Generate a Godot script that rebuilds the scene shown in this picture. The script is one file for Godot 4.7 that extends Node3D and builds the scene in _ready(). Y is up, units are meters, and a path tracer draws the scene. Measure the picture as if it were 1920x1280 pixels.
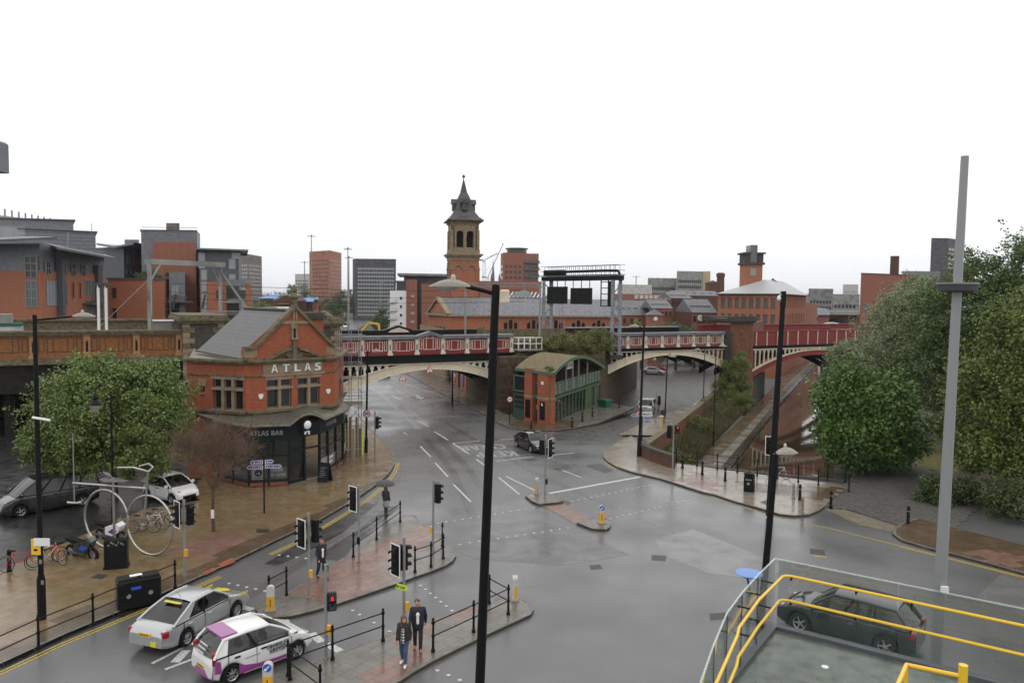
extends Node3D

var mats := {}
var counts := {}
var rng := RandomNumberGenerator.new()
var noises := {}

# ------------------------------------------------------------------ mesh builder
class MB:
	var v := PackedVector3Array()
	var n := PackedVector3Array()
	var ix := PackedInt32Array()
	var xf := Transform3D.IDENTITY

	func quad(a: Vector3,b: Vector3,c: Vector3,d: Vector3) -> void:
		a = xf * a; b = xf * b; c = xf * c; d = xf * d
		var m := (b - a).cross(c - a)
		if m.length_squared() < 1e-14:
			m = (c - a).cross(d - a)
		m = m.normalized()
		var k := v.size()
		v.append(a); v.append(b); v.append(c); v.append(d)
		for i in 4: n.append(m)
		for i in [0,2,1,0,3,2]: ix.append(k + i)

	func tri(a: Vector3,b: Vector3,c: Vector3) -> void:
		a = xf * a; b = xf * b; c = xf * c
		var m := (b - a).cross(c - a).normalized()
		var k := v.size()
		v.append(a); v.append(b); v.append(c)
		for i in 3: n.append(m)
		ix.append(k); ix.append(k + 2); ix.append(k + 1)

	func hex(p: Array) -> void: # 8 corners: bottom 4 counter-clockwise seen from above, top 4
		quad(p[3],p[2],p[1],p[0])
		quad(p[4],p[5],p[6],p[7])
		for i in 4:
			var j := (i + 1) % 4
			quad(p[i],p[j],p[j + 4],p[i + 4])

	func box(c: Vector3,s: Vector3,ry := 0.0) -> void:
		var old := xf
		xf = xf * Transform3D(Basis(Vector3.UP,ry),c)
		var h := s * 0.5
		hex([Vector3(-h.x,-h.y,h.z),Vector3(h.x,-h.y,h.z),Vector3(h.x,-h.y,-h.z),Vector3(-h.x,-h.y,-h.z),
			Vector3(-h.x,h.y,h.z),Vector3(h.x,h.y,h.z),Vector3(h.x,h.y,-h.z),Vector3(-h.x,h.y,-h.z)])
		xf = old

	func bb(x0: float,y0: float,z0: float,x1: float,y1: float,z1: float) -> void:
		box(Vector3((x0 + x1) / 2,(y0 + y1) / 2,(z0 + z1) / 2),Vector3(absf(x1 - x0),absf(y1 - y0),absf(z1 - z0)))

	func bev(c: Vector3,s: Vector3,r: float,ry := 0.0) -> void: # box with chamfered top and upright edges
		var old := xf
		xf = xf * Transform3D(Basis(Vector3.UP,ry),c)
		var h := s * 0.5
		var ring := func(y: float,q: float,e: float) -> Array:
			var X := h.x - e; var Z := h.z - e
			return [Vector3(-X + q,y,Z),Vector3(X - q,y,Z),Vector3(X,y,Z - q),Vector3(X,y,-Z + q),
				Vector3(X - q,y,-Z),Vector3(-X + q,y,-Z),Vector3(-X,y,-Z + q),Vector3(-X,y,Z - q)]
		rings([ring.call(-h.y,r,0.0),ring.call(h.y - r,r,0.0),ring.call(h.y,r * 0.6,r)])
		xf = old

	func rings(R: Array,cap := true) -> void: # flat shaded stack of equal closed rings, counter-clockwise seen from above
		for i in R.size() - 1:
			var a: Array = R[i]; var b: Array = R[i + 1]
			for k in a.size():
				var j := (k + 1) % a.size()
				quad(a[k],a[j],b[j],b[k])
		if cap:
			fan(R[-1]); var r: Array = R[0].duplicate(); r.reverse(); fan(r)

	func fan(p: Array) -> void:
		for i in range(1,p.size() - 1): tri(p[0],p[i],p[i + 1])

	func bar(a: Vector3,b: Vector3,w: float,h: float,up := Vector3.UP) -> void:
		var d := (b - a).normalized()
		if absf(d.dot(up)) > 0.99: up = Vector3.RIGHT
		var s := d.cross(up).normalized() * w * 0.5
		var u := s.cross(d).normalized() * h * 0.5
		hex([a - s - u,a + s - u,b + s - u,b - s - u,a - s + u,a + s + u,b + s + u,b - s + u])

	func frame(d: Vector3) -> Array:
		var s := d.cross(Vector3.UP) if absf(d.y) < 0.95 else d.cross(Vector3.RIGHT)
		s = s.normalized()
		return [s,s.cross(d).normalized()]

	func cyl(a: Vector3,b: Vector3,r0: float,r1: float,k := 10,cap := true) -> void:
		tube([a,b],[r0,r1],k,cap)

	func tube(p: Array,r,k := 8,cap := true,closed := false) -> void:
		var rs: Array = r if r is Array else []
		var base := v.size()
		var cnt := p.size()
		var f: Array = []
		var prev := Vector3.ZERO
		for i in cnt:
			var d: Vector3
			if closed: d = p[(i + 1) % cnt] - p[(i - 1 + cnt) % cnt]
			else: d = p[mini(i + 1,cnt - 1)] - p[maxi(i - 1,0)]
			d = d.normalized()
			if i == 0: f = frame(d)
			else:
				var s: Vector3 = (prev - d * prev.dot(d))
				if s.length() < 0.01: s = frame(d)[0]
				s = s.normalized()
				f = [s,s.cross(d).normalized()]
			prev = f[0]
			var rad: float = rs[i] if rs.size() > 0 else r
			for j in k:
				var t := TAU * j / k
				var o: Vector3 = f[0] * cos(t) + f[1] * sin(t)
				v.append(xf * (p[i] + o * rad)); n.append((xf.basis * o).normalized())
		var segs := cnt if closed else cnt - 1
		for i in segs:
			for j in k:
				var a := base + i * k + j
				var b := base + i * k + (j + 1) % k
				var c := base + ((i + 1) % cnt) * k + j
				var d := base + ((i + 1) % cnt) * k + (j + 1) % k
				for q in [a,b,c,b,d,c]: ix.append(q)
		if cap and not closed:
			for e in [0,cnt - 1]:
				var dd: Vector3 = (p[0] - p[1]) if e == 0 else (p[cnt - 1] - p[cnt - 2])
				dd = (xf.basis * dd).normalized()
				var c0 := v.size()
				for j in k:
					v.append(v[base + e * k + j]); n.append(dd)
				for j in range(1,k - 1):
					if e == 0: ix.append(c0); ix.append(c0 + j + 1); ix.append(c0 + j)
					else: ix.append(c0); ix.append(c0 + j); ix.append(c0 + j + 1)

	func lathe(prof: Array,k := 12,at := Vector3.ZERO,bas := Basis.IDENTITY) -> void: # Vector2(r, y), bottom to top
		for i in prof.size() - 1:
			var a: Vector2 = prof[i]; var b: Vector2 = prof[i + 1]
			var nn := Vector2(b.y - a.y,a.x - b.x).normalized()
			var s := v.size()
			for j in k + 1:
				var t := TAU * j / k
				var c := cos(t); var e := sin(t)
				v.append(xf * (at + bas * Vector3(a.x * c,a.y,a.x * e))); v.append(xf * (at + bas * Vector3(b.x * c,b.y,b.x * e)))
				var m := (xf.basis * bas * Vector3(nn.x * c,nn.y,nn.x * e)).normalized()
				n.append(m); n.append(m)
			for j in k:
				var q := s + j * 2
				for w in [q,q + 2,q + 1,q + 2,q + 3,q + 1]: ix.append(w)

	static func ccw(p: Array) -> Array: # counter-clockwise in x right, y up
		var s := 0.0
		for i in p.size():
			var a: Vector2 = p[i]; var b: Vector2 = p[(i + 1) % p.size()]
			s += a.x * b.y - b.x * a.y
		if s < 0:
			var q := p.duplicate(); q.reverse(); return q
		return p

	func flat(p: Array,f: Callable,flip := false) -> void:
		var t := Geometry2D.triangulate_polygon(PackedVector2Array(p))
		for i in range(0,t.size(),3):
			var a: Vector2 = p[t[i]]; var b: Vector2 = p[t[i + 1]]; var c: Vector2 = p[t[i + 2]]
			if ((b - a).cross(c - a) < 0) != flip: tri(f.call(a),f.call(c),f.call(b))
			else: tri(f.call(a),f.call(b),f.call(c))

	func sheet(p: Array,y: float) -> void: # polygon of x, z
		flat(p,func(q: Vector2) -> Vector3: return Vector3(q.x,y,q.y),true)

	func prism(p: Array,y0: float,y1: float) -> void:
		var q := []
		for a in p: q.append(Vector2(a.x,-a.y))
		q = ccw(q)
		flat(q,func(s: Vector2) -> Vector3: return Vector3(s.x,y1,-s.y))
		for i in q.size():
			var a: Vector2 = q[i]; var b: Vector2 = q[(i + 1) % q.size()]
			quad(Vector3(a.x,y0,-a.y),Vector3(b.x,y0,-b.y),Vector3(b.x,y1,-b.y),Vector3(a.x,y1,-a.y))

	func ext(p: Array,z0: float,z1: float) -> void: # polygon of x, y drawn out along z
		p = ccw(p)
		flat(p,func(s: Vector2) -> Vector3: return Vector3(s.x,s.y,z1))
		flat(p,func(s: Vector2) -> Vector3: return Vector3(s.x,s.y,z0),true)
		for i in p.size():
			var a: Vector2 = p[i]; var b: Vector2 = p[(i + 1) % p.size()]
			quad(Vector3(a.x,a.y,z1),Vector3(a.x,a.y,z0),Vector3(b.x,b.y,z0),Vector3(b.x,b.y,z1))

	func grid(P: Array,wrap := false,flip := false) -> void: # smooth sheet through rows of points
		var R := P.size(); var C: int = P[0].size()
		var base := v.size()
		var nn: Array[Vector3] = []
		for i in R * C: nn.append(Vector3.ZERO)
		var cc := C if wrap else C - 1
		for i in R - 1:
			for j in cc:
				var a := i * C + j; var b := i * C + (j + 1) % C; var c := a + C; var d := (i + 1) * C + (j + 1) % C
				var m: Vector3 = (P[i][(j + 1) % C] - P[i + 1][j]).cross(P[i + 1][(j + 1) % C] - P[i][j])
				if flip: m = -m
				for q in [a,b,c,d]: nn[q] += m
				for q in ([a,b,c,b,d,c] if flip else [a,c,b,b,c,d]): ix.append(base + q)
		for i in R:
			for j in C:
				v.append(xf * (P[i][j] as Vector3)); n.append((xf.basis * nn[i * C + j]).normalized())

	func wall(a: Vector2,b: Vector2,y0: float,y1: float,holes: Array,depth: float) -> void:
		# upright face from a to b (left to right seen from outside), x z in plan, with recessed openings Rect2(s, y, w, h)
		var L := a.distance_to(b)
		var d := (b - a) / L
		var xs := [0.0,L]; var ys := [y0,y1]
		for r in holes:
			xs.append(r.position.x); xs.append(r.end.x); ys.append(r.position.y); ys.append(r.end.y)
		xs.sort(); ys.sort()
		var inn := Vector3(-d.y,0,d.x) * -1.0
		inn = Vector3(d.y,0,-d.x)
		var P := func(s: float,y: float) -> Vector3: return Vector3(a.x + d.x * s,y,a.y + d.y * s)
		for i in xs.size() - 1:
			if xs[i + 1] - xs[i] < 0.001: continue
			for j in ys.size() - 1:
				if ys[j + 1] - ys[j] < 0.001: continue
				var m := Vector2((xs[i] + xs[i + 1]) / 2,(ys[j] + ys[j + 1]) / 2)
				var hit := false
				for r in holes:
					if r.has_point(m): hit = true; break
				if not hit: quad(P.call(xs[i],ys[j]),P.call(xs[i + 1],ys[j]),P.call(xs[i + 1],ys[j + 1]),P.call(xs[i],ys[j + 1]))
		for r in holes:
			var A: Vector3 = P.call(r.position.x,r.position.y); var B: Vector3 = P.call(r.end.x,r.position.y)
			var C: Vector3 = P.call(r.end.x,r.end.y); var D: Vector3 = P.call(r.position.x,r.end.y)
			var o := inn * depth
			quad(A,A + o,B + o,B); quad(B,B + o,C + o,C); quad(C,C + o,D + o,D); quad(D,D + o,A + o,A)

	func mesh() -> ArrayMesh:
		var arr := []
		arr.resize(Mesh.ARRAY_MAX)
		arr[Mesh.ARRAY_VERTEX] = v; arr[Mesh.ARRAY_NORMAL] = n; arr[Mesh.ARRAY_INDEX] = ix
		var m := ArrayMesh.new()
		m.add_surface_from_arrays(Mesh.PRIMITIVE_TRIANGLES,arr)
		return m

# ------------------------------------------------------------------ nodes
func v3(x: float,y: float,z: float) -> Vector3: return Vector3(x,y,z)

func v2(x: float,y: float) -> Vector2: return Vector2(x,y)

func numbered(called: String) -> String:
	var c: int = counts.get(called,0)
	counts[called] = c + 1
	return called if c == 0 else "%s_%03d" % [called,c]

func done(mb: MB,called: String,m,parent: Node) -> MeshInstance3D:
	return put(mb.mesh(),called,m,parent)

func put(mesh: Mesh,called: String,m,parent: Node) -> MeshInstance3D:
	var o := MeshInstance3D.new()
	o.mesh = mesh
	o.material_override = mt(m) if m is String else m
	o.name = numbered(called) if parent == self else called
	parent.add_child(o,true)
	return o

func tag(o: Node,label: String,category: String,group := "") -> Node:
	o.set_meta("label",label); o.set_meta("category",category)
	if group != "": o.set_meta("group",group)
	return o

func struct(o: Node) -> Node:
	o.set_meta("kind","structure"); return o

func stuff(o: Node) -> Node:
	o.set_meta("kind","stuff"); return o

func thing(called: String,label: String,category: String,at := Vector3.ZERO,ry := 0.0,group := "") -> Node3D:
	var o := Node3D.new()
	o.name = numbered(called)
	add_child(o)
	o.position = at; o.rotation.y = ry
	tag(o,label,category,group)
	return o

func copy(src: Node3D,label: String,at: Vector3,ry := 0.0,group := "") -> Node3D:
	var base := String(src.name)
	var us := base.rfind("_")
	if us > 0 and base.substr(us + 1).is_valid_int() and base.length() - us == 4: base = base.substr(0,us)
	var o: Node3D = src.duplicate()
	o.name = numbered(base)
	add_child(o)
	o.position = at; o.rotation.y = ry
	o.set_meta("label",label)
	if group != "": o.set_meta("group",group)
	return o

func text(parent: Node,s: String,h: float,w: float,m,at: Vector3,bas := Basis.IDENTITY,called := "lettering",serif := false,bold := 700) -> MeshInstance3D:
	var t := TextMesh.new()
	var f := SystemFont.new()
	f.font_names = PackedStringArray(["Droid Serif" if serif else "Droid Sans"])
	f.font_weight = bold
	t.font = f; t.font_size = 64; t.pixel_size = 0.01; t.depth = 0.02; t.text = s
	t.curve_step = 4.0
	var o := put(t,called,m,parent)
	var box := t.get_aabb().size
	var sy := h / 0.46
	var sx := w / maxf(box.x,0.01) if w > 0 else sy
	o.transform = Transform3D(bas * Basis.from_scale(v3(sx,sy,1.0)),at)
	return o

# ------------------------------------------------------------------ materials
func ntex(key: String,freq: float,lo: Color,hi: Color,oct := 4,size := 512,kind := FastNoiseLite.TYPE_SIMPLEX_SMOOTH,mid = null) -> NoiseTexture2D:
	if noises.has(key): return noises[key]
	var f := FastNoiseLite.new()
	f.seed = key.hash() & 0xffff; f.frequency = freq; f.noise_type = kind; f.fractal_octaves = oct
	var t := NoiseTexture2D.new()
	t.width = size; t.height = size; t.seamless = true; t.noise = f
	var g := Gradient.new()
	g.set_color(0,lo); g.set_color(1,hi)
	if mid != null: g.add_point(0.5,mid)
	t.color_ramp = g
	noises[key] = t
	return t

func grey(a: float) -> Color: return Color(a,a,a)

func lin(r: float,g: float,b: float) -> Color: return Color(r,g,b).linear_to_srgb()

func mk(key: String,c: Color,rough: float,metal := 0.0,tex: Texture2D = null,scale := 0.25,rtex: Texture2D = null) -> StandardMaterial3D:
	var m := StandardMaterial3D.new()
	m.resource_name = key
	m.albedo_color = c; m.roughness = rough; m.metallic = metal
	if tex != null or rtex != null:
		m.uv1_triplanar = true; m.uv1_world_triplanar = true
		m.uv1_scale = Vector3.ONE * scale
		if tex != null: m.albedo_texture = tex
		if rtex != null: m.roughness_texture = rtex
	mats[key] = m
	return m

func mt(key: String) -> StandardMaterial3D:
	if not mats.has(key): push_error("no material " + key); return mats["steel"]
	return mats[key]

func brick_image(base: Color,mortar: Color,var_amt: float,sd: int) -> ImageTexture:
	var im := Image.create(256,256,false,Image.FORMAT_RGB8)
	im.fill(mortar)
	var r := RandomNumberGenerator.new(); r.seed = sd
	for row in 16:
		var x := -16 if row % 2 == 1 else 0
		while x < 256:
			var k := 1.0 + r.randf_range(-var_amt,var_amt)
			var c := Color(base.r * k,base.g * k * r.randf_range(0.93,1.05),base.b * k)
			im.fill_rect(Rect2i(x + 1,row * 16 + 1,30,14),c)
			if x < 0: im.fill_rect(Rect2i(x + 257,row * 16 + 1,30,14),c)
			x += 32
	im.generate_mipmaps()
	return ImageTexture.create_from_image(im)

func slate_image(base: Color,sd: int) -> ImageTexture:
	var im := Image.create(256,256,false,Image.FORMAT_RGB8)
	im.fill(Color(base.r * 0.5,base.g * 0.5,base.b * 0.5))
	var r := RandomNumberGenerator.new(); r.seed = sd
	for row in 8:
		var x := -16 if row % 2 == 1 else 0
		while x < 256:
			var k := r.randf_range(0.82,1.15)
			var c := Color(base.r * k,base.g * k,base.b * k * r.randf_range(0.97,1.05))
			im.fill_rect(Rect2i(x + 1,row * 32 + 5,30,27),c)
			if x < 0: im.fill_rect(Rect2i(x + 257,row * 32 + 5,30,27),c)
			x += 32
	im.generate_mipmaps()
	return ImageTexture.create_from_image(im)

func glassy(key: String,c: Color,alpha: float,rough := 0.03) -> StandardMaterial3D:
	var m := mk(key,Color(c.r,c.g,c.b,alpha),rough)
	m.transparency = BaseMaterial3D.TRANSPARENCY_ALPHA
	return m

func materials() -> void:
	var grain := ntex("grain",0.05,grey(0.74),grey(1.0),5)
	var blot := ntex("blot",0.012,grey(0.62),grey(1.0),5,512,FastNoiseLite.TYPE_SIMPLEX_SMOOTH,grey(0.9))
	var wet := ntex("wet",0.006,grey(0.36),grey(1.0),5)
	var moss := ntex("moss",0.014,Color(0.46,0.5,0.3),Color(1,1,1),5,512,FastNoiseLite.TYPE_SIMPLEX_SMOOTH,Color(0.86,0.85,0.8))
	var road_tex := ntex("roadtex",0.006,grey(0.9),grey(1.0),6,1024,FastNoiseLite.TYPE_SIMPLEX_SMOOTH,grey(0.95))
	var mild := ntex("mild",0.02,grey(0.82),grey(1.0),5)
	mk("asphalt",lin(0.118,0.119,0.12),0.44,0.0,road_tex,0.045,wet)
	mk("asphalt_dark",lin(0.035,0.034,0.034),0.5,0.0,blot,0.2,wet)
	mk("asphalt_mid",lin(0.1,0.1,0.1),0.42,0.0,road_tex,0.15,wet)
	mk("asphalt_light",lin(0.15,0.15,0.15),0.4,0.0,road_tex,0.15,wet)
	mk("soil",lin(0.06,0.05,0.03),0.9,0.0,blot,0.1)
	mk("lawn",lin(0.13,0.12,0.025),0.9,0.0,blot,0.3)
	mk("grass",lin(0.06,0.085,0.02),0.9,0.0,blot,0.3)
	mk("setts",lin(0.11,0.1,0.09),0.6,0.0,ntex("sett",0.03,grey(0.45),grey(1.0),2,512,FastNoiseLite.TYPE_CELLULAR),0.35,wet)
	mk("sett_a",lin(0.12,0.11,0.1),0.45,0.0,grain,0.7); mk("sett_b",lin(0.09,0.085,0.08),0.4,0.0,grain,0.7)
	mk("joint",lin(0.09,0.075,0.055),0.7)
	for i in 4:
		var k: float = [1.0,0.95,1.05,0.98][i]
		mk("flag%d" % i,lin(0.215 * k,0.15 * k,0.078 * k),0.36,0.0,mild,0.13,wet)
		mk("pale_flag%d" % i,lin(0.27 * k,0.23 * k,0.18 * k),0.32,0.0,mild,0.13,wet)
		mk("grey_flag%d" % i,lin(0.165 * k,0.15 * k,0.13 * k),0.4,0.0,mild,0.13,wet)
		mk("red_flag%d" % i,lin(0.22 * k,0.125 * k,0.095 * k),0.4,0.0,mild,0.13,wet)
		mk("brown_flag%d" % i,lin(0.12 * k,0.08 * k,0.048 * k),0.36,0.0,mild,0.13,wet)
	mk("orange_flag",lin(0.34,0.1,0.045),0.5,0.0,blot,0.4)
	mk("kerb",lin(0.17,0.16,0.14),0.55,0.0,blot,0.3,wet)
	mk("paint_white",lin(0.78,0.78,0.76),0.5,0.0,ntex("worn",0.03,grey(0.6),grey(1.0),4),0.6)
	mk("paint_worn",lin(0.42,0.42,0.41),0.45,0.0,ntex("worn",0.03,grey(0.6),grey(1.0),4),0.6)
	mk("asphalt_track",lin(0.1,0.1,0.1),0.36,0.0,road_tex,0.045,wet)
	mk("paint_yellow",lin(0.72,0.5,0.06),0.5,0.0,ntex("worn",0.03,grey(0.6),grey(1.0),4),0.6)
	mk("iron_cover",lin(0.07,0.065,0.06),0.45,0.6,grain,2.0)
	var bi := brick_image(Color(0.74,0.42,0.29),Color(0.68,0.5,0.4),0.13,5)
	mk("atlas_brick",lin(0.57,0.5,0.43),0.8,0.0,bi,0.82)
	mk("brick_orange",lin(0.72,0.71,0.68),0.85,0.0,brick_image(Color(0.72,0.46,0.34),Color(0.66,0.49,0.39),0.07,6),0.82)
	mk("brick_red",lin(0.68,0.66,0.65),0.85,0.0,brick_image(Color(0.66,0.42,0.34),Color(0.6,0.47,0.4),0.12,7),0.82)
	mk("brick_old",lin(0.75,0.75,0.75),0.9,0.0,ntex("oldbrick",0.02,Color(0.3,0.24,0.18),Color(0.62,0.4,0.29),5,512,FastNoiseLite.TYPE_SIMPLEX_SMOOTH,Color(0.5,0.31,0.22)),0.16)
	mk("brick_dark",lin(0.5,0.5,0.5),0.9,0.0,brick_image(Color(0.5,0.34,0.27),Color(0.42,0.36,0.31),0.15,8),0.82)
	mk("stone",lin(0.33,0.25,0.16),0.85,0.0,blot,0.25)
	mk("stone_moss",lin(0.2,0.17,0.115),0.9,0.0,moss,0.3)
	mk("stone_dark",lin(0.075,0.066,0.058),0.9,0.0,blot,0.35)
	mk("stone_brown",lin(0.17,0.125,0.085),0.9,0.0,ntex("streak",0.02,Color(0.35,0.33,0.3),Color(1,0.95,0.88),5),0.14)
	mk("slate",lin(0.6,0.6,0.62),0.45,0.0,slate_image(Color(0.36,0.35,0.35),3),0.5)
	mk("slate_light",lin(0.9,0.9,0.92),0.5,0.0,slate_image(Color(0.44,0.44,0.46),4),0.4)
	mk("lead",lin(0.19,0.18,0.165),0.45,0.3,moss,0.5)
	mk("cream",lin(0.72,0.66,0.53),0.6,0.0,ntex("grime",0.02,Color(0.86,0.83,0.77),Color(1,1,1),5),0.3)
	mk("cream_white",lin(0.76,0.73,0.66),0.55,0.0,ntex("grime",0.02,Color(0.72,0.68,0.6),Color(1,1,1),5),0.3)
	mk("bridge_red",lin(0.28,0.022,0.024),0.5,0.0,grain,0.3)
	mk("bridge_red_faded",lin(0.3,0.075,0.075),0.6,0.0,grain,0.3)
	mk("red_paint",lin(0.27,0.03,0.026),0.55,0.0,ntex("rust",0.02,Color(0.74,0.6,0.52),Color(1,1,1),5),0.25)
	mk("ochre",lin(0.31,0.145,0.04),0.6,0.0,ntex("rust",0.02,Color(0.74,0.6,0.52),Color(1,1,1),5),0.3)
	mk("ochre_dark",lin(0.1,0.045,0.016),0.6,0.0,grain,0.3)
	mk("ochre_pale",lin(0.48,0.3,0.15),0.6,0.0,ntex("rust",0.02,Color(0.74,0.6,0.52),Color(1,1,1),5),0.4)
	mk("coping_grey",lin(0.17,0.175,0.185),0.5,0.0,blot,0.2)
	mk("coping_pale",lin(0.42,0.43,0.44),0.4,0.0,grain,0.3)
	mk("black_iron",lin(0.018,0.019,0.02),0.42,0.0,grain,0.3)
	mk("soot_and_shade",lin(0.03,0.028,0.025),0.9,0.0,blot,0.3)  # soot on the ironwork, and the shade painted into the belfry core
	mk("black_paint",lin(0.012,0.012,0.013),0.3)
	mk("shopfront",lin(0.014,0.02,0.022),0.3)
	mk("steel",lin(0.36,0.37,0.38),0.4,0.5,grain,0.5)
	mk("galv",lin(0.34,0.35,0.35),0.5,0.2,grain,0.5)
	mk("pole_grey",lin(0.2,0.21,0.21),0.45,0.1)
	mk("gantry_grey",lin(0.27,0.3,0.34),0.5,0.0,blot,0.3)
	mk("polished",lin(0.55,0.54,0.5),0.25,0.85,grain,0.8)
	mk("white",lin(0.75,0.75,0.74),0.45); mk("offwhite",lin(0.6,0.6,0.57),0.6,0.0,blot,0.1)
	mk("grey_clad",lin(0.2,0.215,0.235),0.5,0.0,mild,0.12)
	mk("grey_clad_dark",lin(0.1,0.108,0.122),0.5,0.0,mild,0.12)
	mk("grey_mid",lin(0.23,0.23,0.235),0.6,0.0,blot,0.05)
	mk("grey_brown",lin(0.2,0.175,0.165),0.7,0.0,blot,0.05)
	mk("grey_dark",lin(0.085,0.085,0.095),0.7,0.0,blot,0.05)
	mk("concrete",lin(0.33,0.33,0.31),0.8,0.0,blot,0.05)
	mk("tan",lin(0.5,0.38,0.22),0.8); mk("pinkish",lin(0.45,0.185,0.115),0.8,0.0,blot,0.04)
	mk("blue_roof",lin(0.07,0.22,0.5),0.5); mk("roof_grey",lin(0.13,0.135,0.15),0.6,0.0,blot,0.1)
	mk("green_paint",lin(0.1,0.17,0.09),0.5,0.0,grain,0.4); mk("green_dark",lin(0.035,0.09,0.05),0.5,0.0,grain,0.4)
	mk("green_bin",lin(0.012,0.1,0.065),0.4)
	mk("roof_mossy",lin(0.2,0.15,0.075),0.8,0.0,moss,0.35)
	mk("timber",lin(0.19,0.125,0.08),0.8,0.0,grain,0.6); mk("timber_pale",lin(0.34,0.26,0.18),0.8,0.0,grain,0.6)
	mk("window_dark",lin(0.02,0.022,0.024),0.08); mk("window_far",lin(0.03,0.032,0.034),0.15)
	mk("window_pale",lin(0.3,0.32,0.33),0.2); mk("window_mid",lin(0.11,0.125,0.12),0.12)
	mk("sign_blue",lin(0.02,0.1,0.5),0.4); mk("sign_navy",lin(0.06,0.04,0.26),0.4); mk("sign_red",lin(0.55,0.02,0.03),0.4); mk("sign_white",lin(0.78,0.78,0.77),0.4)
	mk("bollard_yellow",lin(0.72,0.36,0.02),0.35); mk("rail_yellow",lin(0.8,0.5,0.03),0.25); mk("lime",lin(0.62,0.8,0.05),0.4)
	mk("rubber",lin(0.015,0.015,0.015),0.75); mk("alloy",lin(0.5,0.5,0.51),0.3,0.7)
	mk("bark",lin(0.1,0.075,0.055),0.95,0.0,blot,1.5); mk("twig",lin(0.15,0.095,0.065),0.9)
	mk("dish_blue",lin(0.09,0.22,0.55),0.3)
	for k in ["black_paint","black_iron","rubber","soot_and_shade","shopfront"]: mats[k].metallic_specular = 0.22
	var wm := mk("water",lin(0.045,0.032,0.018),0.04)
	wm.metallic_specular = 0.6
	wm.normal_enabled = true
	wm.uv1_triplanar = true; wm.uv1_world_triplanar = true; wm.uv1_scale = Vector3.ONE * 0.12
	var wn := NoiseTexture2D.new(); wn.width = 512; wn.height = 512; wn.seamless = true; wn.as_normal_map = true; wn.bump_strength = 1.5
	var wf := FastNoiseLite.new(); wf.seed = 4; wf.frequency = 0.012; wn.noise = wf
	wm.normal_texture = wn; wm.normal_scale = 0.06
	glassy("glass_clear",Color(0.8,0.9,0.87),0.16); glassy("glass_green",Color(0.16,0.27,0.23),0.16); mk("mast_grey",lin(0.27,0.28,0.285),0.4,0.1)
	glassy("glass_shop",Color(0.05,0.06,0.06),0.45); glassy("glass_car",Color(0.03,0.035,0.035),0.72)
	var lr := mk("lamp_red",Color(0.9,0.05,0.04),0.4)
	lr.emission_enabled = true; lr.emission = Color(1.0,0.08,0.06); lr.emission_energy_multiplier = 1.2

# ------------------------------------------------------------------ scene
func _ready() -> void:
	rng.seed = 20240611
	var cam := Camera3D.new()
	cam.name = "camera"
	add_child(cam)
	cam.fov = 48.83; cam.near = 0.1; cam.far = 4000.0
	cam.position = v3(0,12.5,0)
	cam.basis = Basis(Vector3.RIGHT,-0.05668) * Basis(Vector3.BACK,0.011)
	cam.current = true
	var we := WorldEnvironment.new()
	we.name = "environment"
	var env := Environment.new()
	env.background_mode = Environment.BG_SKY
	var sky := Sky.new()
	var sm := ProceduralSkyMaterial.new()
	sm.sky_top_color = Color(0.985,0.985,0.985); sm.sky_horizon_color = Color(0.81,0.82,0.83); sm.sky_curve = 0.12
	sm.ground_horizon_color = Color(0.6,0.6,0.6); sm.ground_bottom_color = Color(0.3,0.3,0.3)
	sm.sun_angle_max = 0.0; sm.energy_multiplier = 1.42
	sky.sky_material = sm
	env.sky = sky
	env.tonemap_mode = Environment.TONE_MAPPER_LINEAR
	env.tonemap_exposure = 1.0
	env.sdfgi_enabled = true; env.ssao_enabled = true; env.ssil_enabled = true
	env.fog_enabled = true; env.fog_density = 0.00011; env.fog_light_color = Color(0.93,0.94,0.95)
	we.environment = env
	add_child(we)
	var sun := DirectionalLight3D.new()
	sun.name = "sun"
	sun.rotation_degrees = v3(-62,35,0)
	sun.light_energy = 0.2; sun.light_angular_distance = 25.0; sun.light_color = Color(1,0.98,0.95)
	sun.shadow_enabled = true
	add_child(sun)
	materials()
	ground_and_roads()
	print("ground ",Time.get_ticks_msec())
	build_all()
	print("done ",Time.get_ticks_msec())

# ------------------------------------------------------------------ ground, roads, pavements, canal
func street_level(d: float) -> float: # the cobbled street falls away towards the canal basin
	return -1.4 * smoothstep(68.0,103.0,d)

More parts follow.
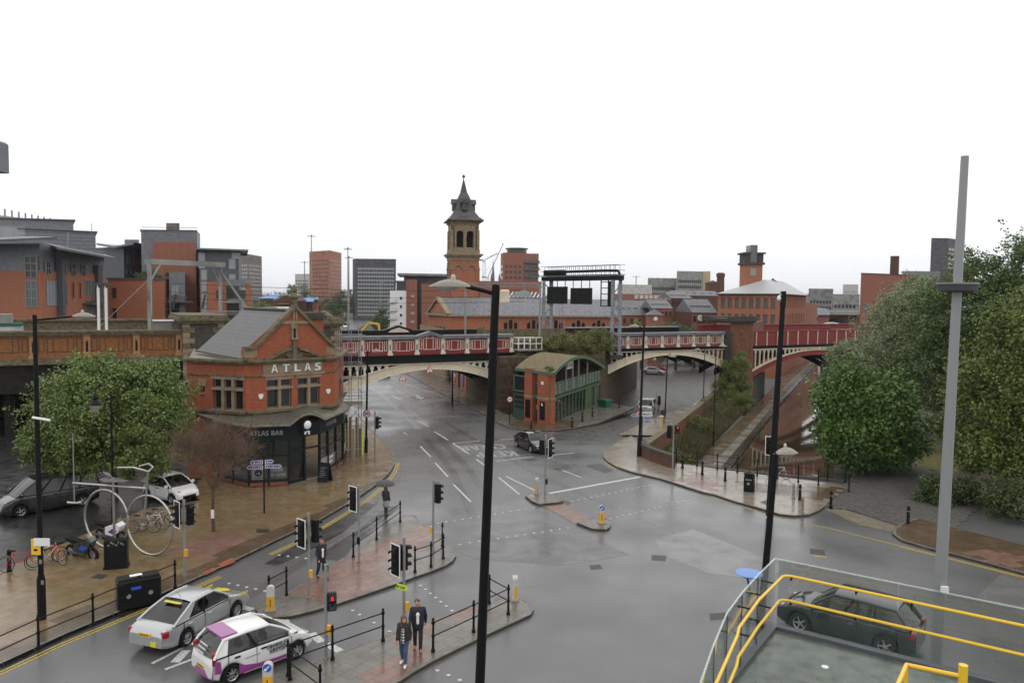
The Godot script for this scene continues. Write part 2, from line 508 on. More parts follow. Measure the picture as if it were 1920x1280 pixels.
func paving(root: Node3D,poly: Array,top: float,ang: float,sw: float,sl: float,prefix: String,zones := []) -> void:
	var P := PackedVector2Array()
	var lo := v2(1e9,1e9); var hi := -lo
	for p in poly:
		var q: Vector2 = (p as Vector2).rotated(-ang)
		P.append(q); lo = lo.min(q); hi = hi.max(q)
	var list := []
	var row := 0
	var y := lo.y
	while y < hi.y:
		var x := lo.x - (sl * 0.5 if row % 2 == 1 else 0.0)
		while x < hi.x:
			var g := 0.004
			var R := PackedVector2Array([v2(x + g,y + g),v2(x + sl - g,y + g),v2(x + sl - g,y + sw - g),v2(x + g,y + sw - g)])
			var c := v2(x + sl / 2,y + sw / 2)
			var ins := 0
			for q in R:
				if Geometry2D.is_point_in_polygon(q,P): ins += 1
			if ins > 0:
				var w := c.rotated(ang)
				var pf := prefix
				for z in zones:
					if Geometry2D.is_point_in_polygon(w,PackedVector2Array(z[0])): pf = z[1]
				var key := "%s%d" % [pf,rng.randi() % 4]
				var seen := -w.y > 20.0 and absf(w.x) < -w.y * 0.69
				if ins == 4: list.append([w.length() + (0.0 if seen else 1000.0),[R],key,c,true])
				else:
					var parts := Geometry2D.intersect_polygons(R,P)
					if parts.size() > 0: list.append([w.length() + (0.0 if seen else 1000.0),parts,key,c,false])
			x += sl
		y += sw; row += 1
	list.sort_custom(func(a,b): return a[0] < b[0])
	var full := MB.new()
	full.prism([v2(-sl / 2 + 0.004,-sw / 2 + 0.004),v2(sl / 2 - 0.004,-sw / 2 + 0.004),v2(sl / 2 - 0.004,sw / 2 - 0.004),v2(-sl / 2 + 0.004,sw / 2 - 0.004)],-0.03,0.0)
	var fm := full.mesh()
	var rest := {}
	for i in list.size():
		var e = list[i]
		if i < 290:
			if e[4]:
				var o := put(fm,"paving_slab",e[2],root)
				var w: Vector2 = e[3].rotated(ang)
				o.position = v3(w.x,top + rng.randf_range(-0.0015,0.0015),w.y); o.rotation.y = -ang
			else:
				var mb := MB.new()
				for pp in e[1]:
					var q := []
					for a in pp: q.append(a.rotated(ang))
					mb.prism(q,top - 0.03,top)
				if mb.v.size() > 0: done(mb,"paving_slab",e[2],root)
		else:
			if not rest.has(e[2]): rest[e[2]] = MB.new()
			for pp in e[1]:
				var q := []
				for a in pp: q.append(a.rotated(ang))
				rest[e[2]].prism(q,top - 0.03,top + rng.randf_range(-0.0015,0.0015))
	for k in rest:
		if rest[k].v.size() > 0: stuff(done(rest[k],"paving_slabs",k,root))

func kerbs(root: Node3D,line: Array,inward: float,top: float,m := "kerb",w := 0.16) -> void:
	# stones of about 0.9 m laid along the line; inward is +1 when the pavement lies to the left of the walk
	for i in line.size() - 1:
		var a: Vector2 = line[i]; var b: Vector2 = line[i + 1]
		var L := a.distance_to(b)
		var k := maxi(1,roundi(L / 0.92))
		var d := (b - a) / L
		var nn := v2(d.y,-d.x) * inward
		for j in k:
			var p := a + d * (L * j / k + 0.005); var q := a + d * (L * (j + 1) / k - 0.005)
			var mb := MB.new()
			var e := 0.018
			var A := v3(p.x,-0.05,p.y); var B := v3(q.x,-0.05,q.y)
			var N := v3(nn.x,0,nn.y)
			var U := Vector3.UP * (top + 0.05)
			var C := [A,B,B + N * w,A + N * w,A + U - Vector3.UP * e,B + U - Vector3.UP * e,B + N * w + U,A + N * w + U,A + N * e + U,B + N * e + U]
			if inward > 0:
				mb.quad(C[0],C[1],C[5],C[4]); mb.quad(C[4],C[5],C[9],C[8]); mb.quad(C[8],C[9],C[6],C[7])
				mb.quad(C[1],C[2],C[6],C[9]); mb.quad(C[3],C[0],C[8],C[7])
			else:
				mb.quad(C[1],C[0],C[4],C[5]); mb.quad(C[5],C[4],C[8],C[9]); mb.quad(C[9],C[8],C[7],C[6])
				mb.quad(C[2],C[1],C[9],C[6]); mb.quad(C[0],C[3],C[7],C[8])
			done(mb,"kerb_stone",m,root)

func raised(called: String,poly: Array,kerb_line: Array,inward: float,ang: float,sw: float,sl: float,prefix: String,zones := [],top := 0.12) -> Node3D:
	var b := MB.new()
	b.prism(poly,-0.1,top - 0.008)
	var root := done(b,called,"joint",self)
	struct(root)
	paving(root,poly,top,ang,sw,sl,prefix,zones)
	kerbs(root,kerb_line,inward,top + 0.004)
	return root

func line_mark(root: Node3D,a: Vector2,b: Vector2,w: float,m := "paint_white",called := "lane_marking",y := 0.008) -> void:
	var mb := MB.new()
	var d := (b - a).normalized(); var s := v2(-d.y,d.x) * w / 2
	mb.sheet([a - s,b - s,b + s,a + s],y)
	done(mb,called,m,root)

func poly_mark(root: Node3D,pts: Array,off: float,w: float,m: String,called: String,y := 0.008) -> void: # one ribbon along a polyline, off to its side
	var mb := MB.new()
	var L := []; var R := []
	for i in pts.size():
		var d: Vector2 = (pts[mini(i + 1,pts.size() - 1)] - pts[maxi(i - 1,0)]).normalized()
		var s := v2(-d.y,d.x)
		L.append(pts[i] + s * (off - w / 2)); R.append(pts[i] + s * (off + w / 2))
	for i in pts.size() - 1:
		mb.sheet([L[i],L[i + 1],R[i + 1],R[i]],y)
	done(mb,called,m,root)

func studs(root: Node3D,a: Vector2,b: Vector2,k: int) -> void:
	for i in k:
		var p := a.lerp(b,float(i) / maxi(1,k - 1))
		var mb := MB.new()
		mb.bev(v3(p.x,0.012,p.y),v3(0.13,0.018,0.13),0.006,0.4)
		done(mb,"crossing_stud","paint_white",root)

func ground_and_roads() -> void:
	# asphalt of the junction and of the main road under the viaduct
	var mb := MB.new()
	mb.sheet([v2(-200,-1),v2(200,-1),v2(200,-44),v2(24,-51.3),v2(12.6,-57.4),v2(11.4,-59),v2(12.5,-68),v2(4.5,-69.5),v2(2.5,-75.5),v2(-1,-82),v2(-9.3,-112),v2(-16,-135),v2(-60,-260),v2(-200,-260)],0.0)
	var road := done(mb,"road","asphalt",self)
	struct(road)
	# land behind the viaduct, out to the horizon
	mb = MB.new()
	mb.sheet([v2(-2500,-255),v2(-60,-255),v2(120,-255),v2(2500,-200),v2(2500,-3500),v2(-2500,-3500)],-0.9)
	mb.sheet([v2(-2500,-1),v2(-199,-1),v2(-199,-256),v2(-2500,-256)],-0.3)
	mb.sheet([v2(-60,-256),v2(-16,-135),v2(-9,-112),v2(0,-128),v2(60,-236),v2(70,-256)],-0.3)
	struct(done(mb,"ground","soil",self))
	# far main road that curves away
	mb = MB.new()
	mb.sheet([v2(-70.84,-302.21),v2(-63.12,-304.28),v2(-79.75,-435.1),v2(-119.39,-700.06),v2(-144.4,-781.7),v2(-107.09,-530.81),v2(-85.53,-376.29)],-0.7)
	struct(done(mb,"far_road","asphalt_light",self))
	# cobbled street that falls beside the canal
	mb = MB.new()
	var rows := []
	var d := 66.0
	while d < 262.0:
		var xl := 4.0 if d < 69 else lerpf(4.0,9.5,clampf((d - 69.0) / 20.0,0.0,1.0)) if d < 89 else 9.5 + (d - 89.0) * 0.3
		var xr := 11.2 + (d - 60.0) * 0.385
		var r := []
		for i in 9: r.append(v3(lerpf(xl,xr,i / 8.0),street_level(d) + 0.006,-d))
		rows.append(r)
		d += 3.0
	mb.grid(rows)
	var castle := done(mb,"cobbled_street","setts",self)
	struct(castle)
	# footway beside the canal wall
	mb = MB.new()
	var kl := []
	rows = []
	for q in [v2(10.1,-68.46),v2(12.06,-72.68),v2(15.29,-80.24),v2(19.3,-89.11),v2(23.6,-96.94),v2(28.47,-110.03),v2(33.1,-120.43),v2(39.46,-134.99)]:
		kl.append(q)
	for q in kl:
		var dd: float = -q.y
		var y := street_level(dd)
		var e: float = maxf(q.x + 0.3,11.0 + (dd - 60.0) * 0.385)
		rows.append([v3(q.x,y,q.y),v3(q.x,y + 0.13,q.y),v3(q.x + 0.2,y + 0.13,q.y),v3(e,y + 0.13,q.y)])
	for i in rows.size() - 1:
		for j in 3: mb.quad(rows[i][j],rows[i + 1][j],rows[i + 1][j + 1],rows[i][j + 1])
	struct(done(mb,"canal_footway","pale_flag0",self))
	mb = MB.new()
	for i in kl.size() - 1:
		mb.bar(v3(kl[i].x,street_level(-kl[i].y) + 0.09,kl[i].y),v3(kl[i + 1].x,street_level(-kl[i + 1].y) + 0.09,kl[i + 1].y),0.3,0.14)
	done(mb,"kerb_stone","pale_flag2",get_node("canal_footway"))
	markings(road)
	pavements()
	canal()

func markings(road: Node3D) -> void:
	# resurfaced patches
	for q in [[[v2(-11.48,-34.51),v2(-10.8,-34.25),v2(-9.85,-36.5),v2(-8.92,-39.16),v2(-8.06,-44.89),v2(-9.09,-45.21),v2(-9.76,-41.53),v2(-10.42,-38.66)],"asphalt_dark"],[[v2(-8.75,-35.17),v2(-7.96,-35.05),v2(-7.88,-37.3),v2(-6.56,-44.37),v2(-7.28,-44.45),v2(-8.27,-39.55),v2(-9.09,-36.53)],"asphalt_dark"],
			[[v2(-9.91,-36.74),v2(-8.75,-35.17),v2(-9.09,-36.53),v2(-8.27,-39.55),v2(-7.28,-44.45),v2(-7.89,-45.02),v2(-8.74,-40.28)],"asphalt_mid"],
			[[v2(5.53,-56.05),v2(6.83,-56.85),v2(7.62,-54.57),v2(6.88,-53.69)],"asphalt_dark"],[[v2(7.62,-38.84),v2(10.05,-40.58),v2(11.82,-37.3),v2(12.98,-34.91),v2(11.57,-32.99),v2(9.18,-33.9),v2(7.47,-36.37)],"asphalt_light"],
			[[v2(2.08,-45.66),v2(3.28,-46.45),v2(3.79,-45.73),v2(3.39,-44.76)],"asphalt_dark"],[[v2(19.91,-31.42),v2(22.98,-34.38),v2(24.28,-32.42),v2(21.31,-28.34)],"asphalt_light"],
			[[v2(-5.55,-39.28),v2(-2.24,-40.81),v2(1.62,-41.96),v2(4.58,-38.74),v2(5.88,-36.32),v2(2.63,-34.73),v2(-1.42,-35.33)],"asphalt_mid"],
			[[v2(-1.83,-67.19),v2(1.21,-62.06),v2(2.18,-57.95),v2(4.8,-56.94),v2(5.82,-53.14),v2(4.82,-52.61),v2(2.87,-55.03),v2(1.11,-56.02),v2(-1.03,-62.83)],"asphalt_mid"],[[v2(-17.54,-25.27),v2(-16.58,-27.03),v2(-15.27,-29.89),v2(-14.44,-31.92),v2(-13.95,-30.93),v2(-14.75,-28.87),v2(-15.88,-26.2),v2(-16.75,-24.11)],"asphalt_dark"]]:
		var mb := MB.new()
		mb.sheet(q[0],0.004)
		done(mb,"road_patch",q[1],road)
	# dark side road under the girder bridge
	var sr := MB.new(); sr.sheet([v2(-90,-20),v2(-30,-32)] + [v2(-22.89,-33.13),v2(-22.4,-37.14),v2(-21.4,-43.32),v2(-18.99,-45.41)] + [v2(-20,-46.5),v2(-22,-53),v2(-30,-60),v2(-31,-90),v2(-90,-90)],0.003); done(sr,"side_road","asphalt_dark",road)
	# lane lines
	for q in [[v2(-19.91,-104.58),v2(-18.33,-100.43)],[v2(-17.57,-98.2),v2(-15.96,-94.04)],[v2(-15.36,-92.07),v2(-13.79,-87.95)],[v2(-13.0,-85.61),v2(-10.35,-78.57)],[v2(-9.64,-76.52),v2(-8.04,-72.44)],[v2(-7.2,-69.85),v2(-5.55,-65.69)],[v2(-5.0,-64.13),v2(-3.37,-59.87)],[v2(-2.68,-57.89),v2(-1.85,-55.51)],
			[v2(-17.0,-88.61),v2(-16.49,-87.3)],[v2(-14.62,-82.01),v2(-14.13,-80.89)],[v2(-12.29,-75.67),v2(-11.79,-74.55)],[v2(-10.03,-69.39),v2(-9.5,-68.05)],[v2(-7.64,-62.81),v2(-6.3,-58.59)],[v2(-5.72,-56.41),v2(-4.38,-52.02)],[v2(-3.84,-49.93),v2(-2.42,-45.6)],
			[v2(-17.99,-107.38),v2(-16.48,-103.63)],[v2(-15.62,-100.97),v2(-14.12,-97.12)],[v2(-13.44,-94.77),v2(-11.82,-90.66)],[v2(-11.27,-89.07),v2(-9.59,-84.4)],
			[v2(-14.26,-89.9),v2(-11.97,-90.79)],[v2(-11.66,-82.23),v2(-7.5,-82.93)],[v2(-10.21,-78.36),v2(-5.33,-79.03)],[v2(-5.01,-64.25),v2(-2.72,-65.6)],[v2(-1.13,-57.26),v2(1.8,-59.12)],[v2(-1.04,-66.1),v2(0.26,-66.53)],
			[v2(-0.83,-52.03),v2(0.59,-47.49)],[v2(-0.31,-52.37),v2(1.96,-47.82)],[v2(3.44,-59.82),v2(5.19,-60.75)],[v2(3.81,-54.38),v2(4.98,-52.3)],
			[v2(-12.12,-24.86),v2(-11.1,-27.08)],[v2(-11.49,-24.47),v2(-10.65,-25.47)],[v2(-19.16,-118.36),v2(-16.39,-111.0)],[v2(-15.7,-108.96),v2(-8.8,-95.69)]]:
		line_mark(road,q[0],q[1],0.13)
	for q in [[v2(-15.36,-96.19),v2(-8.37,-73.98),v2(-3.02,-54.4),v2(0.11,-38.59),v2(1.05,-32.06)],[v2(-15.8,-93.54),v2(-9.22,-72.36),v2(-4.12,-53.5),v2(-1.42,-38.53),v2(-0.81,-32.01)],[v2(-9.38,-82.79),v2(-2.68,-64.62),v2(2.0,-52.96),v2(6.24,-44.88),v2(10.28,-38.07),v2(13.02,-33.03)],[v2(-12.36,-25.99),v2(-11.21,-29.47),v2(-9.81,-34.35),v2(-8.28,-43.17),v2(-7.76,-50.94)]]: poly_mark(road,q,0.0,0.55,"asphalt_track","tyre_track",0.0025)
	line_mark(road,v2(2.12,-47.56),v2(9.21,-52.66),0.3,"paint_white","stop_line")
	for q in [[v2(-11.38,-24.96),v2(-11.37,-25.85)],[v2(-10.82,-29.59),v2(-10.25,-29.35)],[v2(-7.36,-27.31),v2(-6.78,-26.58)],[v2(-6.57,-26.46),v2(-5.83,-25.78)],[v2(-10.62,-28.63),v2(-10.25,-28.94)]]:
		line_mark(road,q[0],q[1],0.32,"paint_white","stop_line")
	# arrows and a speed roundel in the far lanes
	for q in [[v2(-14.7,-94.14),v2(-13.66,-91.72)],[v2(-11.91,-94.9),v2(-10.76,-91.47)]]:
		var a: Vector2 = q[0]; var dd: Vector2 = (q[1] - q[0]).normalized(); var s := v2(-dd.y,dd.x)
		var mb := MB.new()
		mb.sheet([a - s * 0.15 - dd * 1.5,a + s * 0.15 - dd * 1.5,a + s * 0.15 + dd,a - s * 0.15 + dd],0.008)
		mb.sheet([a - s * 0.6 + dd,a + s * 0.6 + dd,a + dd * 2.8],0.008)
		done(mb,"arrow_marking","paint_white",road)
	var mb := MB.new()
	var c: Vector2 = v2(-9.68,-88.28)
	var e1 := v2(0.95,0.1); var e2 := v2(-1.0,-2.7)
	for i in 24:
		var p0 := c + e1 * cos(TAU * i / 24) + e2 * sin(TAU * i / 24); var p1 := c + e1 * cos(TAU * (i + 1) / 24) + e2 * sin(TAU * (i + 1) / 24)
		mb.sheet([p0,p1,c + (p1 - c) * 0.8,c + (p0 - c) * 0.8],0.008)
	done(mb,"speed_roundel","paint_white",road)
	# the words KEEP CLEAR, to be read by drivers coming out from under the bridge
	var fx := (v2(-0.99,-61.06) - v2(-3.29,-63.17)) as Vector2
	var along := (v2(-2.42,-45.72) - v2(-6.77,-59.9) as Vector2).normalized()
	var side := v2(-along.y,along.x)
	for q in [["CLEAR",v2(-2.37,-62.76),3.9],["KEEP",v2(-1.19,-59.99),3.4]]:
		var at: Vector2 = q[1]
		var bas := Basis(v3(side.x,0,side.y),v3(along.x,0,along.y),Vector3.UP)
		if bas.determinant() < 0: bas = Basis(v3(-side.x,0,-side.y),v3(along.x,0,along.y),Vector3.UP)
		text(road,q[0],2.0,q[2],"paint_worn",v3(at.x,-0.004,at.y),bas,"road_lettering")
	# crossing studs
	for q in [[v2(-11.15,-35.69),v2(-9.75,-35.29),4],[v2(-12.2,-32.05),v2(-10.39,-31.26),5],[v2(-3.87,-32.04),v2(-2.29,-29.45),7],[v2(-6.25,-29.35),v2(-4.48,-27.51),6],[v2(-4.01,-41.14),v2(-1.81,-42.45),6],[v2(-0.88,-43.02),v2(1.39,-44.45),6],
			[v2(-2.54,-37.56),v2(-1.56,-38.1),3],[v2(-0.61,-38.56),v2(3.18,-40.52),9],[v2(3.84,-45.98),v2(9.41,-50.23),14],[v2(5.72,-42.32),v2(11.68,-46.92),15],[v2(-2.39,-24.6),v2(-1.59,-23.98),3]]:
		studs(road,q[0],q[1],q[2])
	# yellow lines
	var y1 := [v2(-17.08,-23.11),v2(-16.75,-24.11),v2(-15.98,-26.19),v2(-14.7,-28.77),v2(-13.87,-30.65),v2(-12.9,-32.84)]
	var y2 := [v2(-11.63,-35.75),v2(-11.02,-37.19),v2(-10.23,-39.85),v2(-9.46,-42.91),v2(-8.81,-45.95),v2(-8.37,-49.58),v2(-8.28,-53.13),v2(-8.57,-56.26)]
	for o in [0.02,0.2]:
		poly_mark(road,y1,o - 0.1,0.085,"paint_yellow","yellow_line"); poly_mark(road,y2,o - 0.1,0.085,"paint_yellow","yellow_line")
	var y3 := [v2(12.87,-47.36),v2(14.75,-44.23),v2(16.02,-42.49),v2(17.79,-40.91),v2(20.16,-38.07),v2(21.95,-36.0),v2(23.67,-33.93),v2(24.66,-32.62)]
	poly_mark(road,y3,0.0,0.09,"paint_yellow","yellow_line")
	poly_mark(road,[v2(20.16,-38.07),v2(21.95,-36.0),v2(23.67,-33.93),v2(24.66,-32.62)],0.18,0.09,"paint_yellow","yellow_line")
	poly_mark(road,[v2(7.14,-57.43),v2(7.48,-55.61),v2(7.71,-54.92)],-0.1,0.09,"paint_yellow","yellow_line")
	poly_mark(road,[v2(-23.09,-31.43),v2(-22.84,-33.06),v2(-22.69,-33.33)],0.0,0.1,"paint_yellow","yellow_line")
	line_mark(road,v2(14.98,-36.46),v2(15.58,-36.25),0.14,"paint_yellow","yellow_line")
	# iron covers
	for q in [[v2(15.27,-37.58),v2(15.91,-37.35),v2(15.63,-36.55),v2(14.98,-36.77)],[v2(6.99,-36.35),v2(7.7,-36.22),v2(7.49,-35.46),v2(6.85,-35.59)],[v2(-5.24,-50.3),v2(-4.91,-50.62),v2(-4.71,-50.03),v2(-5.07,-49.73)],[v2(3.76,-34.77),v2(4.28,-34.93),v2(4.34,-34.37),v2(3.78,-34.21)],[v2(-6.05,-31.56),v2(-5.6,-31.87),v2(-5.4,-31.46),v2(-5.88,-31.16)],[v2(8.03,-29.47),v2(8.74,-29.59),v2(8.66,-28.98),v2(7.9,-28.82)]]:
		mb = MB.new(); mb.sheet(q,0.005); done(mb,"manhole_cover","iron_cover",road)
	# dropped crossing: the flush red strip of the middle refuge
	mb = MB.new(); mb.sheet([v2(1.95,-44.82),v2(3.28,-45.47),v2(4.85,-42.18),v2(3.73,-41.13)],0.012); done(mb,"refuge_crossing","red_flag1",road)
	# pale concrete apron in front of the setts
	mb = MB.new(); mb.sheet([v2(19.04,-44.92),v2(20.14,-45.67),v2(20.35,-44.51),v2(21.92,-41.2),v2(20.98,-40.22),v2(19.64,-41.71)],0.012); done(mb,"crossing_apron","pale_flag1",road)

func pavements() -> void:
	var k := [v2(-17.84,-22.78),v2(-17.14,-24.68),v2(-16.35,-26.82),v2(-15.08,-29.53),v2(-14.23,-31.45),v2(-13.2,-34.1),v2(-12.14,-37.32),v2(-10.65,-41.5),v2(-9.69,-45.42),v2(-9.07,-49.12),v2(-8.75,-52.3),v2(-8.79,-55.34),v2(-9.27,-58.34),v2(-10.39,-62.31),v2(-12.29,-67.08),v2(-15.54,-76.46),v2(-18.51,-85.4),v2(-21.76,-95.64)]
	var poly := k.duplicate()
	poly.append_array([v2(-31,-105),v2(-30,-60),v2(-21.5,-53),v2(-20,-46.3)])
	poly.append_array([v2(-18.8,-44.93),v2(-21.19,-42.89),v2(-22.21,-36.81),v2(-22.71,-32.87),v2(-23.27,-29.05)])
	var red := [v2(-16.39,-35.6),v2(-15.57,-38.48),v2(-11.95,-38.0),v2(-12.95,-34.11),v2(-13.75,-33.95)]
	var brown := [v2(-17.88,-22.19),v2(-17.91,-25.82),v2(-17.1,-28.08),v2(-15.76,-30.88),v2(-14.8,-32.72),v2(-13.8,-35.68),v2(-12.58,-38.67),v2(-11.05,-43.06),v2(-9.95,-46.66),v2(-9.25,-50.12),v2(-8.19,-57.8),v2(-5.76,-51.03),v2(-9.2,-35.83),v2(-14.44,-23.2)]
	var orange := [v2(-13.49,-34.09),v2(-13.14,-34.96),v2(-12.81,-34.39),v2(-13.18,-33.69)]
	var p := raised("pavement",poly,k,-1.0,-1.16,0.6,0.8,"flag",[[red,"red_flag"],[brown,"brown_flag"]])
	for q in [[v2(-23.04,-37.45),v2(-22.54,-37.98),v2(-22.08,-37.23),v2(-22.53,-36.64)],[v2(-13.51,-39.36),v2(-12.78,-39.39),v2(-12.66,-38.76),v2(-13.29,-38.74)],[v2(-18.36,-32.24),v2(-18.26,-32.68),v2(-17.77,-32.57),v2(-17.75,-32.07)]]:
		var mb := MB.new(); mb.prism(q,0.1,0.127); done(mb,"inspection_cover","iron_cover",p)
	for q in [orange,[v2(-13.73,-33.01),v2(-13.52,-33.68),v2(-13.29,-33.35),v2(-13.51,-32.7)]]:
		var mb := MB.new(); mb.prism(q,0.1,0.126); done(mb,"tactile_slab","orange_flag",p)
	# triangular island by the slip lane
	k = [v2(-10.09,-29.2),v2(-9.36,-30.72),v2(-8.82,-32.33),v2(-8.11,-34.61),v2(-7.7,-35.72),v2(-7.08,-38.34),v2(-6.32,-41.56),v2(-6.09,-42.18),v2(-5.39,-42.21),v2(-5.01,-41.3),v2(-4.13,-39.24),v2(-3.35,-37.53),v2(-2.77,-36.34),v2(-2.58,-35.59),v2(-2.7,-34.85),v2(-2.96,-34.28),v2(-3.52,-33.52),v2(-4.22,-32.78),v2(-4.74,-32.14),v2(-6.12,-30.64),v2(-6.9,-29.8),v2(-7.67,-29.11),v2(-8.43,-28.54),v2(-9.15,-28.38),v2(-9.76,-28.65)]
	poly = k.duplicate(); k.append(k[0])
	raised("traffic_island",poly,k,-1.0,-0.95,0.5,0.5,"grey_flag",[[[v2(-9.22,-31.06),v2(-8.0,-35.12),v2(-6.77,-36.69),v2(-4.58,-40.73),v2(-3.94,-38.02),v2(-4.97,-35.22),v2(-6.05,-32.79),v2(-4.68,-33.15),v2(-5.89,-30.7),v2(-7.39,-29.58),v2(-8.46,-30.35)],"red_flag"]])
	# island with the couple
	k = [v2(-8.65,-22.44),v2(-8.3,-23.57),v2(-7.04,-24.57),v2(-6.5,-25.07),v2(-5.64,-25.95),v2(-4.58,-26.94),v2(-4.24,-27.25),v2(-2.97,-28.34),v2(-1.04,-30.17),v2(-0.33,-30.63),v2(0.16,-30.7),v2(0.67,-30.38),v2(0.96,-29.85),v2(0.99,-29.44),v2(0.85,-28.93),v2(-0.63,-27.3),v2(-1.56,-26.25),v2(-2.61,-25.01),v2(-3.12,-24.3),v2(-3.5,-23.67),v2(-4.34,-22.62),v2(-5.47,-21.23),v2(-7.2,-20.85)]
	poly = k.duplicate(); k.append(k[0])
	raised("traffic_island",poly,k,-1.0,-0.95,0.5,0.5,"grey_flag",[[[v2(-4.47,-26.98),v2(-1.19,-30.17),v2(-1.05,-29.23),v2(-3.25,-27.28),v2(-2.9,-25.93),v2(-2.54,-25.23),v2(-4.2,-22.78),v2(-5.06,-22.15),v2(-4.65,-24.27),v2(-3.97,-25.79)],"red_flag"]])
	# raised ends of the middle refuge
	for q in [[v2(0.95,-46.73),v2(1.13,-47.38),v2(1.5,-47.4),v2(2.36,-47.57),v2(3.28,-45.95),v2(3.18,-45.46),v2(1.75,-44.81),v2(1.32,-45.51)],[v2(3.7,-41.13),v2(4.79,-42.18),v2(5.45,-41.89),v2(5.59,-40.9),v2(5.43,-40.32),v2(5.15,-39.93),v2(4.45,-40.1)]]:
		k = q.duplicate(); k.append(k[0])
		raised("refuge_island",q,k,-1.0,-0.7,0.4,0.5,"grey_flag",[],0.13)
	# pavement on the canal side
	k = [v2(10.98,-68.22),v2(9.58,-65.57),v2(8.13,-62.66),v2(7.53,-60.66),v2(7.33,-59.01),v2(7.41,-57.26),v2(7.86,-55.45),v2(8.71,-53.77),v2(10.44,-51.77),v2(11.07,-50.74),v2(12.56,-48.13),v2(13.11,-47.63),v2(13.91,-46.02),v2(14.89,-44.75),v2(15.74,-43.33),v2(16.5,-43.04),v2(17.47,-43.29),v2(18.35,-44.09),v2(19.09,-45.03)]
	poly = k.duplicate(); poly.append_array([v2(20.46,-47.03),v2(22.58,-49.66),v2(22.41,-50.51)]); poly.append_array([v2(12.8,-56.6),v2(11.2,-58.4),v2(11.4,-64)])
	p = raised("pavement",poly,k,1.0,0.5,0.6,0.9,"pale_flag",[[[v2(11.21,-51.19),v2(13.23,-53.82),v2(14.25,-51.18),v2(13.11,-47.63)],"red_flag"],[[v2(15.56,-51.24),v2(19.48,-49.95),v2(22.4,-50.08),v2(20.23,-46.65),v2(17.74,-47.17),v2(15.4,-48.39)],"brown_flag"]])
	var cv := MB.new(); cv.prism([v2(15.44,-45.84),v2(16.15,-46.48),v2(16.27,-45.87),v2(15.63,-45.25)],0.1,0.128); done(cv,"inspection_cover","iron_cover",p)
	# pavement at the right edge
	k = [v2(23.57,-42.88),v2(22.09,-41.8),v2(21.15,-40.79),v2(20.61,-39.83),v2(20.52,-38.76),v2(21.23,-37.53),v2(22.18,-36.38),v2(23.02,-35.22),v2(23.84,-34.0),v2(25.25,-31.85)]
	poly = k.duplicate(); poly.append_array([v2(28.67,-36.28),v2(26.51,-38.12),v2(25.25,-40.09),v2(24.31,-41.48)])
	p = raised("pavement",poly,k,1.0,-0.3,0.6,0.9,"brown_flag",[[[v2(23.0,-36.87),v2(24.22,-37.55),v2(25.19,-36.17),v2(23.9,-34.28),v2(23.35,-34.95)],"red_flag"]])
	# pavement at the corner with the green bar and along the main road
	k = [v2(14.31,-86.62),v2(8.68,-75.1),v2(5.9,-71.83),v2(4.13,-70.56),v2(2.12,-70.72),v2(0.09,-71.46),v2(-0.96,-73.83),v2(-3.08,-80.55),v2(-4.81,-85.6),v2(-7.12,-91.77),v2(-14.67,-114.88),v2(-19.98,-130.89),v2(-28.3,-153.24)]
	var k2 := []
	for q in k: k2.append(q)
	poly = k2.duplicate()
	poly.append_array([v2(-40,-168),v2(-16.3,-134),v2(-9.2,-111),v2(-5.4,-97),v2(-2.2,-86),v2(-0.6,-80),v2(11,-91)])
	p = raised("pavement",poly,k2,-1.0,0.2,0.6,0.9,"grey_flag",[[[v2(0.09,-70.02),v2(6.14,-70.4),v2(6.66,-76.61),v2(0.09,-77.88)],"brown_flag"],[[v2(-8.98,-90.65),v2(-6.15,-96.99),v2(-4.9,-87.32),v2(-5.99,-85.09)],"flag"]],0.1)
	# setts of the yard entrance: the nearest laid as stones
	var base := MB.new()
	var yard := [v2(19.14,-45.15),v2(20.4,-44.63),v2(21.16,-43.0),v2(22.01,-41.3),v2(23.51,-42.78),v2(24.69,-41.11),v2(30.21,-47.05),v2(32.89,-54.42),v2(30.8,-57.87),v2(26.53,-55.83),v2(23.25,-51.59),v2(22.28,-50.21),v2(20.46,-47.03)]
	base.sheet(yard,0.02)
	var cy := done(base,"cobbled_yard","joint",self)
	struct(cy)
	var mbs := [MB.new(),MB.new()]
	var P := PackedVector2Array(yard)
	var ang := 0.35
	for j in 140:
		for i in 100:
			var c := v2(23.0,-67.0) + v2((i + (0.5 if j % 2 == 1 else 0.0)) * 0.27,j * 0.19).rotated(ang)
			if Geometry2D.is_point_in_polygon(c,P):
				mbs[rng.randi() % 2].bev(v3(c.x,0.045 + rng.randf_range(-0.008,0.008),c.y),v3(0.23,0.09,0.15),0.035,-ang + rng.randf_range(-0.06,0.06))
	stuff(done(mbs[0],"setts","sett_a",cy)); stuff(done(mbs[1],"setts","sett_b",cy))

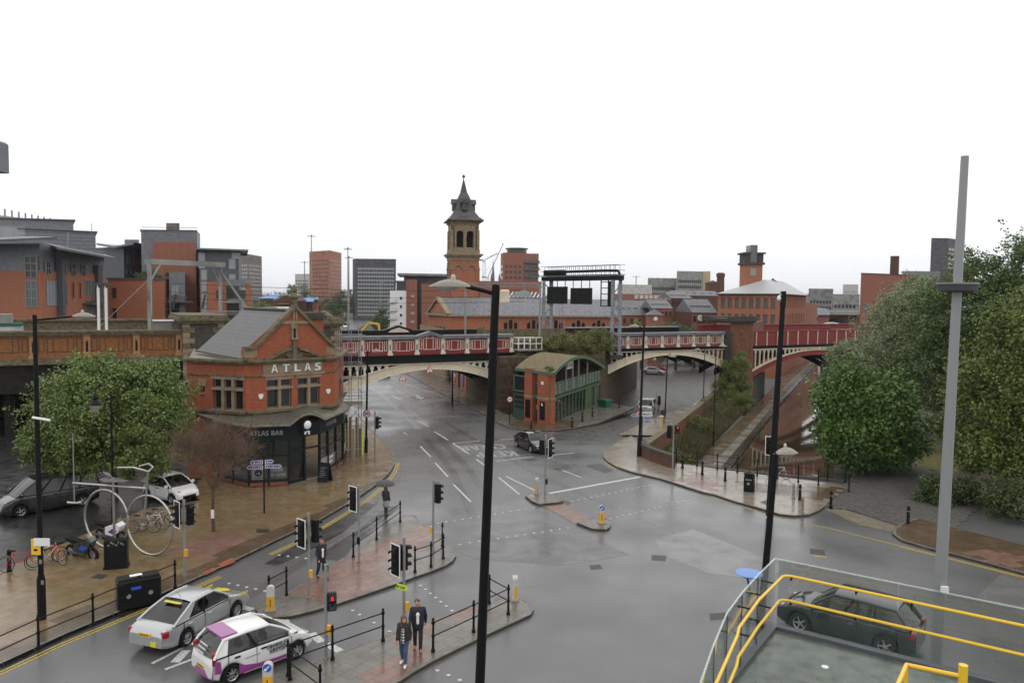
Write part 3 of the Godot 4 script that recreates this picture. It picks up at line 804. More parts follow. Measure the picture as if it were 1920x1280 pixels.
func canal() -> void:
	var mb := MB.new()
	var tr := [v2(13.7,-55),v2(20,-68.6),v2(43.9,-120.3),v2(76.2,-188),v2(104,-246)]
	var tl := [v2(10.5,-55),v2(17.4,-68.5),v2(31.2,-98.2),v2(50,-139.2),v2(77,-197),v2(98,-246)]
	var pl := tr.duplicate(); var q := tl.duplicate(); q.reverse(); pl.append_array(q)
	mb.prism(pl,-3.4,-2.0)
	var tp := done(mb,"towpath","brown_flag1",self)
	struct(tp)
	for i in tr.size() - 1: # coping stones of the canal edge
		var L: float = tr[i].distance_to(tr[i + 1])
		var k := int(L / 1.5)
		for j in k:
			var a: Vector2 = tr[i].lerp(tr[i + 1],(j + 0.01) / k); var b: Vector2 = tr[i].lerp(tr[i + 1],(j + 0.99) / k)
			var m2 := MB.new()
			m2.bar(v3(a.x - 0.35,-2.03,a.y),v3(b.x - 0.35,-2.03,b.y),0.85,0.22)
			done(m2,"coping_stone",["stone_moss","kerb","grey_flag1"][j % 3],tp)
	mb = MB.new()
	mb.sheet([v2(11,-51),v2(24,-51),v2(90,-180),v2(125,-250),v2(104,-248),v2(76,-188),v2(43.5,-120),v2(19.5,-68)],-2.75)
	struct(done(mb,"water","water",self))
	# far quay walls of the basin
	mb = MB.new()
	mb.prism([v2(84,-184),v2(92,-180),v2(140,-246),v2(104,-248)],-3.2,-1.2)
	tag(done(mb,"quay_wall","stone_brown",self),"low brown quay wall at the far bend of the canal","wall")
	# brick wall between the street and the towpath
	var w := thing("canal_wall","long weathered brick wall with mossy stone coping between cobbled street and towpath","wall")
	var line := [v3(10.6,0.9,-59.3),v3(15.4,0.6,-71),v3(22,0.05,-88),v3(29.2,-0.35,-106.5)]
	var wm := MB.new(); var cm := MB.new()
	for i in 3:
		var a: Vector3 = line[i]; var b: Vector3 = line[i + 1]
		var s := (b - a).cross(Vector3.UP).normalized() * 0.22
		var da := v3(0,-3.4 - a.y,0); var db := v3(0,-3.4 - b.y,0)
		wm.hex([a - s + da,a + s + da,b + s + db,b - s + db,a - s,a + s,b + s,b - s])
		var k := int(a.distance_to(b) / 1.2)
		for j in k:
			var m2 := MB.new()
			m2.bar(a.lerp(b,(j + 0.01) / k) + v3(0,0.08,0),a.lerp(b,(j + 0.99) / k) + v3(0,0.08,0),0.62,0.17)
			done(m2,"coping_stone","stone_moss",w)
	done(wm,"brickwork","brick_old",w)
	# end of the wall at the street, curved and lower
	w = thing("parapet_wall","short curved brick parapet with dark stone coping by canal railings","wall")
	var pts := [v2(10.76,-61.26),v2(10.57,-59.17),v2(11.01,-57.44),v2(11.58,-56.17),v2(12.04,-55.13)]
	wm = MB.new(); cm = MB.new()
	for i in pts.size() - 1:
		var a := v3(pts[i].x,0,pts[i].y); var b := v3(pts[i + 1].x,0,pts[i + 1].y)
		wm.bar(a + v3(0,-0.2,0),b + v3(0,-0.2,0),0.4,2.3); cm.bar(a + v3(0,1.03,0),b + v3(0,1.03,0),0.55,0.16)
	done(wm,"brickwork","brick_dark",w); done(cm,"coping","stone_dark",w)
	w = thing("wall_pier","small round-topped sandstone pier on the wall beside dark lamp post","pier",v3(14.89,0.0,-73.93))
	wm = MB.new(); wm.lathe([v2(0.2,-1.0),v2(0.2,0.9),v2(0.25,0.95),v2(0.25,1.05),v2(0.16,1.12),v2(0.0,1.14)],12)
	done(wm,"shaft","tan",w)
	# street end of the canal
	mb = MB.new(); mb.prism([v2(11,-57.3),v2(24,-51.2),v2(24.2,-51.6),v2(11.2,-57.8)],-3.4,0.1)
	tag(done(mb,"retaining_wall","stone_dark",self),"dark retaining wall under the canal railings","wall")
	# right bank
	mb = MB.new()
	var bank := [v2(22.6,-52),v2(28.2,-64.8),v2(52.1,-116.5),v2(84,-184),v2(94,-204),v2(140,-256),v2(260,-256),v2(260,-30),v2(60,-36),v2(40,-42)]
	mb.prism(bank,-3.3,-0.02)
	var bk := done(mb,"bank","soil",self)
	struct(bk)
	# sloping green strip between wall and towpath
	mb = MB.new()
	var A := [v3(11,-0.6,-59),v3(16,-0.8,-71),v3(22.6,-1.2,-88),v3(29,-1.6,-105)]
	var B := [v3(12.6,-1.96,-58),v3(18.6,-1.97,-71),v3(26.2,-1.97,-88),v3(34,-1.98,-105)]
	var rows := []
	for i in 4: rows.append([A[i],A[i].lerp(B[i],0.5) + v3(0,0.15,0),B[i]])
	mb.grid(rows)
	var gb := done(mb,"grass_bank","soil",self)
	struct(gb)
	var blade := MB.new()
	for i in 7:
		var t := TAU * i / 7
		var o := v3(cos(t),0,sin(t))
		blade.tri(o * 0.04 + o.cross(Vector3.UP) * 0.02,o * 0.04 - o.cross(Vector3.UP) * 0.02,o * (0.2 + 0.06 * (i % 3)) + v3(0,0.3 + 0.12 * (i % 2),0))
	var xs := []; var cs := []
	for i in 5200:
		var t := rng.randf() * 3.0; var s := rng.randf()
		var k := mini(int(t),2)
		var p: Vector3 = A[k].lerp(A[k + 1],t - k).lerp(B[k].lerp(B[k + 1],t - k),s) + v3(0,0.05 + 0.12 * sin(s * PI),0)
		xs.append(Transform3D(Basis(Vector3.UP,rng.randf() * TAU).scaled(Vector3.ONE * rng.randf_range(0.6,1.7)),p))
		var g := rng.randf()
		cs.append(Color(0.05 + 0.06 * g,0.06 + 0.03 * g,0.015 + 0.01 * g))
	var gr := copies(blade.mesh(),xs,cs,"bank_grass","leaf",self)
	stuff(gr); tag(gr,"rough yellowing grass on the slope above the towpath","grass")

func copies(mesh: Mesh,xs: Array,cs: Array,called: String,m: String,parent: Node) -> MultiMeshInstance3D:
	if not mats.has("leaf"):
		var lm := mk("leaf",Color(1,1,1),0.55)
		lm.vertex_color_use_as_albedo = true
		lm.backlight_enabled = true; lm.backlight = Color(0.12,0.14,0.03)
		lm.cull_mode = BaseMaterial3D.CULL_DISABLED
	var mm := MultiMesh.new()
	mm.transform_format = MultiMesh.TRANSFORM_3D
	mm.use_colors = cs.size() > 0
	mm.mesh = mesh
	mm.instance_count = xs.size()
	for i in xs.size():
		mm.set_instance_transform(i,xs[i])
		if cs.size() > 0: mm.set_instance_color(i,cs[i])
	var o := MultiMeshInstance3D.new()
	o.multimesh = mm
	o.material_override = mt(m)
	o.name = numbered(called) if parent == self else called
	parent.add_child(o,true)
	return o

# ------------------------------------------------------------------ railway viaduct (local frame: x along the face, z towards the street)
const VP := Vector3(0,0,-87.5)
const VR := 0.5028

func vthing(called: String,label: String,category: String) -> Node3D:
	return thing(called,label,category,VP,VR)

func rect_frame(mb: MB,x0: float,y0: float,x1: float,y1: float,w: float,z0: float,z1: float) -> void:
	mb.bb(x0,y0,z0,x1,y0 + w,z1); mb.bb(x0,y1 - w,z0,x1,y1,z1)
	mb.bb(x0,y0 + w,z0,x0 + w,y1 - w,z1); mb.bb(x1 - w,y0 + w,z0,x1,y1 - w,z1)

func bay(root: Node3D,x0: float,x1: float,y0: float,y1: float,red: String,mould: String,arched := false,z := 0.0) -> void:
	var mb := MB.new()
	mb.bb(x0,y0,z - 0.12,x1,y1,z)
	var p := done(mb,"panel",red,root)
	var m := MB.new()
	var w := x1 - x0; var h := y1 - y0
	var a := y0 + h * 0.28; var b := y1 - h * 0.13
	var t := 0.06
	rect_frame(m,x0 + w * 0.05,a,x0 + w * 0.17,b,t,z,z + 0.03); rect_frame(m,x1 - w * 0.17,a,x1 - w * 0.05,b,t,z,z + 0.03)
	rect_frame(m,x0 + w * 0.22,a - 0.06,x1 - w * 0.22,b + 0.02,t,z,z + 0.03)
	m.bb(x0 + w * 0.34,a,z,x0 + w * 0.34 + t,b - t,z + 0.03); m.bb(x1 - w * 0.34 - t,a,z,x1 - w * 0.34,b - t,z + 0.03)
	if arched:
		var pts := []
		for i in 9: pts.append(v3((x0 + x1) / 2 - cos(PI * i / 8) * w * 0.15,b - 0.05 + sin(PI * i / 8) * 0.38,z + 0.02))
		for i in 8: m.bar(pts[i],pts[i + 1],0.05,0.07,Vector3.BACK)
	done(m,"moulding",mould,p)

func pilaster(root: Node3D,x: float,y0: float,y1: float,m: String,z := 0.0,w := 0.36) -> void:
	var mb := MB.new()
	mb.bb(x - w / 2,y0,z - 0.12,x - w * 0.22,y1,z + 0.16); mb.bb(x + w * 0.22,y0,z - 0.12,x + w / 2,y1,z + 0.16)
	mb.bb(x - w * 0.22,y0,z - 0.12,x + w * 0.22,y0 + 0.5,z + 0.16); mb.bb(x - w * 0.22,y1 - 0.45,z - 0.12,x + w * 0.22,y1,z + 0.16)
	mb.bb(x - w * 0.22,y0 + 0.5,z - 0.12,x + w * 0.22,y1 - 0.45,z + 0.06)
	mb.bb(x - w * 0.75,y0,z - 0.1,x + w * 0.75,y0 + 0.22,z + 0.26); mb.bb(x - w * 0.62,y0 + 0.22,z - 0.1,x + w * 0.62,y0 + 0.34,z + 0.21)
	mb.bb(x - w * 0.6,y1 - 0.12,z - 0.1,x + w * 0.6,y1,z + 0.2)
	var p := done(mb,"pilaster",m,root)
	var s := MB.new()
	s.bb(x - w * 0.17,y0 + 0.55,z + 0.03,x + w * 0.17,y1 - 0.6,z + 0.08)
	done(s,"slot","black_iron",p)

func arch_ring(root: Node3D,xc: float,half: float,b0: float,bd: float,t0: float,td: float,z0: float,z1: float,m: String,lip := "",called := "arch_rib") -> MeshInstance3D:
	var mb := MB.new(); var lp := MB.new()
	var N := 28
	var P := func(i: int,top: bool) -> Vector2:
		var t := -1.0 + 2.0 * i / N
		return v2(xc + half * t,(t0 - td * t * t) if top else (b0 - bd * t * t))
	for i in N:
		var a: Vector2 = P.call(i,false); var b: Vector2 = P.call(i + 1,false); var c: Vector2 = P.call(i + 1,true); var d: Vector2 = P.call(i,true)
		mb.quad(v3(a.x,a.y,z1),v3(b.x,b.y,z1),v3(c.x,c.y,z1),v3(d.x,d.y,z1))
		mb.quad(v3(b.x,b.y,z0),v3(a.x,a.y,z0),v3(d.x,d.y,z0),v3(c.x,c.y,z0))
		mb.quad(v3(a.x,a.y,z0),v3(b.x,b.y,z0),v3(b.x,b.y,z1),v3(a.x,a.y,z1))
		mb.quad(v3(d.x,d.y,z1),v3(c.x,c.y,z1),v3(c.x,c.y,z0),v3(d.x,d.y,z0))
		lp.bar(v3(d.x,d.y,z1 - 0.1),v3(c.x,c.y,z1 - 0.1),0.4,0.1); lp.bar(v3(a.x,a.y,z1 - 0.1),v3(b.x,b.y,z1 - 0.1),0.4,0.08)
	for i in range(4,N,4):
		var a: Vector2 = P.call(i,false); var d: Vector2 = P.call(i,true)
		lp.bb(a.x - 0.04,a.y,z1,a.x + 0.04,d.y,z1 + 0.09)
	var o := done(mb,called,m,root)
	if lip != "": done(lp,"flange",lip,o)
	return o

func posts(root: Node3D,x0: float,x1: float,step: float,xc: float,half: float,t0: float,td: float,top: float,m: String,w: float,arches: bool) -> void:
	var x := x0
	while x <= x1:
		var t := (x - xc) / half
		var y := t0 - td * t * t
		if top - y > 0.25:
			var mb := MB.new()
			mb.bb(x - w / 2,y - 0.05,-0.16,x + w / 2,top,0.02)
			if top - y > 0.7:
				mb.bb(x - w,top - 0.4,-0.14,x + w,top - 0.3,0.05)
			if arches:
				for s in [-1,1]:
					mb.ext([v2(x + s * w / 2,top - 0.55),v2(x + s * step * 0.25,top - 0.2),v2(x + s * step * 0.46,top),v2(x + s * w / 2,top)],-0.1,0.0)
			done(mb,"spandrel_post",m,root)
		x += step

func deck(root: Node3D,x0: float,x1: float,y: float,zb: float,beam0: float,beam1: float) -> void:
	var mb := MB.new()
	mb.bb(x0,y,zb,x1,beam1 - 0.02,-0.35)
	done(mb,"deck","soot_and_shade",root)
	mb = MB.new()
	mb.bb(x0,beam0,-0.35,x1,beam1,0.12); mb.bb(x0,beam1 - 0.12,-0.3,x1,beam1 + 0.03,0.34); mb.bb(x0,beam0 - 0.02,-0.3,x1,beam0 + 0.1,0.24)
	done(mb,"edge_beam","black_iron",root)

func stone_pier(root: Node3D,x0: float,x1: float,z0: float,z1: float,top: float,infill: String) -> void:
	var mb := MB.new()
	mb.bb(x0 + 0.04,-1.5,z0,x1 - 0.04,top - 0.8,z1 - 0.05)
	done(mb,"core",infill,root)
	for s in [0,1]:
		var y := 0.0
		var k := 0
		while y < top - 1.0:
			var w: float = 1.0 if k % 2 == 0 else 0.6
			var q := MB.new()
			if s == 0: q.bb(x0,y + 0.01,z1 - 0.6,x0 + w,y + 0.49,z1)
			else: q.bb(x1 - w,y + 0.01,z1 - 0.6,x1,y + 0.49,z1)
			done(q,"quoin","stone" if k % 3 else "stone_moss",root)
			y += 0.5; k += 1
	mb = MB.new()
	mb.bb(x0 - 0.2,top - 0.8,z0 - 0.2,x1 + 0.2,top - 0.55,z1 + 0.2); mb.bb(x0 - 0.45,top - 0.55,z0 - 0.45,x1 + 0.45,top - 0.3,z1 + 0.45)
	mb.bb(x0 - 0.25,top - 0.3,z0 - 0.25,x1 + 0.25,top,z1 + 0.25)
	done(mb,"cornice","stone_moss",root)

func viaduct() -> void:
	# --- ochre girder bridge on the left
	var r := vthing("girder_bridge","ochre panelled railway girder bridge with grey coping at the left edge","bridge")
	var xs := [-55.4,-51.3,-47.21,-43.16,-39.22,-35.64]
	for i in 5:
		bay(r,xs[i] + 0.2,xs[i + 1] - 0.2,6.9,8.9,"ochre","ochre_dark")
	for x in xs: pilaster(r,x,6.85,8.9,"ochre_pale",0.0,0.5)
	var mb := MB.new()
	mb.bb(-62,8.88,-0.5,-35.3,9.1,0.3); mb.bb(-62,9.1,-0.5,-35.3,9.29,0.42)
	done(mb,"coping","stone_moss",r)
	mb = MB.new(); mb.bb(-62,6.35,-0.4,-35.3,6.88,0.3); done(mb,"ledge","stone_moss",r)
	mb = MB.new(); mb.bb(-62,3.95,-0.4,-35.3,6.35,-0.1)
	for k in 8: mb.bb(-60.0 + k * 3.2,3.95,-0.1,-59.85 + k * 3.2,6.35,0.12)
	mb.bb(-62,3.9,-0.5,-35.3,4.05,0.15)
	done(mb,"girder","soot_and_shade",r)
	mb = MB.new(); mb.bb(-62,5.6,-24,-31.5,6.3,-0.4)  # slab made extra deep to shut daylight out beneath
	for k in 7: mb.bb(-62,4.4,-3.5 * k - 3.0,-31.5,5.6,-3.5 * k - 2.6)
	done(mb,"deck","soot_and_shade",r)
	mb = MB.new(); mb.bb(-70,-0.2,-24,-56.5,6.0,-0.6); mb.bb(-56.5,-0.2,-24.4,-31.5,6.0,-23.6); mb.bb(-49.6,0,-2.6,-48.8,4.0,-1.8)  # walls at the side and back added so the road underneath stays dark
	done(mb,"abutment","soot_and_shade",r)
	mb = MB.new(); mb.bb(-62,6.3,-13.2,-35,9.9,-12.6); mb.bb(-62,9.7,-13.4,-35,9.95,-12.4)
	done(mb,"far_parapet","stone_moss",r)
	mb = MB.new(); mb.bb(-58.4,6.3,-14,-53.4,10.6,-11.6); mb.bb(-58.9,10.6,-14.4,-52.9,11.1,-11.2); mb.bb(-58.7,10.3,-14.2,-53.1,10.6,-11.4)
	done(mb,"far_pier","stone_dark",r)
	# --- stone piers either side of the bar
	r = vthing("stone_pier","dark stone railway pier with mossy cornice left of the red-brick gable","pier")
	stone_pier(r,-35.35,-31.7,-10,0.7,10.66,"stone_dark")
	r = vthing("stone_pier","dark stone railway pier right of the red-brick gable behind scaffolding","pier")
	stone_pier(r,-23.2,-20.5,-10,0.7,10.3,"stone_dark")
	mb = MB.new()
	mb.lathe([v2(1.0,10.3),v2(1.0,10.55),v2(0.75,10.6),v2(0.35,10.95),v2(0.3,11.0),v2(0.0,11.05)],8,v3(-21.6,0,-1.2))
	done(mb,"cap","stone_moss",r)
	r = vthing("viaduct_wall","mossy stone viaduct wall behind the red-brick bar's slate roof","wall")
	mb = MB.new(); mb.bb(-31.5,-0.5,-10,-23.4,8.6,0.1); done(mb,"masonry","stone_brown",r)
	mb = MB.new(); mb.bb(-31.5,8.6,-0.7,-23.4,9.0,0.4); mb.bb(-31.5,9.6,-10.4,-23.4,9.9,-9.6); mb.bb(-31.5,8.6,-10.3,-23.4,9.6,-9.8); done(mb,"coping","stone_moss",r)
	# --- red and cream arch over the main road
	r = vthing("arch_bridge","crimson and cream iron railway arch over the main road with pointed central coping","bridge")
	xs = [-20.5,-18.02,-14.94,-11.87,-8.8,-5.84,-3.07,-0.1]
	for i in 7: bay(r,xs[i] + 0.17,xs[i + 1] - 0.17,6.31,8.0 + (0.35 if i == 3 else 0.0),"bridge_red","cream_white",i == 3)
	for i in range(1,8): pilaster(r,xs[i],6.3,8.0,"cream_white")
	mb = MB.new()
	for q in [[-20.5,-12.0],[-8.7,0.1]]:
		mb.ext([v2(q[0],8.0),v2(q[1],8.0),v2(q[1],8.34),v2(q[0],8.34)],-0.5,0.28)
	mb.ext([v2(-12.0,8.0),v2(-10.35,8.5),v2(-8.7,8.0),v2(-8.7,8.34),v2(-10.35,8.86),v2(-12.0,8.34)],-0.5,0.28)
	done(mb,"coping","coping_grey",r)
	mb = MB.new(); mb.bb(-20.5,8.345,-0.5,-12.1,8.41,0.05); mb.bb(-8.6,8.345,-0.5,0.1,8.41,0.05); done(mb,"capping","coping_pale",r)
	deck(r,-20.5,0.2,5.7,-10,5.42,6.28)
	mb = MB.new(); mb.bb(-20.5,5.26,-0.3,0.2,5.4,0.16); done(mb,"bottom_flange","cream",r)
	var ring := arch_ring(r,-10.2,10.1,4.68,2.6,5.42,2.05,-0.35,0.02,"cream","cream_white")
	posts(r,-20.1,-0.2,0.8,-10.2,10.1,5.42,2.05,5.28,"cream_white",0.2,true)
	for z in [-3.4,-6.6,-9.8]: arch_ring(r,-10.2,10.1,4.68,2.6,5.42,2.05,z - 0.2,z,"soot_and_shade","","inner_rib")
	mb = MB.new(); mb.bb(-20.5,6.3,-10.3,0.2,8.0,-10.0); done(mb,"far_panel","bridge_red",r)
	mb = MB.new(); mb.ext([v2(-20.5,7.98),v2(-12.6,7.98),v2(-12.6,7.98),v2(-8.2,7.98),v2(0.2,7.98),v2(0.2,8.55),v2(-8.5,8.55),v2(-10.35,9.15),v2(-12.2,8.55),v2(-20.5,8.55)],-10.6,-9.7)
	done(mb,"far_coping","black_iron",r)
	mb = MB.new(); mb.ext([v2(-11.7,8.3),v2(-9.0,8.3),v2(-9.3,8.55),v2(-10.35,8.86),v2(-11.4,8.55)],-9.7,-9.62); done(mb,"far_gable_panel","cream",r)
	# low bridge signs fixed to the arch
	for q in [[-13.58,3.95,"left"],[-10.42,4.7,"right"]]:
		var s := thing("warning_sign","red-bordered arch bridge warning triangle, %s one of the pair on the cream arch" % q[2],"sign",VP + Basis(Vector3.UP,VR) * v3(q[0],q[1],0.25),VR,"arch bridge warning signs")
		triangle_sign(s,0.95)
	# --- abutment between the two arches
	r = thing("abutment_wall","stained stone abutment wall between the two railway arches along the cobbled street","wall")
	mb = MB.new(); mb.prism([v2(-1.2,-84.2),v2(11.0,-91),v2(20,-119.5),v2(11,-124),v2(-5.9,-98.6)],-2.0,5.9)
	done(mb,"masonry","stone_brown",r)
	var vb := Basis(Vector3.UP,VR)
	mb = MB.new(); mb.xf = Transform3D(vb,VP)
	mb.bb(0.1,5.9,-10.3,14.7,7.3,-0.5); done(mb,"upper_wall","stone_brown",r)
	mb = MB.new(); mb.xf = Transform3D(vb,VP)
	mb.bb(0.1,7.3,-0.9,14.7,7.62,-0.3); mb.bb(0.1,7.3,-10.5,14.7,8.5,-10.1); done(mb,"coping","stone_moss",r)
	# --- faded arch over the cobbled street
	r = vthing("arch_bridge","faded pink and cream iron railway arch over the cobbled street","bridge")
	xs = [13.73,16.73,19.65,22.35,25.09,27.77,30.38,33.03]
	for i in 7: bay(r,xs[i] + 0.17,xs[i + 1] - 0.17,6.35,7.9,"bridge_red_faded","cream_white",i == 6)
	for i in range(1,8): pilaster(r,xs[i],6.33,7.9,"cream_white")
	mb = MB.new(); mb.bb(14.2,7.9,-0.5,33.9,8.25,0.28); done(mb,"coping","coping_grey",r)
	mb = MB.new(); mb.bb(14.2,8.26,-0.5,33.9,8.32,0.0); done(mb,"capping","coping_pale",r)
	deck(r,13.8,33.9,6.1,-10,6.0,6.33)
	mb = MB.new(); mb.bb(14.0,5.84,-0.3,33.9,5.98,0.16); done(mb,"bottom_flange","cream",r)
	arch_ring(r,23.7,9.9,5.36,2.15,6.0,1.75,-0.35,0.02,"cream","cream_white")
	posts(r,14.4,33.4,0.78,23.7,9.9,6.0,1.75,5.86,"cream_white",0.12,false)
	for z in [-3.4,-6.6,-9.8]: arch_ring(r,23.7,9.9,5.36,2.15,6.0,1.75,z - 0.2,z,"soot_and_shade","","inner_rib")
	mb = MB.new(); mb.bb(14.0,6.3,-10.3,33.9,8.0,-10.0); done(mb,"far_panel","bridge_red_faded",r)
	mb = MB.new(); mb.bb(14.0,8.0,-10.6,33.9,8.55,-9.7); done(mb,"far_coping","black_iron",r)
	mb = MB.new(); mb.bb(14.0,8.56,-10.5,33.9,8.66,-9.8); done(mb,"far_capping","coping_pale",r)
	for q in [[21.1,5.0,"left"],[23.68,5.45,"right"]]:
		var s := thing("warning_sign","grey-backed warning triangle on the faded arch over the cobbled street, %s one" % q[2],"sign",VP + vb * v3(q[0],q[1],0.22),VR,"arch bridge warning signs")
		triangle_sign(s,0.62,true)
	# --- weathered brick pier
	r = vthing("brick_pier","weathered red-brown brick railway pier with dark crumbling stone cap","pier")
	var bk := Basis(Vector3.UP,VR).inverse() * v3(0.42,0,-0.907) * 12.5 # the pier runs back parallel to the canal
	var b2 := v2(bk.x,bk.z)
	mb = MB.new(); mb.prism([v2(33.9,0.7),v2(38.1,0.7),v2(38.1,0.7) + b2,v2(33.9,0.7) + b2],-3.5,9.5); done(mb,"shaft","brick_old",r)
	mb = MB.new(); mb.bb(33.6,9.5,-3.2,38.4,9.75,1.0); mb.bb(33.4,9.75,-3.4,38.6,10.15,1.2); mb.bb(40.0,9.5,-11.6,44.3,10.2,-8.6)
	for k in 7: mb.bb(33.6 + k * 0.7,10.15,0.3,34.0 + k * 0.7,10.4,1.1)
	done(mb,"cap","stone_dark",r)
	mb = MB.new(); mb.bb(33.55,-3.5,-0.9,33.95,8.3,1.3); done(mb,"buttress","stone_dark",r)
	mb = MB.new(); mb.prism([v2(37.2,-0.6),v2(40.2,-0.6),v2(40.2,-0.6) + b2,v2(37.2,-0.6) + b2],-3.5,1.5); done(mb,"springing_block","stone_dark",r)
	# --- red bridge over the canal
	r = vthing("arch_bridge","red plated railway bridge with cream gothic spandrels over the canal","bridge")
	mb = MB.new(); mb.bb(38.1,6.22,-0.15,78,8.2,0.0); done(mb,"parapet_plate","red_paint",r)
	mb = MB.new(); mb.bb(38.1,8.2,-0.2,78,8.32,0.12); mb.bb(38.1,7.25,0.0,78,7.3,0.06); mb.bb(38.1,6.7,0.0,78,6.75,0.05); done(mb,"handrail","red_paint",r)
	var x: float = 39.53
	while x < 76:
		mb = MB.new(); mb.bb(x - 0.06,6.22,0.0,x + 0.06,8.2,0.12); done(mb,"stiffener","cream",r)
		x += 2.13
	deck(r,38.1,78,5.9,-10,5.86,6.2)
	mb = MB.new(); mb.bb(38.1,5.6,-0.3,78,5.84,0.14); done(mb,"bottom_flange","cream",r)
	arch_ring(r,52.0,13.7,4.62,3.15,5.36,2.95,-0.5,0.05,"red_paint")
	var lip := MB.new()
	for i in 28:
		var t0 := -1.0 + i / 14.0; var t1 := t0 + 1.0 / 14.0
		lip.bar(v3(52.0 + 13.7 * t0,5.42 - 2.95 * t0 * t0,0.0),v3(52.0 + 13.7 * t1,5.42 - 2.95 * t1 * t1,0.0),0.5,0.14)
	done(lip,"arch_flange","cream",r)
	posts(r,38.7,65.4,0.86,52.0,13.7,5.42,2.95,5.64,"cream",0.17,true)
	for z in [-3.4,-6.6,-9.8]: arch_ring(r,52.0,13.7,4.62,3.15,5.36,2.95,z - 0.3,z,"soot_and_shade","","inner_rib")
	mb = MB.new(); mb.bb(38.1,6.22,-10.3,80,8.7,-10.0); mb.bb(38.1,8.7,-10.4,80,8.84,-9.8); done(mb,"far_parapet","red_paint",r)
	mb = MB.new(); mb.bb(66,-3.5,-10.3,70,8,0.5); done(mb,"abutment","stone_brown",r)

func triangle_sign(s: Node3D,w: float,plain := false) -> void:
	var h := w * 0.87
	var mb := MB.new()
	mb.ext([v2(-w / 2,-h / 2),v2(w / 2,-h / 2),v2(0,h / 2)],-0.03,0.0)
	done(mb,"plate","galv" if plain else "sign_red",s)
	var k := 0.7
	mb = MB.new()
	mb.ext([v2(-w / 2 * k,-h / 2 * k - h * 0.04),v2(w / 2 * k,-h / 2 * k - h * 0.04),v2(0,h / 2 * k - h * 0.04)],0.001,0.012)
	done(mb,"face","cream" if plain else "sign_white",s)
	mb = MB.new()
	mb.lathe([v2(0,0),v2(0.06,0),v2(0.06,0.01),v2(0.0,0.011)],10,v3(-0.02,-h * 0.02,0.012),Basis(Vector3.RIGHT,PI / 2))
	mb.bb(-w * 0.12,-h * 0.34,0.013,w * 0.12,-h * 0.29,0.022)
	mb.bb(-w * 0.03,-h * 0.2,0.013,w * 0.03,-h * 0.1,0.022)
	done(mb,"symbol","black_paint",s)

# ------------------------------------------------------------------ corner bar of red brick
func mullion_window(root: Node3D,a: Vector2,b: Vector2,r: Rect2,nx: int,ty: float,inset: float) -> void:
	# stone-mullioned window set in an opening of the wall a-b
	var d := (b - a).normalized()
	var bas := Basis(v3(d.x,0,d.y),Vector3.UP,v3(-d.y,0,d.x))
	var at := Transform3D(bas,v3(a.x,0,a.y))
	var mb := MB.new()
	mb.xf = at
	var x0 := r.position.x; var x1 := r.end.x; var y0 := r.position.y; var y1 := r.end.y
	for i in range(1,nx):
		var x := lerpf(x0,x1,float(i) / nx)
		mb.bb(x - 0.1,y0,-inset,x + 0.1,y1,0.03)
	mb.bb(x0 - 0.12,ty - 0.08,-inset,x1 + 0.12,ty + 0.08,0.06)
	mb.bb(x0 - 0.15,y1,-0.05,x1 + 0.15,y1 + 0.28,0.04)
	mb.bb(x0 - 0.08,y0 - 0.1,-inset,x1 + 0.08,y0,0.1)
	var w := done(mb,"window","stone",root)
	var f := MB.new(); f.xf = at
	for i in nx:
		var p := lerpf(x0,x1,float(i) / nx) + 0.02; var q := lerpf(x0,x1,float(i + 1) / nx) - 0.02
		for y in [[y0,ty - 0.08],[ty + 0.08,y1]]: rect_frame(f,p,y[0],q,y[1],0.05,-inset * 0.75,-inset * 0.6)
	done(f,"sash","galv",w)
	for i in nx:
		var p := lerpf(x0,x1,float(i) / nx); var q := lerpf(x0,x1,float(i + 1) / nx)
		for y in [[y0,ty],[ty,y1]]:
			var g := MB.new(); g.xf = at
			g.quad(v3(p,y[0],-inset * 0.7),v3(q,y[0],-inset * 0.7),v3(q,y[1],-inset * 0.7),v3(p,y[1],-inset * 0.7))
			done(g,"pane","window_dark",w)

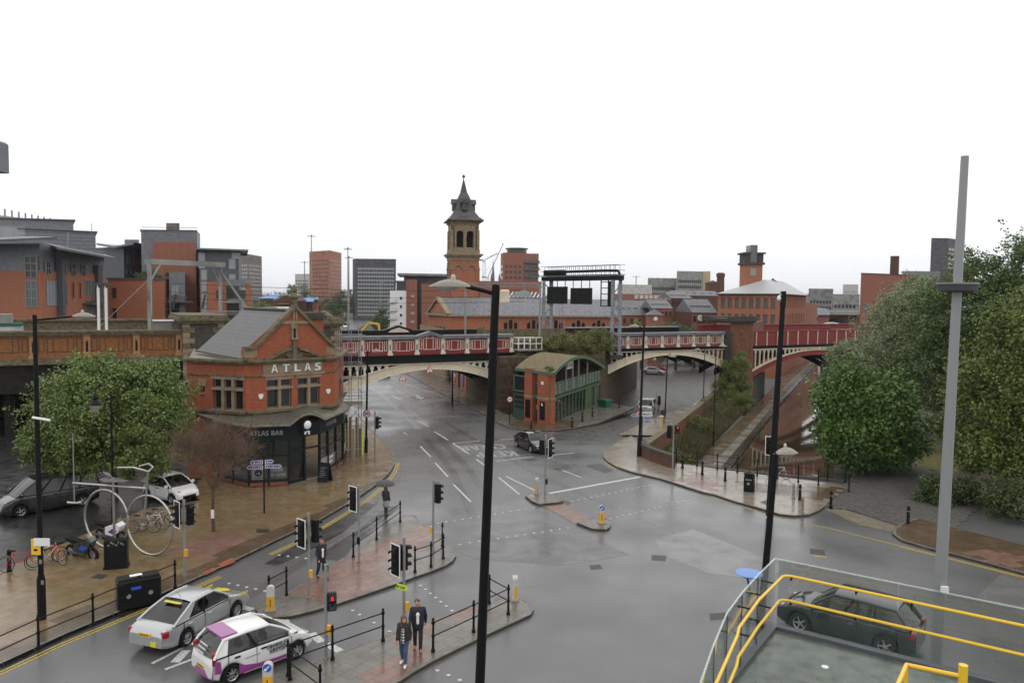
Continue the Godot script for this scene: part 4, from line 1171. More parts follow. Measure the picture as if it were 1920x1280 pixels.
func corner_bar() -> void:
	var C1 := v2(-17.55,-49.46)
	var th := 0.7015
	var root := thing("corner_bar","red-brick corner bar with stone gable lettered ATLAS and dark glazed shopfront","building",v3(C1.x,0,C1.y),th)
	var inv := Transform3D(Basis(Vector3.UP,th),root.position).affine_inverse()
	var loc := func(p: Vector2) -> Vector2:
		var q := inv * v3(p.x,0,p.y)
		return v2(q.x,q.z)
	var A := v2(0,0); var B := v2(6.4,0)
	var C0: Vector2 = loc.call(v2(-22.1,-50.9)); var C3: Vector2 = loc.call(v2(-13.6,-60.5))
	var wl := C0.distance_to(A)
	# walls with real openings
	var h1 := Rect2(1.42,4.95,1.72,1.9); var h2 := Rect2(3.6,4.95,1.62,1.9); var h3 := Rect2(2.1,4.92,2.4,2.0); var h4 := Rect2(1.1,5.95,0.34,0.65)
	var mb := MB.new()
	mb.wall(A,B,3.6,9.0,[h1,h2,Rect2(3.2,8.2,0.01,0.01)],0.35)
	mb.wall(C0,A,0.0,8.2,[h3,h4],0.35)
	mb.wall(B,C3,3.6,8.3,[],0.3)
	var back := [C0,A,v2(-0.02,-9),C0 + v2(0,-9)]
	mb.flat([v2(0.0,9.0),v2(6.4,9.0),v2(3.4,11.7)],func(p: Vector2) -> Vector3: return v3(p.x,p.y,0.0))
	mb.flat([v2(0.0,8.9),v2(6.4,8.9),v2(3.4,11.7)],func(p: Vector2) -> Vector3: return v3(p.x,p.y,-0.3),true)
	mb.bb(0.0,0.0,-0.9,0.3,8.9,-0.02)
	var wing_l: Vector2 = loc.call(v2(-26.3,-62))
	mb.wall(wing_l,C0,0.0,8.2,[],0.3)
	done(mb,"wall","atlas_brick",root)
	for q in [[A,B,h1,2],[A,B,h2,2],[C0,A,h3,3]]: mullion_window(root,q[0],q[1],q[2],q[3],6.27,0.35)
	mullion_window(root,C0,A,h4,1,6.5,0.3)
	var niche := MB.new(); niche.bb(3.1,9.55,0.0,3.6,9.65,0.2); niche.bb(3.15,9.65,0.0,3.25,10.35,0.1); niche.bb(3.45,9.65,0.0,3.55,10.35,0.1); niche.bb(3.1,10.3,0.0,3.6,10.6,0.12)
	var nw := done(niche,"niche_window","stone",root)
	niche = MB.new(); niche.bb(3.25,9.65,0.0,3.45,10.3,0.02); done(niche,"pane","window_dark",nw)
	# stone dressings
	mb = MB.new()
	var G := [v2(-0.15,8.95),v2(0.55,8.95),v2(3.4,11.72),v2(6.2,8.95),v2(6.62,8.95)]
	for i in 4:
		var a := v3(G[i].x,G[i].y + 0.1,-0.1); var b := v3(G[i + 1].x,G[i + 1].y + 0.1,-0.1)
		mb.bar(a,b,0.6,0.2)
	done(mb,"gable_coping","stone_moss",root)
	mb = MB.new(); mb.bb(-0.03,8.4,-0.3,0.75,8.95,0.03); mb.bb(5.75,8.4,-0.3,6.43,8.95,0.03); mb.bb(2.4,10.62,0.0,4.45,10.82,0.1); mb.bb(3.25,10.82,0.0,3.38,11.6,0.08); mb.bb(3.44,10.82,0.0,3.57,11.6,0.08)
	done(mb,"kneeler","stone",root)
	mb = MB.new()
	mb.lathe([v2(0.26,0),v2(0.26,0.3),v2(0.2,0.4),v2(0.2,0.75),v2(0.34,0.85),v2(0.34,0.98),v2(0.22,1.05),v2(0.12,1.2),v2(0.2,1.35),v2(0.18,1.5),v2(0.05,1.75),v2(0.0,1.8)],10,v3(3.4,11.55,-0.1))
	done(mb,"finial","stone_moss",root)
	mb = MB.new()
	for q in [[C0,A],[A,B],[B,C3]]:
		var d: Vector2 = (q[1] - q[0]).normalized()
		var o := v2(-d.y,d.x)
		var P := func(p: Vector2,y: float,k: float) -> Vector3: return v3(p.x + o.x * k,y,p.y + o.y * k)
		mb.bar(P.call(q[0],8.05,0.1),P.call(q[1],8.05,0.1),0.3,0.14); mb.bar(P.call(q[0],8.2,0.16),P.call(q[1],8.2,0.16),0.5,0.16)
		mb.bar(P.call(q[0],4.78,0.12),P.call(q[1],4.78,0.12),0.32,0.16); mb.bar(P.call(q[0],4.66,0.07),P.call(q[1],4.66,0.07),0.2,0.1)
		mb.bar(P.call(q[0],7.2,0.03),P.call(q[1],7.2,0.03),0.12,0.1)
	done(mb,"cornice","stone_moss",root)
	mb = MB.new(); mb.bb(1.12,7.26,-0.1,5.42,7.97,0.07); mb.bb(0.98,7.1,-0.1,5.56,7.24,0.12); done(mb,"name_panel","stone",root)
	var k := 0
	for ch in "ATLAS":
		text(root,ch,0.52,0.46,"white",v3([1.9,2.72,3.5,4.28,5.06][k],7.61,0.1),Basis.IDENTITY,"letter",false,800)
		k += 1
	# swan-neck pediment
	mb = MB.new()
	for s in [-1.0,1.0]:
		var pts := []
		for i in 9:
			var t := i / 8.0
			pts.append(v3(3.3 + s * lerpf(2.15,0.28,t),8.28 + 0.62 * smoothstep(0.0,1.0,t) ,0.2))
		for i in 8: mb.bar(pts[i],pts[i + 1],0.34,0.16)
		mb.lathe([v2(0.0,0.0),v2(0.24,0.0),v2(0.24,0.16),v2(0.0,0.17)],12,v3(3.3 + s * 0.36,8.55,0.05),Basis(Vector3.RIGHT,PI / 2))
		mb.bar(v3(3.3 + s * 0.5,8.6,0.12),v3(3.3 + s * 1.4,8.38,0.12),0.2,0.1)
	mb.bb(3.12,8.25,0.0,3.48,9.1,0.3); mb.bb(3.18,9.1,0.0,3.42,9.5,0.22); mb.bb(3.05,9.02,0.0,3.55,9.1,0.34)
	done(mb,"pediment","stone_moss",root)
	# slate roofs
	var D := v3(0,0,-9.0)
	mb = MB.new()
	var e0 := v3(-0.2,8.35,-0.35); var rd := v3(3.4,11.55,-0.3); var e1 := v3(6.6,8.35,-0.35)
	mb.quad(e0,rd,rd + D,e0 + D); mb.quad(rd,e1,e1 + D,rd + D)
	mb.quad(e0 - v3(0,0.1,0),e0 + D - v3(0,0.1,0),rd + D - v3(0,0.1,0),rd - v3(0,0.1,0))
	done(mb,"roof","slate",root)
	mb = MB.new(); mb.bar(rd + v3(0,0.03,0),rd + D + v3(0,0.03,0),0.35,0.12); mb.bar(e0 + v3(0.1,-0.02,0.3),e0 + D,0.3,0.14); done(mb,"ridge","lead",root)
	mb = MB.new()
	mb.flat([C0 + v2(0.1,-0.1),A + v2(0.3,-0.1),v2(0.3,-9),wing_l],func(p: Vector2) -> Vector3: return v3(p.x,8.12,p.y),true)
	done(mb,"flat_roof","lead",root)
	mb = MB.new(); mb.bb(4.9,8.0,-3.6,6.3,10.9,-1.6); var ch2 := done(mb,"chimney","atlas_brick",root)
	mb = MB.new(); mb.bb(4.7,10.9,-3.8,6.5,11.15,-1.4); mb.bb(4.85,11.15,-3.7,6.35,11.35,-1.5); done(mb,"chimney_cap","stone_dark",ch2)
	# alarm boxes
	for x in [0.95,5.85]:
		mb = MB.new(); mb.ext([v2(x - 0.16,5.82),v2(x - 0.07,5.62),v2(x + 0.07,5.62),v2(x + 0.16,5.82),v2(x + 0.15,5.95),v2(x - 0.15,5.95)],0.0,0.09); done(mb,"alarm_box","white",root)
	# shopfront
	var S := []
	for p in [v2(-19.69,-49.95),v2(-16.96,-48.08),v2(-14.56,-48.74),v2(-13.04,-50.85),v2(-12.44,-55.34),v2(-13.09,-59.56)]: S.append(loc.call(p))
	var glassm := MB.new()
	for i in 5:
		var a: Vector2 = S[i]; var b: Vector2 = S[i + 1]
		var L := a.distance_to(b)
		var d := (b - a) / L
		var xf := Transform3D(Basis(v3(d.x,0,d.y),Vector3.UP,v3(-d.y,0,d.x)),v3(a.x,0,a.y))
		var f := MB.new(); f.xf = xf
		f.bb(0,3.15,-0.25,L,4.12,0.0)
		done(f,"fascia","shopfront",root)
		f = MB.new(); f.xf = xf
		var door := i == 2
		var nx: int = [2,2,2,3,2][i]
		for j in nx + 1:
			var x := L * j / nx
			f.bb(maxf(x - 0.07,0.0),0.0,-0.14,minf(x + 0.07,L),3.15,0.03)
		if not door:
			f.bb(0,2.05,-0.1,L,2.13,0.02); f.bb(0,0.42,-0.14,L,0.52,0.06)
		else:
			f.bb(0,2.3,-0.1,L,2.4,0.02); f.bb(0,0.0,-0.1,L * 0.5,0.35,0.02)
		var fr := done(f,"shop_frame","shopfront",root)
		for j in nx:
			if door and j == 1: continue
			var g := MB.new(); g.xf = xf
			g.bb(L * j / nx + 0.07,0.4,-0.07,L * (j + 1) / nx - 0.07,3.15,-0.05)
			done(g,"shop_pane","glass_shop",fr)
		if not door:
			f = MB.new(); f.xf = xf; f.bb(0,0.1,-0.12,L,0.42,0.0); done(f,"stall_riser","atlas_brick",root)
		f = MB.new(); f.xf = xf; f.bb(0.0,0.1,-0.2,L,0.2,0.08); done(f,"plinth","stone_dark" if not door else "kerb",root)
		if i == 1:
			text(root,"ATLAS BAR",0.3,2.1,"galv",xf * v3(L * 0.45,3.62,0.02),xf.basis)
			f = MB.new(); f.xf = xf; f.bb(0.18,0.58,-0.045,1.0,1.36,-0.035); done(f,"window_sticker","concrete",root)
			f = MB.new(); f.xf = xf
			f.lathe([v2(0,0),v2(0.24,0),v2(0.24,0.005),v2(0,0.006)],16,v3(0.59,1.03,-0.034),Basis(Vector3.RIGHT,PI / 2)); done(f,"emblem","shopfront",root)
			f = MB.new(); f.xf = xf; f.ext([v2(0.42,0.9),v2(0.5,1.0),v2(0.56,0.95),v2(0.62,1.12),v2(0.76,0.9),v2(0.66,0.96),v2(0.6,0.9),v2(0.52,0.95)],-0.028,-0.024); done(f,"emblem","concrete",root)
			text(root,"ATLAS BAR",0.07,0.6,"shopfront",xf * v3(0.59,0.7,-0.03),xf.basis,"sticker_lettering")
			f = MB.new(); f.xf = xf; f.bb(1.02,0.58,-0.045,L - 0.1,1.36,-0.035); done(f,"window_sticker","grey_dark",root)
			text(root,"OVER",0.2,0.75,"concrete",xf * v3(1.75,1.16,-0.03),xf.basis,"sticker_lettering")
			text(root,"300 GINS",0.2,1.1,"concrete",xf * v3(1.75,0.85,-0.03),xf.basis,"sticker_lettering")
		if i == 0:
			f = MB.new(); f.xf = xf; f.bb(0.1,0.58,-0.045,L - 0.1,1.36,-0.035); done(f,"window_sticker","grey_dark",root)
			text(root,"BOOK YOUR",0.18,1.2,"grey_mid",xf * v3(L * 0.55,1.16,-0.03),xf.basis,"sticker_lettering")
			text(root,"EVENT",0.18,0.8,"grey_mid",xf * v3(L * 0.55,0.86,-0.03),xf.basis,"sticker_lettering")
		if i == 3:
			text(root,"ATLAS BAR",0.28,1.9,"grey_mid",xf * v3(L * 0.45,3.62,0.02),xf.basis)
			f = MB.new(); f.xf = xf; f.bb(0.2,0.58,-0.045,1.1,1.36,-0.035); done(f,"window_sticker","concrete",root)
			f = MB.new(); f.xf = xf; f.bb(1.12,0.58,-0.045,3.0,1.36,-0.035); done(f,"window_sticker","grey_mid",root)
			text(root,"BOOK YOUR",0.17,1.0,"sign_white",xf * v3(2.0,1.15,-0.03),xf.basis,"sticker_lettering")
			text(root,"EVENT",0.17,0.7,"sign_white",xf * v3(2.0,0.85,-0.03),xf.basis,"sticker_lettering")
		if i == 4:
			f = MB.new(); f.xf = xf; f.bb(L * 0.25,1.0,0.03,L * 0.25 + 0.08,3.0,0.06); done(f,"hazard_tape","lime",root)
			f = MB.new(); f.xf = xf; f.bb(0.2,0.58,-0.045,L - 0.3,1.36,-0.035); done(f,"window_sticker","concrete",root)
	# lead-topped cornice over the shopfront, arched over the door
	mb = MB.new()
	var O := []
	for i in S.size():
		var d: Vector2 = (S[mini(i + 1,5)] - S[maxi(i - 1,0)]).normalized()
		O.append(S[i] + v2(-d.y,d.x) * 0.38)
	var inner := [C0 + v2(0.0,0.1),A + v2(0.0,0.05),A.lerp(B,0.45),A.lerp(B,0.85),B + v2(0.1,-0.5),B.lerp(C3,0.5)]
	var rows := [[],[],[]]
	for i in 5:
		for j in 8:
			var t := j / 8.0
			var bump := 0.0
			if i == 2: bump = 0.55 * sin(PI * t)
			var p: Vector2 = O[i].lerp(O[i + 1],t); var q: Vector2 = inner[i].lerp(inner[i + 1],t)
			rows[0].append(v3(p.x,4.08 + bump,p.y)); rows[1].append(v3(p.x,4.3 + bump,p.y)); rows[2].append(v3(q.x,4.6 + bump * 0.6,q.y))
	mb.grid(rows)
	var under := [[],[]]
	for j in rows[0].size():
		under[0].append(v3(rows[2][j].x,4.05,rows[2][j].z)); under[1].append(rows[0][j])
	mb.grid(under)
	done(mb,"shop_cornice","lead",root)
	# globe emblem over the door
	var mid: Vector2 = S[2].lerp(S[3],0.45)
	var dd: Vector2 = (S[3] - S[2]).normalized()
	var out := v2(-dd.y,dd.x)
	mb = MB.new()
	mb.xf = Transform3D(Basis(v3(dd.x,0,dd.y),Vector3.UP,v3(out.x,0,out.y)),v3(mid.x + out.x * 0.4,3.95,mid.y + out.y * 0.4))
	mb.lathe([v2(0.42,-0.06),v2(0.42,0.06),v2(0.34,0.08),v2(0.34,0.06),v2(0,0.06)],20,Vector3.ZERO,Basis(Vector3.RIGHT,PI / 2))
	var em := done(mb,"door_emblem","shopfront",root)
	var m3 := MB.new(); m3.xf = mb.xf
	var prof := []
	for i in 7: prof.append(v2(0.29 * cos(i * PI / 12),0.05 + 0.16 * sin(i * PI / 12)))
	m3.lathe(prof,16,v3(0,0.06,0.0),Basis(Vector3.RIGHT,PI / 2))
	m3.bb(-0.22,-0.55,0.0,-0.12,-0.36,0.08); m3.bb(0.08,-0.6,0.0,0.18,-0.36,0.08); m3.bb(-0.1,-0.42,0.0,0.12,-0.34,0.1)
	done(m3,"globe","white",em)
	# interior: floor, back wall, counter
	mb = MB.new()
	mb.prism([S[0] + v2(0.3,-0.5),S[1] + v2(0.1,-0.4),S[2] + v2(0,-0.4),S[3] + v2(-0.2,-0.4),S[4] + v2(-0.5,-0.2),S[5] + v2(-0.5,0),v2(3,-5),v2(-3,-4)],0.05,0.14)
	done(mb,"floor","timber",root)
	mb = MB.new(); mb.bb(-0.9,0.1,-3.6,5.5,3.6,-3.3); mb.bb(-0.9,3.4,-3.4,6.0,3.55,0.3); done(mb,"back_wall","shopfront",root)
	mb = MB.new(); mb.bb(-1.5,0.14,-2.4,3.6,1.2,-1.8); mb.bb(-1.0,1.9,-3.3,3.0,1.96,-3.0); mb.bb(-1.0,2.4,-3.3,3.0,2.46,-3.0); done(mb,"counter","timber",root)

func scaffold_tower() -> void:
	var o: Vector3 = v3(-13.01,0.0,-57.17)
	var root := thing("scaffold_tower","grey tube scaffold tower with timber hoarding beside the main road arch","scaffold",o,0.32)
	var X := [0.0,0.75,1.5]; var Z := [0.0,-1.7]
	for x in X:
		for z in Z:
			var mb := MB.new(); mb.cyl(v3(x,0.1,z),v3(x,10.2 + rng.randf_range(-0.4,0.3),z),0.03,0.03,6); done(mb,"standard_tube","galv",root)
	for y in [2.3,4.2,4.7,5.2,6.2,7.4,8.1,8.5,9.6]:
		for z in Z:
			var mb := MB.new(); mb.cyl(v3(-0.3,y,z + 0.04),v3(1.8,y,z + 0.04),0.025,0.025,6); done(mb,"ledger_tube","galv",root)
		for x in [0.0,1.5]:
			var mb := MB.new(); mb.cyl(v3(x + 0.04,y,0.25),v3(x + 0.04,y,-1.95),0.025,0.025,6); done(mb,"transom_tube","galv",root)
	for q in [[2.3,4.2],[5.2,7.4]]:
		var mb := MB.new(); mb.cyl(v3(0,q[0],0.07),v3(1.5,q[1],0.07),0.025,0.025,6); done(mb,"brace_tube","galv",root)
	for y in [4.25,6.25]:
		for i in 6:
			var mb := MB.new(); mb.bb(-0.1,y,-0.05 - i * 0.27,1.65,y + 0.04,-0.29 - i * 0.27); done(mb,"scaffold_board","timber_pale",root)
	var mb := MB.new(); mb.bb(-0.05,4.29,0.03,1.6,4.5,0.06); done(mb,"toe_board","timber_pale",root)
	mb = MB.new(); mb.bb(0.1,3.5,0.03,0.95,4.1,0.06); done(mb,"sheet","white",root)
	for i in 6:
		mb = MB.new(); mb.bb(0.05 + i * 0.25,0.15,0.03,0.22 + i * 0.25,3.3 - (0.9 if i % 2 == 1 else 0.0),0.07); done(mb,"hoarding_board","timber" if i % 3 else "timber_pale",root)
	mb = MB.new(); mb.bb(-0.1,0.75,0.07,1.7,0.82,0.12); done(mb,"rail","galv",root)
	mb = MB.new(); mb.cyl(v3(1.58,0.3,0.1),v3(1.58,2.4,0.1),0.045,0.045,6); done(mb,"foam_guard","lime",root)

# ------------------------------------------------------------------ buildings behind the viaduct
func behind(root: Node3D,pts: Array) -> Vector2: # blocks run back along the camera sight line, which hides their side faces
	var c: Vector2 = (pts[0] + pts[-1]) * 0.5 + v2(root.position.x,root.position.z)
	return c.normalized()

func block(root: Node3D,pts: Array,depth: float,y0: float,y1: float,m: String,called := "wall") -> MeshInstance3D:
	var mb := MB.new()
	var p := pts.duplicate()
	var bk := behind(root,pts) * depth
	p.append(pts[-1] + bk); p.append(pts[0] + bk)
	mb.prism(p,y0,y1)
	return done(mb,called,m,root)

func slab(root: Node3D,pts: Array,depth: float,y0: float,y1: float,out: float,m: String,called := "roof") -> MeshInstance3D:
	var mb := MB.new()
	var p := []
	for i in pts.size():
		var e := v2(-out if i == 0 else (out if i == pts.size() - 1 else 0.0),out)
		p.append(pts[i] + e)
	var bk := behind(root,pts) * depth
	p.append(pts[-1] + bk + v2(out,0)); p.append(pts[0] + bk + v2(-out,0))
	mb.prism(p,y0,y1)
	return done(mb,called,m,root)

func wrow(mb: MB,a: Vector2,b: Vector2,s0: float,s1: float,nx: int,y: float,w: float,h: float,proud := 0.06) -> void: # a row of boxes on the face a-b
	var L := a.distance_to(b)
	var d := (b - a) / L
	var old := mb.xf
	mb.xf = old * Transform3D(Basis(v3(d.x,0,d.y),Vector3.UP,v3(-d.y,0,d.x)),v3(a.x,0,a.y))
	for i in nx:
		var x := lerpf(s0,s1,(i + 0.5) / nx) * L
		mb.bb(x - w / 2,y,-0.3,x + w / 2,y + h,proud)
	mb.xf = old

func framed_window(root: Node3D,a: Vector2,b: Vector2,s: float,y: float,w: float,h: float,nx := 1,ny := 1,fm := "grey_clad",gm := "window_mid") -> void:
	# s is the centre along the face in metres
	var d := (b - a).normalized()
	var xf := Transform3D(Basis(v3(d.x,0,d.y),Vector3.UP,v3(-d.y,0,d.x)),v3(a.x,0,a.y))
	var mb := MB.new(); mb.xf = xf
	var t := 0.08
	rect_frame(mb,s - w / 2,y,s + w / 2,y + h,t,-0.1,0.1)
	for i in range(1,nx): mb.bb(s - w / 2 + w * i / nx - t / 2,y + t,-0.1,s - w / 2 + w * i / nx + t / 2,y + h - t,0.08)
	for i in range(1,ny): mb.bb(s - w / 2 + t,y + h * i / ny - t / 2,-0.1,s + w / 2 - t,y + h * i / ny + t / 2,0.07)
	var f := done(mb,"window",fm,root)
	mb = MB.new(); mb.xf = xf
	mb.bb(s - w / 2 + t,y + t,-0.12,s + w / 2 - t,y + h - t,0.03)
	done(mb,"pane",gm,f)

func tower_block(label: String,pts: Array,depth: float,top: float,m: String,floors: int,cols: Array,wm := "window_pale",band := 0.0) -> Node3D:
	var r := thing("tower_block",label,"building",v3(pts[0].x,0,pts[0].y))
	var o: Vector2 = pts[0]
	var q := []
	for p in pts: q.append(p - o)
	block(r,q,depth,-1.0,top,m)
	var mb := MB.new()
	var fh := (top - 6.0) / floors
	for k in floors:
		for i in q.size() - 1:
			var L: float = q[i].distance_to(q[i + 1])
			if cols[i] > 0: wrow(mb,q[i],q[i + 1],0.05,0.95,cols[i],2.0 + k * fh,L * 0.9 / cols[i] * (0.55 if band == 0.0 else band),fh * 0.5)
	stuff(done(mb,"windows",wm,r))
	return r

func left_apartments() -> void:
	# nearest block, brick below and grey above, under a wide upswept roof
	var r := thing("apartment_block","orange-brick and grey apartment block with wide dark upswept roof at the left","building")
	var a := v2(-72.76,-95.0); var b := v2(-58.31,-93.0); var c := v2(-58.52,-108.0)
	block(r,[a,b,b.lerp(c,0.02),c],14,-1,15.31,"brick_orange")
	block(r,[a + v2(0,-0.3),b + v2(-0.2,-0.3),c + v2(-0.2,-0.3)],13.5,15.31,18.65,"grey_clad","upper_wall")
	var mb := MB.new()
	var ru := [v3(-69.98,18.07,-90.0),v3(-54.33,19.0,-90.0),v3(-54.96,17.86,-91.0),v3(-54.69,17.25,-104.0)]
	for q in [[ru[0],ru[1],v3(-66.15,20.12,-104.0),v3(-80.85,19.3,-104.0)],[ru[2],ru[3],v3(-63.75,18.56,-117.0),v3(-64.71,19.26,-104.0)]]:
		var up := v3(0,0.28,0)
		mb.hex([q[0],q[1],q[2],q[3],q[0] + up,q[1] + up,q[2] + up,q[3] + up])
	done(mb,"roof","grey_clad_dark",r)
	var ab := (b - a).length(); var bc := (c - b).length()
	framed_window(r,a,b,ab - 1.2,10.84,1.6,3.3,2,3,"galv","window_mid")
	framed_window(r,a,b,ab - 1.2,14.43,1.6,2.7,2,3,"galv","window_dark")
	framed_window(r,b,c,2.4,10.97,2.6,3.2,4,2,"galv","window_pale")
	framed_window(r,b,c,5.0,10.96,1.2,3.2,2,2,"galv","window_mid")
	for q in [[1.6,516,1.0],[5.2,516,0.6],[7.2,518,0.9],[9.6,518,0.9]]:
		framed_window(r,b,c,q[0],14.89,q[2],1.6,2,2,"galv","window_dark")
	for q in [7.0,8.6]: framed_window(r,b,c,q,11.85,0.5,2.2,1,1,"brick_orange","window_dark")
	framed_window(r,b,c,11.0,12.22,2.4,2.2,3,1,"galv","window_mid"); framed_window(r,b,c,11.0,9.25,2.4,2.4,3,1,"galv","window_mid")
	var bal := MB.new()
	var d := (c - b).normalized(); bal.xf = Transform3D(Basis(v3(d.x,0,d.y),Vector3.UP,v3(-d.y,0,d.x)),v3(b.x,0,b.y))
	var by: float = 11.26
	bal.bb(9.2,by - 0.2,0,13.2,by,1.3)
	for i in 21: bal.bb(9.2 + i * 0.2,by,1.26,9.23 + i * 0.2,by + 1.05,1.29)
	bal.bb(9.2,by + 1.05,1.24,13.2,by + 1.1,1.32); bal.bb(11.0,by + 0.1,1.28,12.4,by + 0.95,1.34)
	done(bal,"balcony","grey_clad_dark",r)
	mb = MB.new(); mb.xf = bal.xf; mb.bb(3.3,by - 2.5,0.0,4.0,by + 6.0,0.8); mb.bb(12.4,by - 4,0.0,13.6,by + 5.3,0.5); done(mb,"clad_fin","grey_clad_dark",r)
	# grey metal-clad block behind
	r = thing("apartment_block","stepped grey metal-clad block rising behind the upswept roof","building")
	block(r,[v2(-91.84,-140.0),v2(-80.67,-146.0)],14,-1,24.44,"grey_clad")
	block(r,[v2(-105.61,-146.0),v2(-87.24,-150.0)],14,-1,26.97,"grey_clad","upper_wall")
	slab(r,[v2(-105.61,-146.0),v2(-86.92,-150.0)],14,26.97,27.18,0.3,"grey_clad_dark")
	slab(r,[v2(-91.54,-140.0),v2(-80.36,-146.0)],14,24.44,24.59,0.2,"grey_clad_dark")
	mb = MB.new()
	for k in 6:
		var q0 := v2(-91.84,-140.0); var q1 := v2(-80.67,-146.0)
		wrow(mb,q0,q1,0.0,1.0,1,20.56 + k * 0.68,q0.distance_to(q1),0.05,0.05)
	done(mb,"cladding_seams","grey_clad_dark",r)
	framed_window(r,v2(-91.84,-140.0),v2(-80.67,-146.0),-1.5,22.52,5.5,2.4,3,1,"galv","window_pale")
	mb = MB.new(); mb.cyl(v3(-81.41,20.36,-138.0),v3(-81.23,23.75,-138.0),0.12,0.12,8); mb.cyl(v3(-76.96,23.5,-138.0),v3(-76.92,25.44,-138.0),0.05,0.05,6); done(mb,"vent_pipe","galv",r)
	# white ribbed building
	r = thing("ribbed_building","pale ribbed building on the skyline at the far left","building")
	block(r,[v2(-190.29,-258.0),v2(-179.15,-300.0)],20,-1,40.67,"offwhite")
	mb = MB.new()
	for k in 11:
		var p0 := v2(-175.65,-258.0); var p1 := v2(-179.15,-300.0)
		var p: Vector2 = p0.lerp(p1,k / 10.0)
		mb.bb(p.x - 0.2,20,p.y,p.x + 0.2,41.57 ,p.y + 0.4)
	done(mb,"ribs","galv",r)
	# dark block with butterfly roof
	r = thing("apartment_block","dark grey apartment block with butterfly roof and planted terrace","building")
	a = v2(-70.81,-128.0); b = v2(-63.94,-124.0); c = v2(-63.67,-136.0)
	block(r,[a,b,c],14,-1,20.34,"grey_clad_dark")
	mb = MB.new()
	var lines := [v3(-69.51,20.7,-126.0),v3(-65.08,20.02,-123.0),v3(-61.27,20.59,-122.0),v3(-63.82,20.3,-134.0)]
	for i in 3:
		var u: Vector3 = lines[i]; var v: Vector3 = lines[i + 1]; var bk := v3(0,0.3,-14); var up := v3(0,0.3,0)
		mb.hex([u,v,v + bk,u + bk,u + up,v + up,v + bk + up,u + bk + up])
	done(mb,"roof","grey_clad",r)
	framed_window(r,b,c,1.4,17.62,0.6,1.4,1,1,"grey_clad","window_dark"); framed_window(r,b,c,3.4,17.48,1.0,2.3,1,1,"brick_red","brick_red"); framed_window(r,b,c,5.4,17.56,0.6,2.0,1,1,"grey_clad","window_dark")
	framed_window(r,b,c,1.2,15.74,0.9,1.0,1,1,"grey_clad","window_dark"); framed_window(r,b,c,2.8,15.76,1.1,1.0,1,1,"grey_clad","window_dark")
	# orange terrace wall in front
	r = thing("terrace_block","plain orange-brick block with planted roof terrace behind the railway frame","building")
	a = v2(-60.14,-112.0); b = v2(-51.8,-112.0); c = v2(-52.83,-116.0)
	block(r,[a,b,c],14,-1,14.73,"brick_orange")
	slab(r,[a,b,c],14,14.73,14.97,0.15,"grey_clad_dark")
	for y in [11.85,8.83]: framed_window(r,a,b,0.9,y,0.8,1.7,1,1,"brick_orange","window_dark")
	block(r,[v2(-51.54,-113.0),v2(-49.14,-113.0)],8,-1,15.93,"grey_clad","bay")
	framed_window(r,v2(-51.54,-113.0),v2(-49.14,-113.0),0.9,12.5,1.2,1.6,2,1,"galv","window_pale")
	framed_window(r,v2(-51.54,-113.0),v2(-49.14,-113.0),0.9,9.54,1.3,2.0,1,1,"grey_clad_dark","window_dark")
	mb = MB.new(); mb.bb(-50.7,11.39,-113,-47.87,11.63,-110.6)
	for i in 19: mb.bb(lerpf(-50.7,-47.87,i / 18.0),11.55,-110.7,lerpf(-50.7,-47.87,i / 18.0) + 0.03,12.34,-110.65)
	mb.bb(-50.7,12.26,-110.75,-47.87,12.34,-110.6)
	done(mb,"balcony","grey_clad_dark",r)
	leafy(r,"terrace_plants",[[v3(-54.28,15.18,-114),v3(3.6,0.7,0.9)]],260,0.16,Color(0.07,0.1,0.035),Color(0.13,0.13,0.05))
	# tall orange stair tower with grey crown
	r = thing("stair_tower","tall plain orange tower with grey clad crown and rooftop box","building")
	a = v2(-57.29,-120.0); b = v2(-50.4,-120.0)
	block(r,[a,b],8,-1,20.95,"brick_red")
	block(r,[v2(-60.06,-122.0),v2(-51.06,-122.0),v2(-53.03,-128.0)],12,-1,22.89,"grey_clad","crown")
	slab(r,[v2(-60.06,-122.0),v2(-51.06,-122.0)],10,22.89,22.98,0.15,"grey_clad_dark")
	block(r,[v2(-71.99,-140.0),v2(-69.31,-140.0)],8,-1,22.67,"grey_clad","rear_wing")
	block(r,[v2(-57.83,-126.0),v2(-55.6,-126.0)],4,14,24.46,"grey_brown","rooftop_box")
	mb = MB.new()
	for k in 6: wrow(mb,v2(-60.06,-122.0),v2(-51.06,-122.0),0.0,1.0,1,21.35 + k * 0.4,9.0,0.04,0.04)
	done(mb,"cladding_seams","grey_clad_dark",r)
	# grey and orange end block with overhanging roof
	r = thing("apartment_block","grey and orange apartment block with flat overhanging roof right of the stair tower","building")
	a = v2(-48.22,-116.0); b = v2(-42.87,-118.0); c = v2(-44.7,-124.0)
	block(r,[a,b,c],12,-1,19.42,"grey_clad_dark")
	block(r,[v2(-47.31,-114.0),v2(-46.1,-114.0),v2(-43.54,-114.5)],5,-1,14.58,"brick_orange","lower_wall")
	block(r,[v2(-40.09,-113.0),v2(-39.21,-113.0)],5,-1,14.38,"brick_orange","end_wall")
	slab(r,[v2(-47.65,-115.0),v2(-41.7,-118.0)],14,19.44,19.69,0.5,"grey_clad")
	for q in [[431,505,1.0,1.6],[431,530,1.0,1.3],[438,486,1.3,1.0],[378,505,1.0,2.4]]:
		framed_window(r,a,b,(q[0] - 374) * 0.083,12.5 - (q[1] - 555) * 0.083,q[2],q[3],1,2,"galv","window_pale")
	for k in 4: framed_window(r,v2(-47.31,-114.0),v2(-46.1,-114.0),0.6,9.57 + k * 1.75,0.9,1.6,1,1,"galv","window_pale")
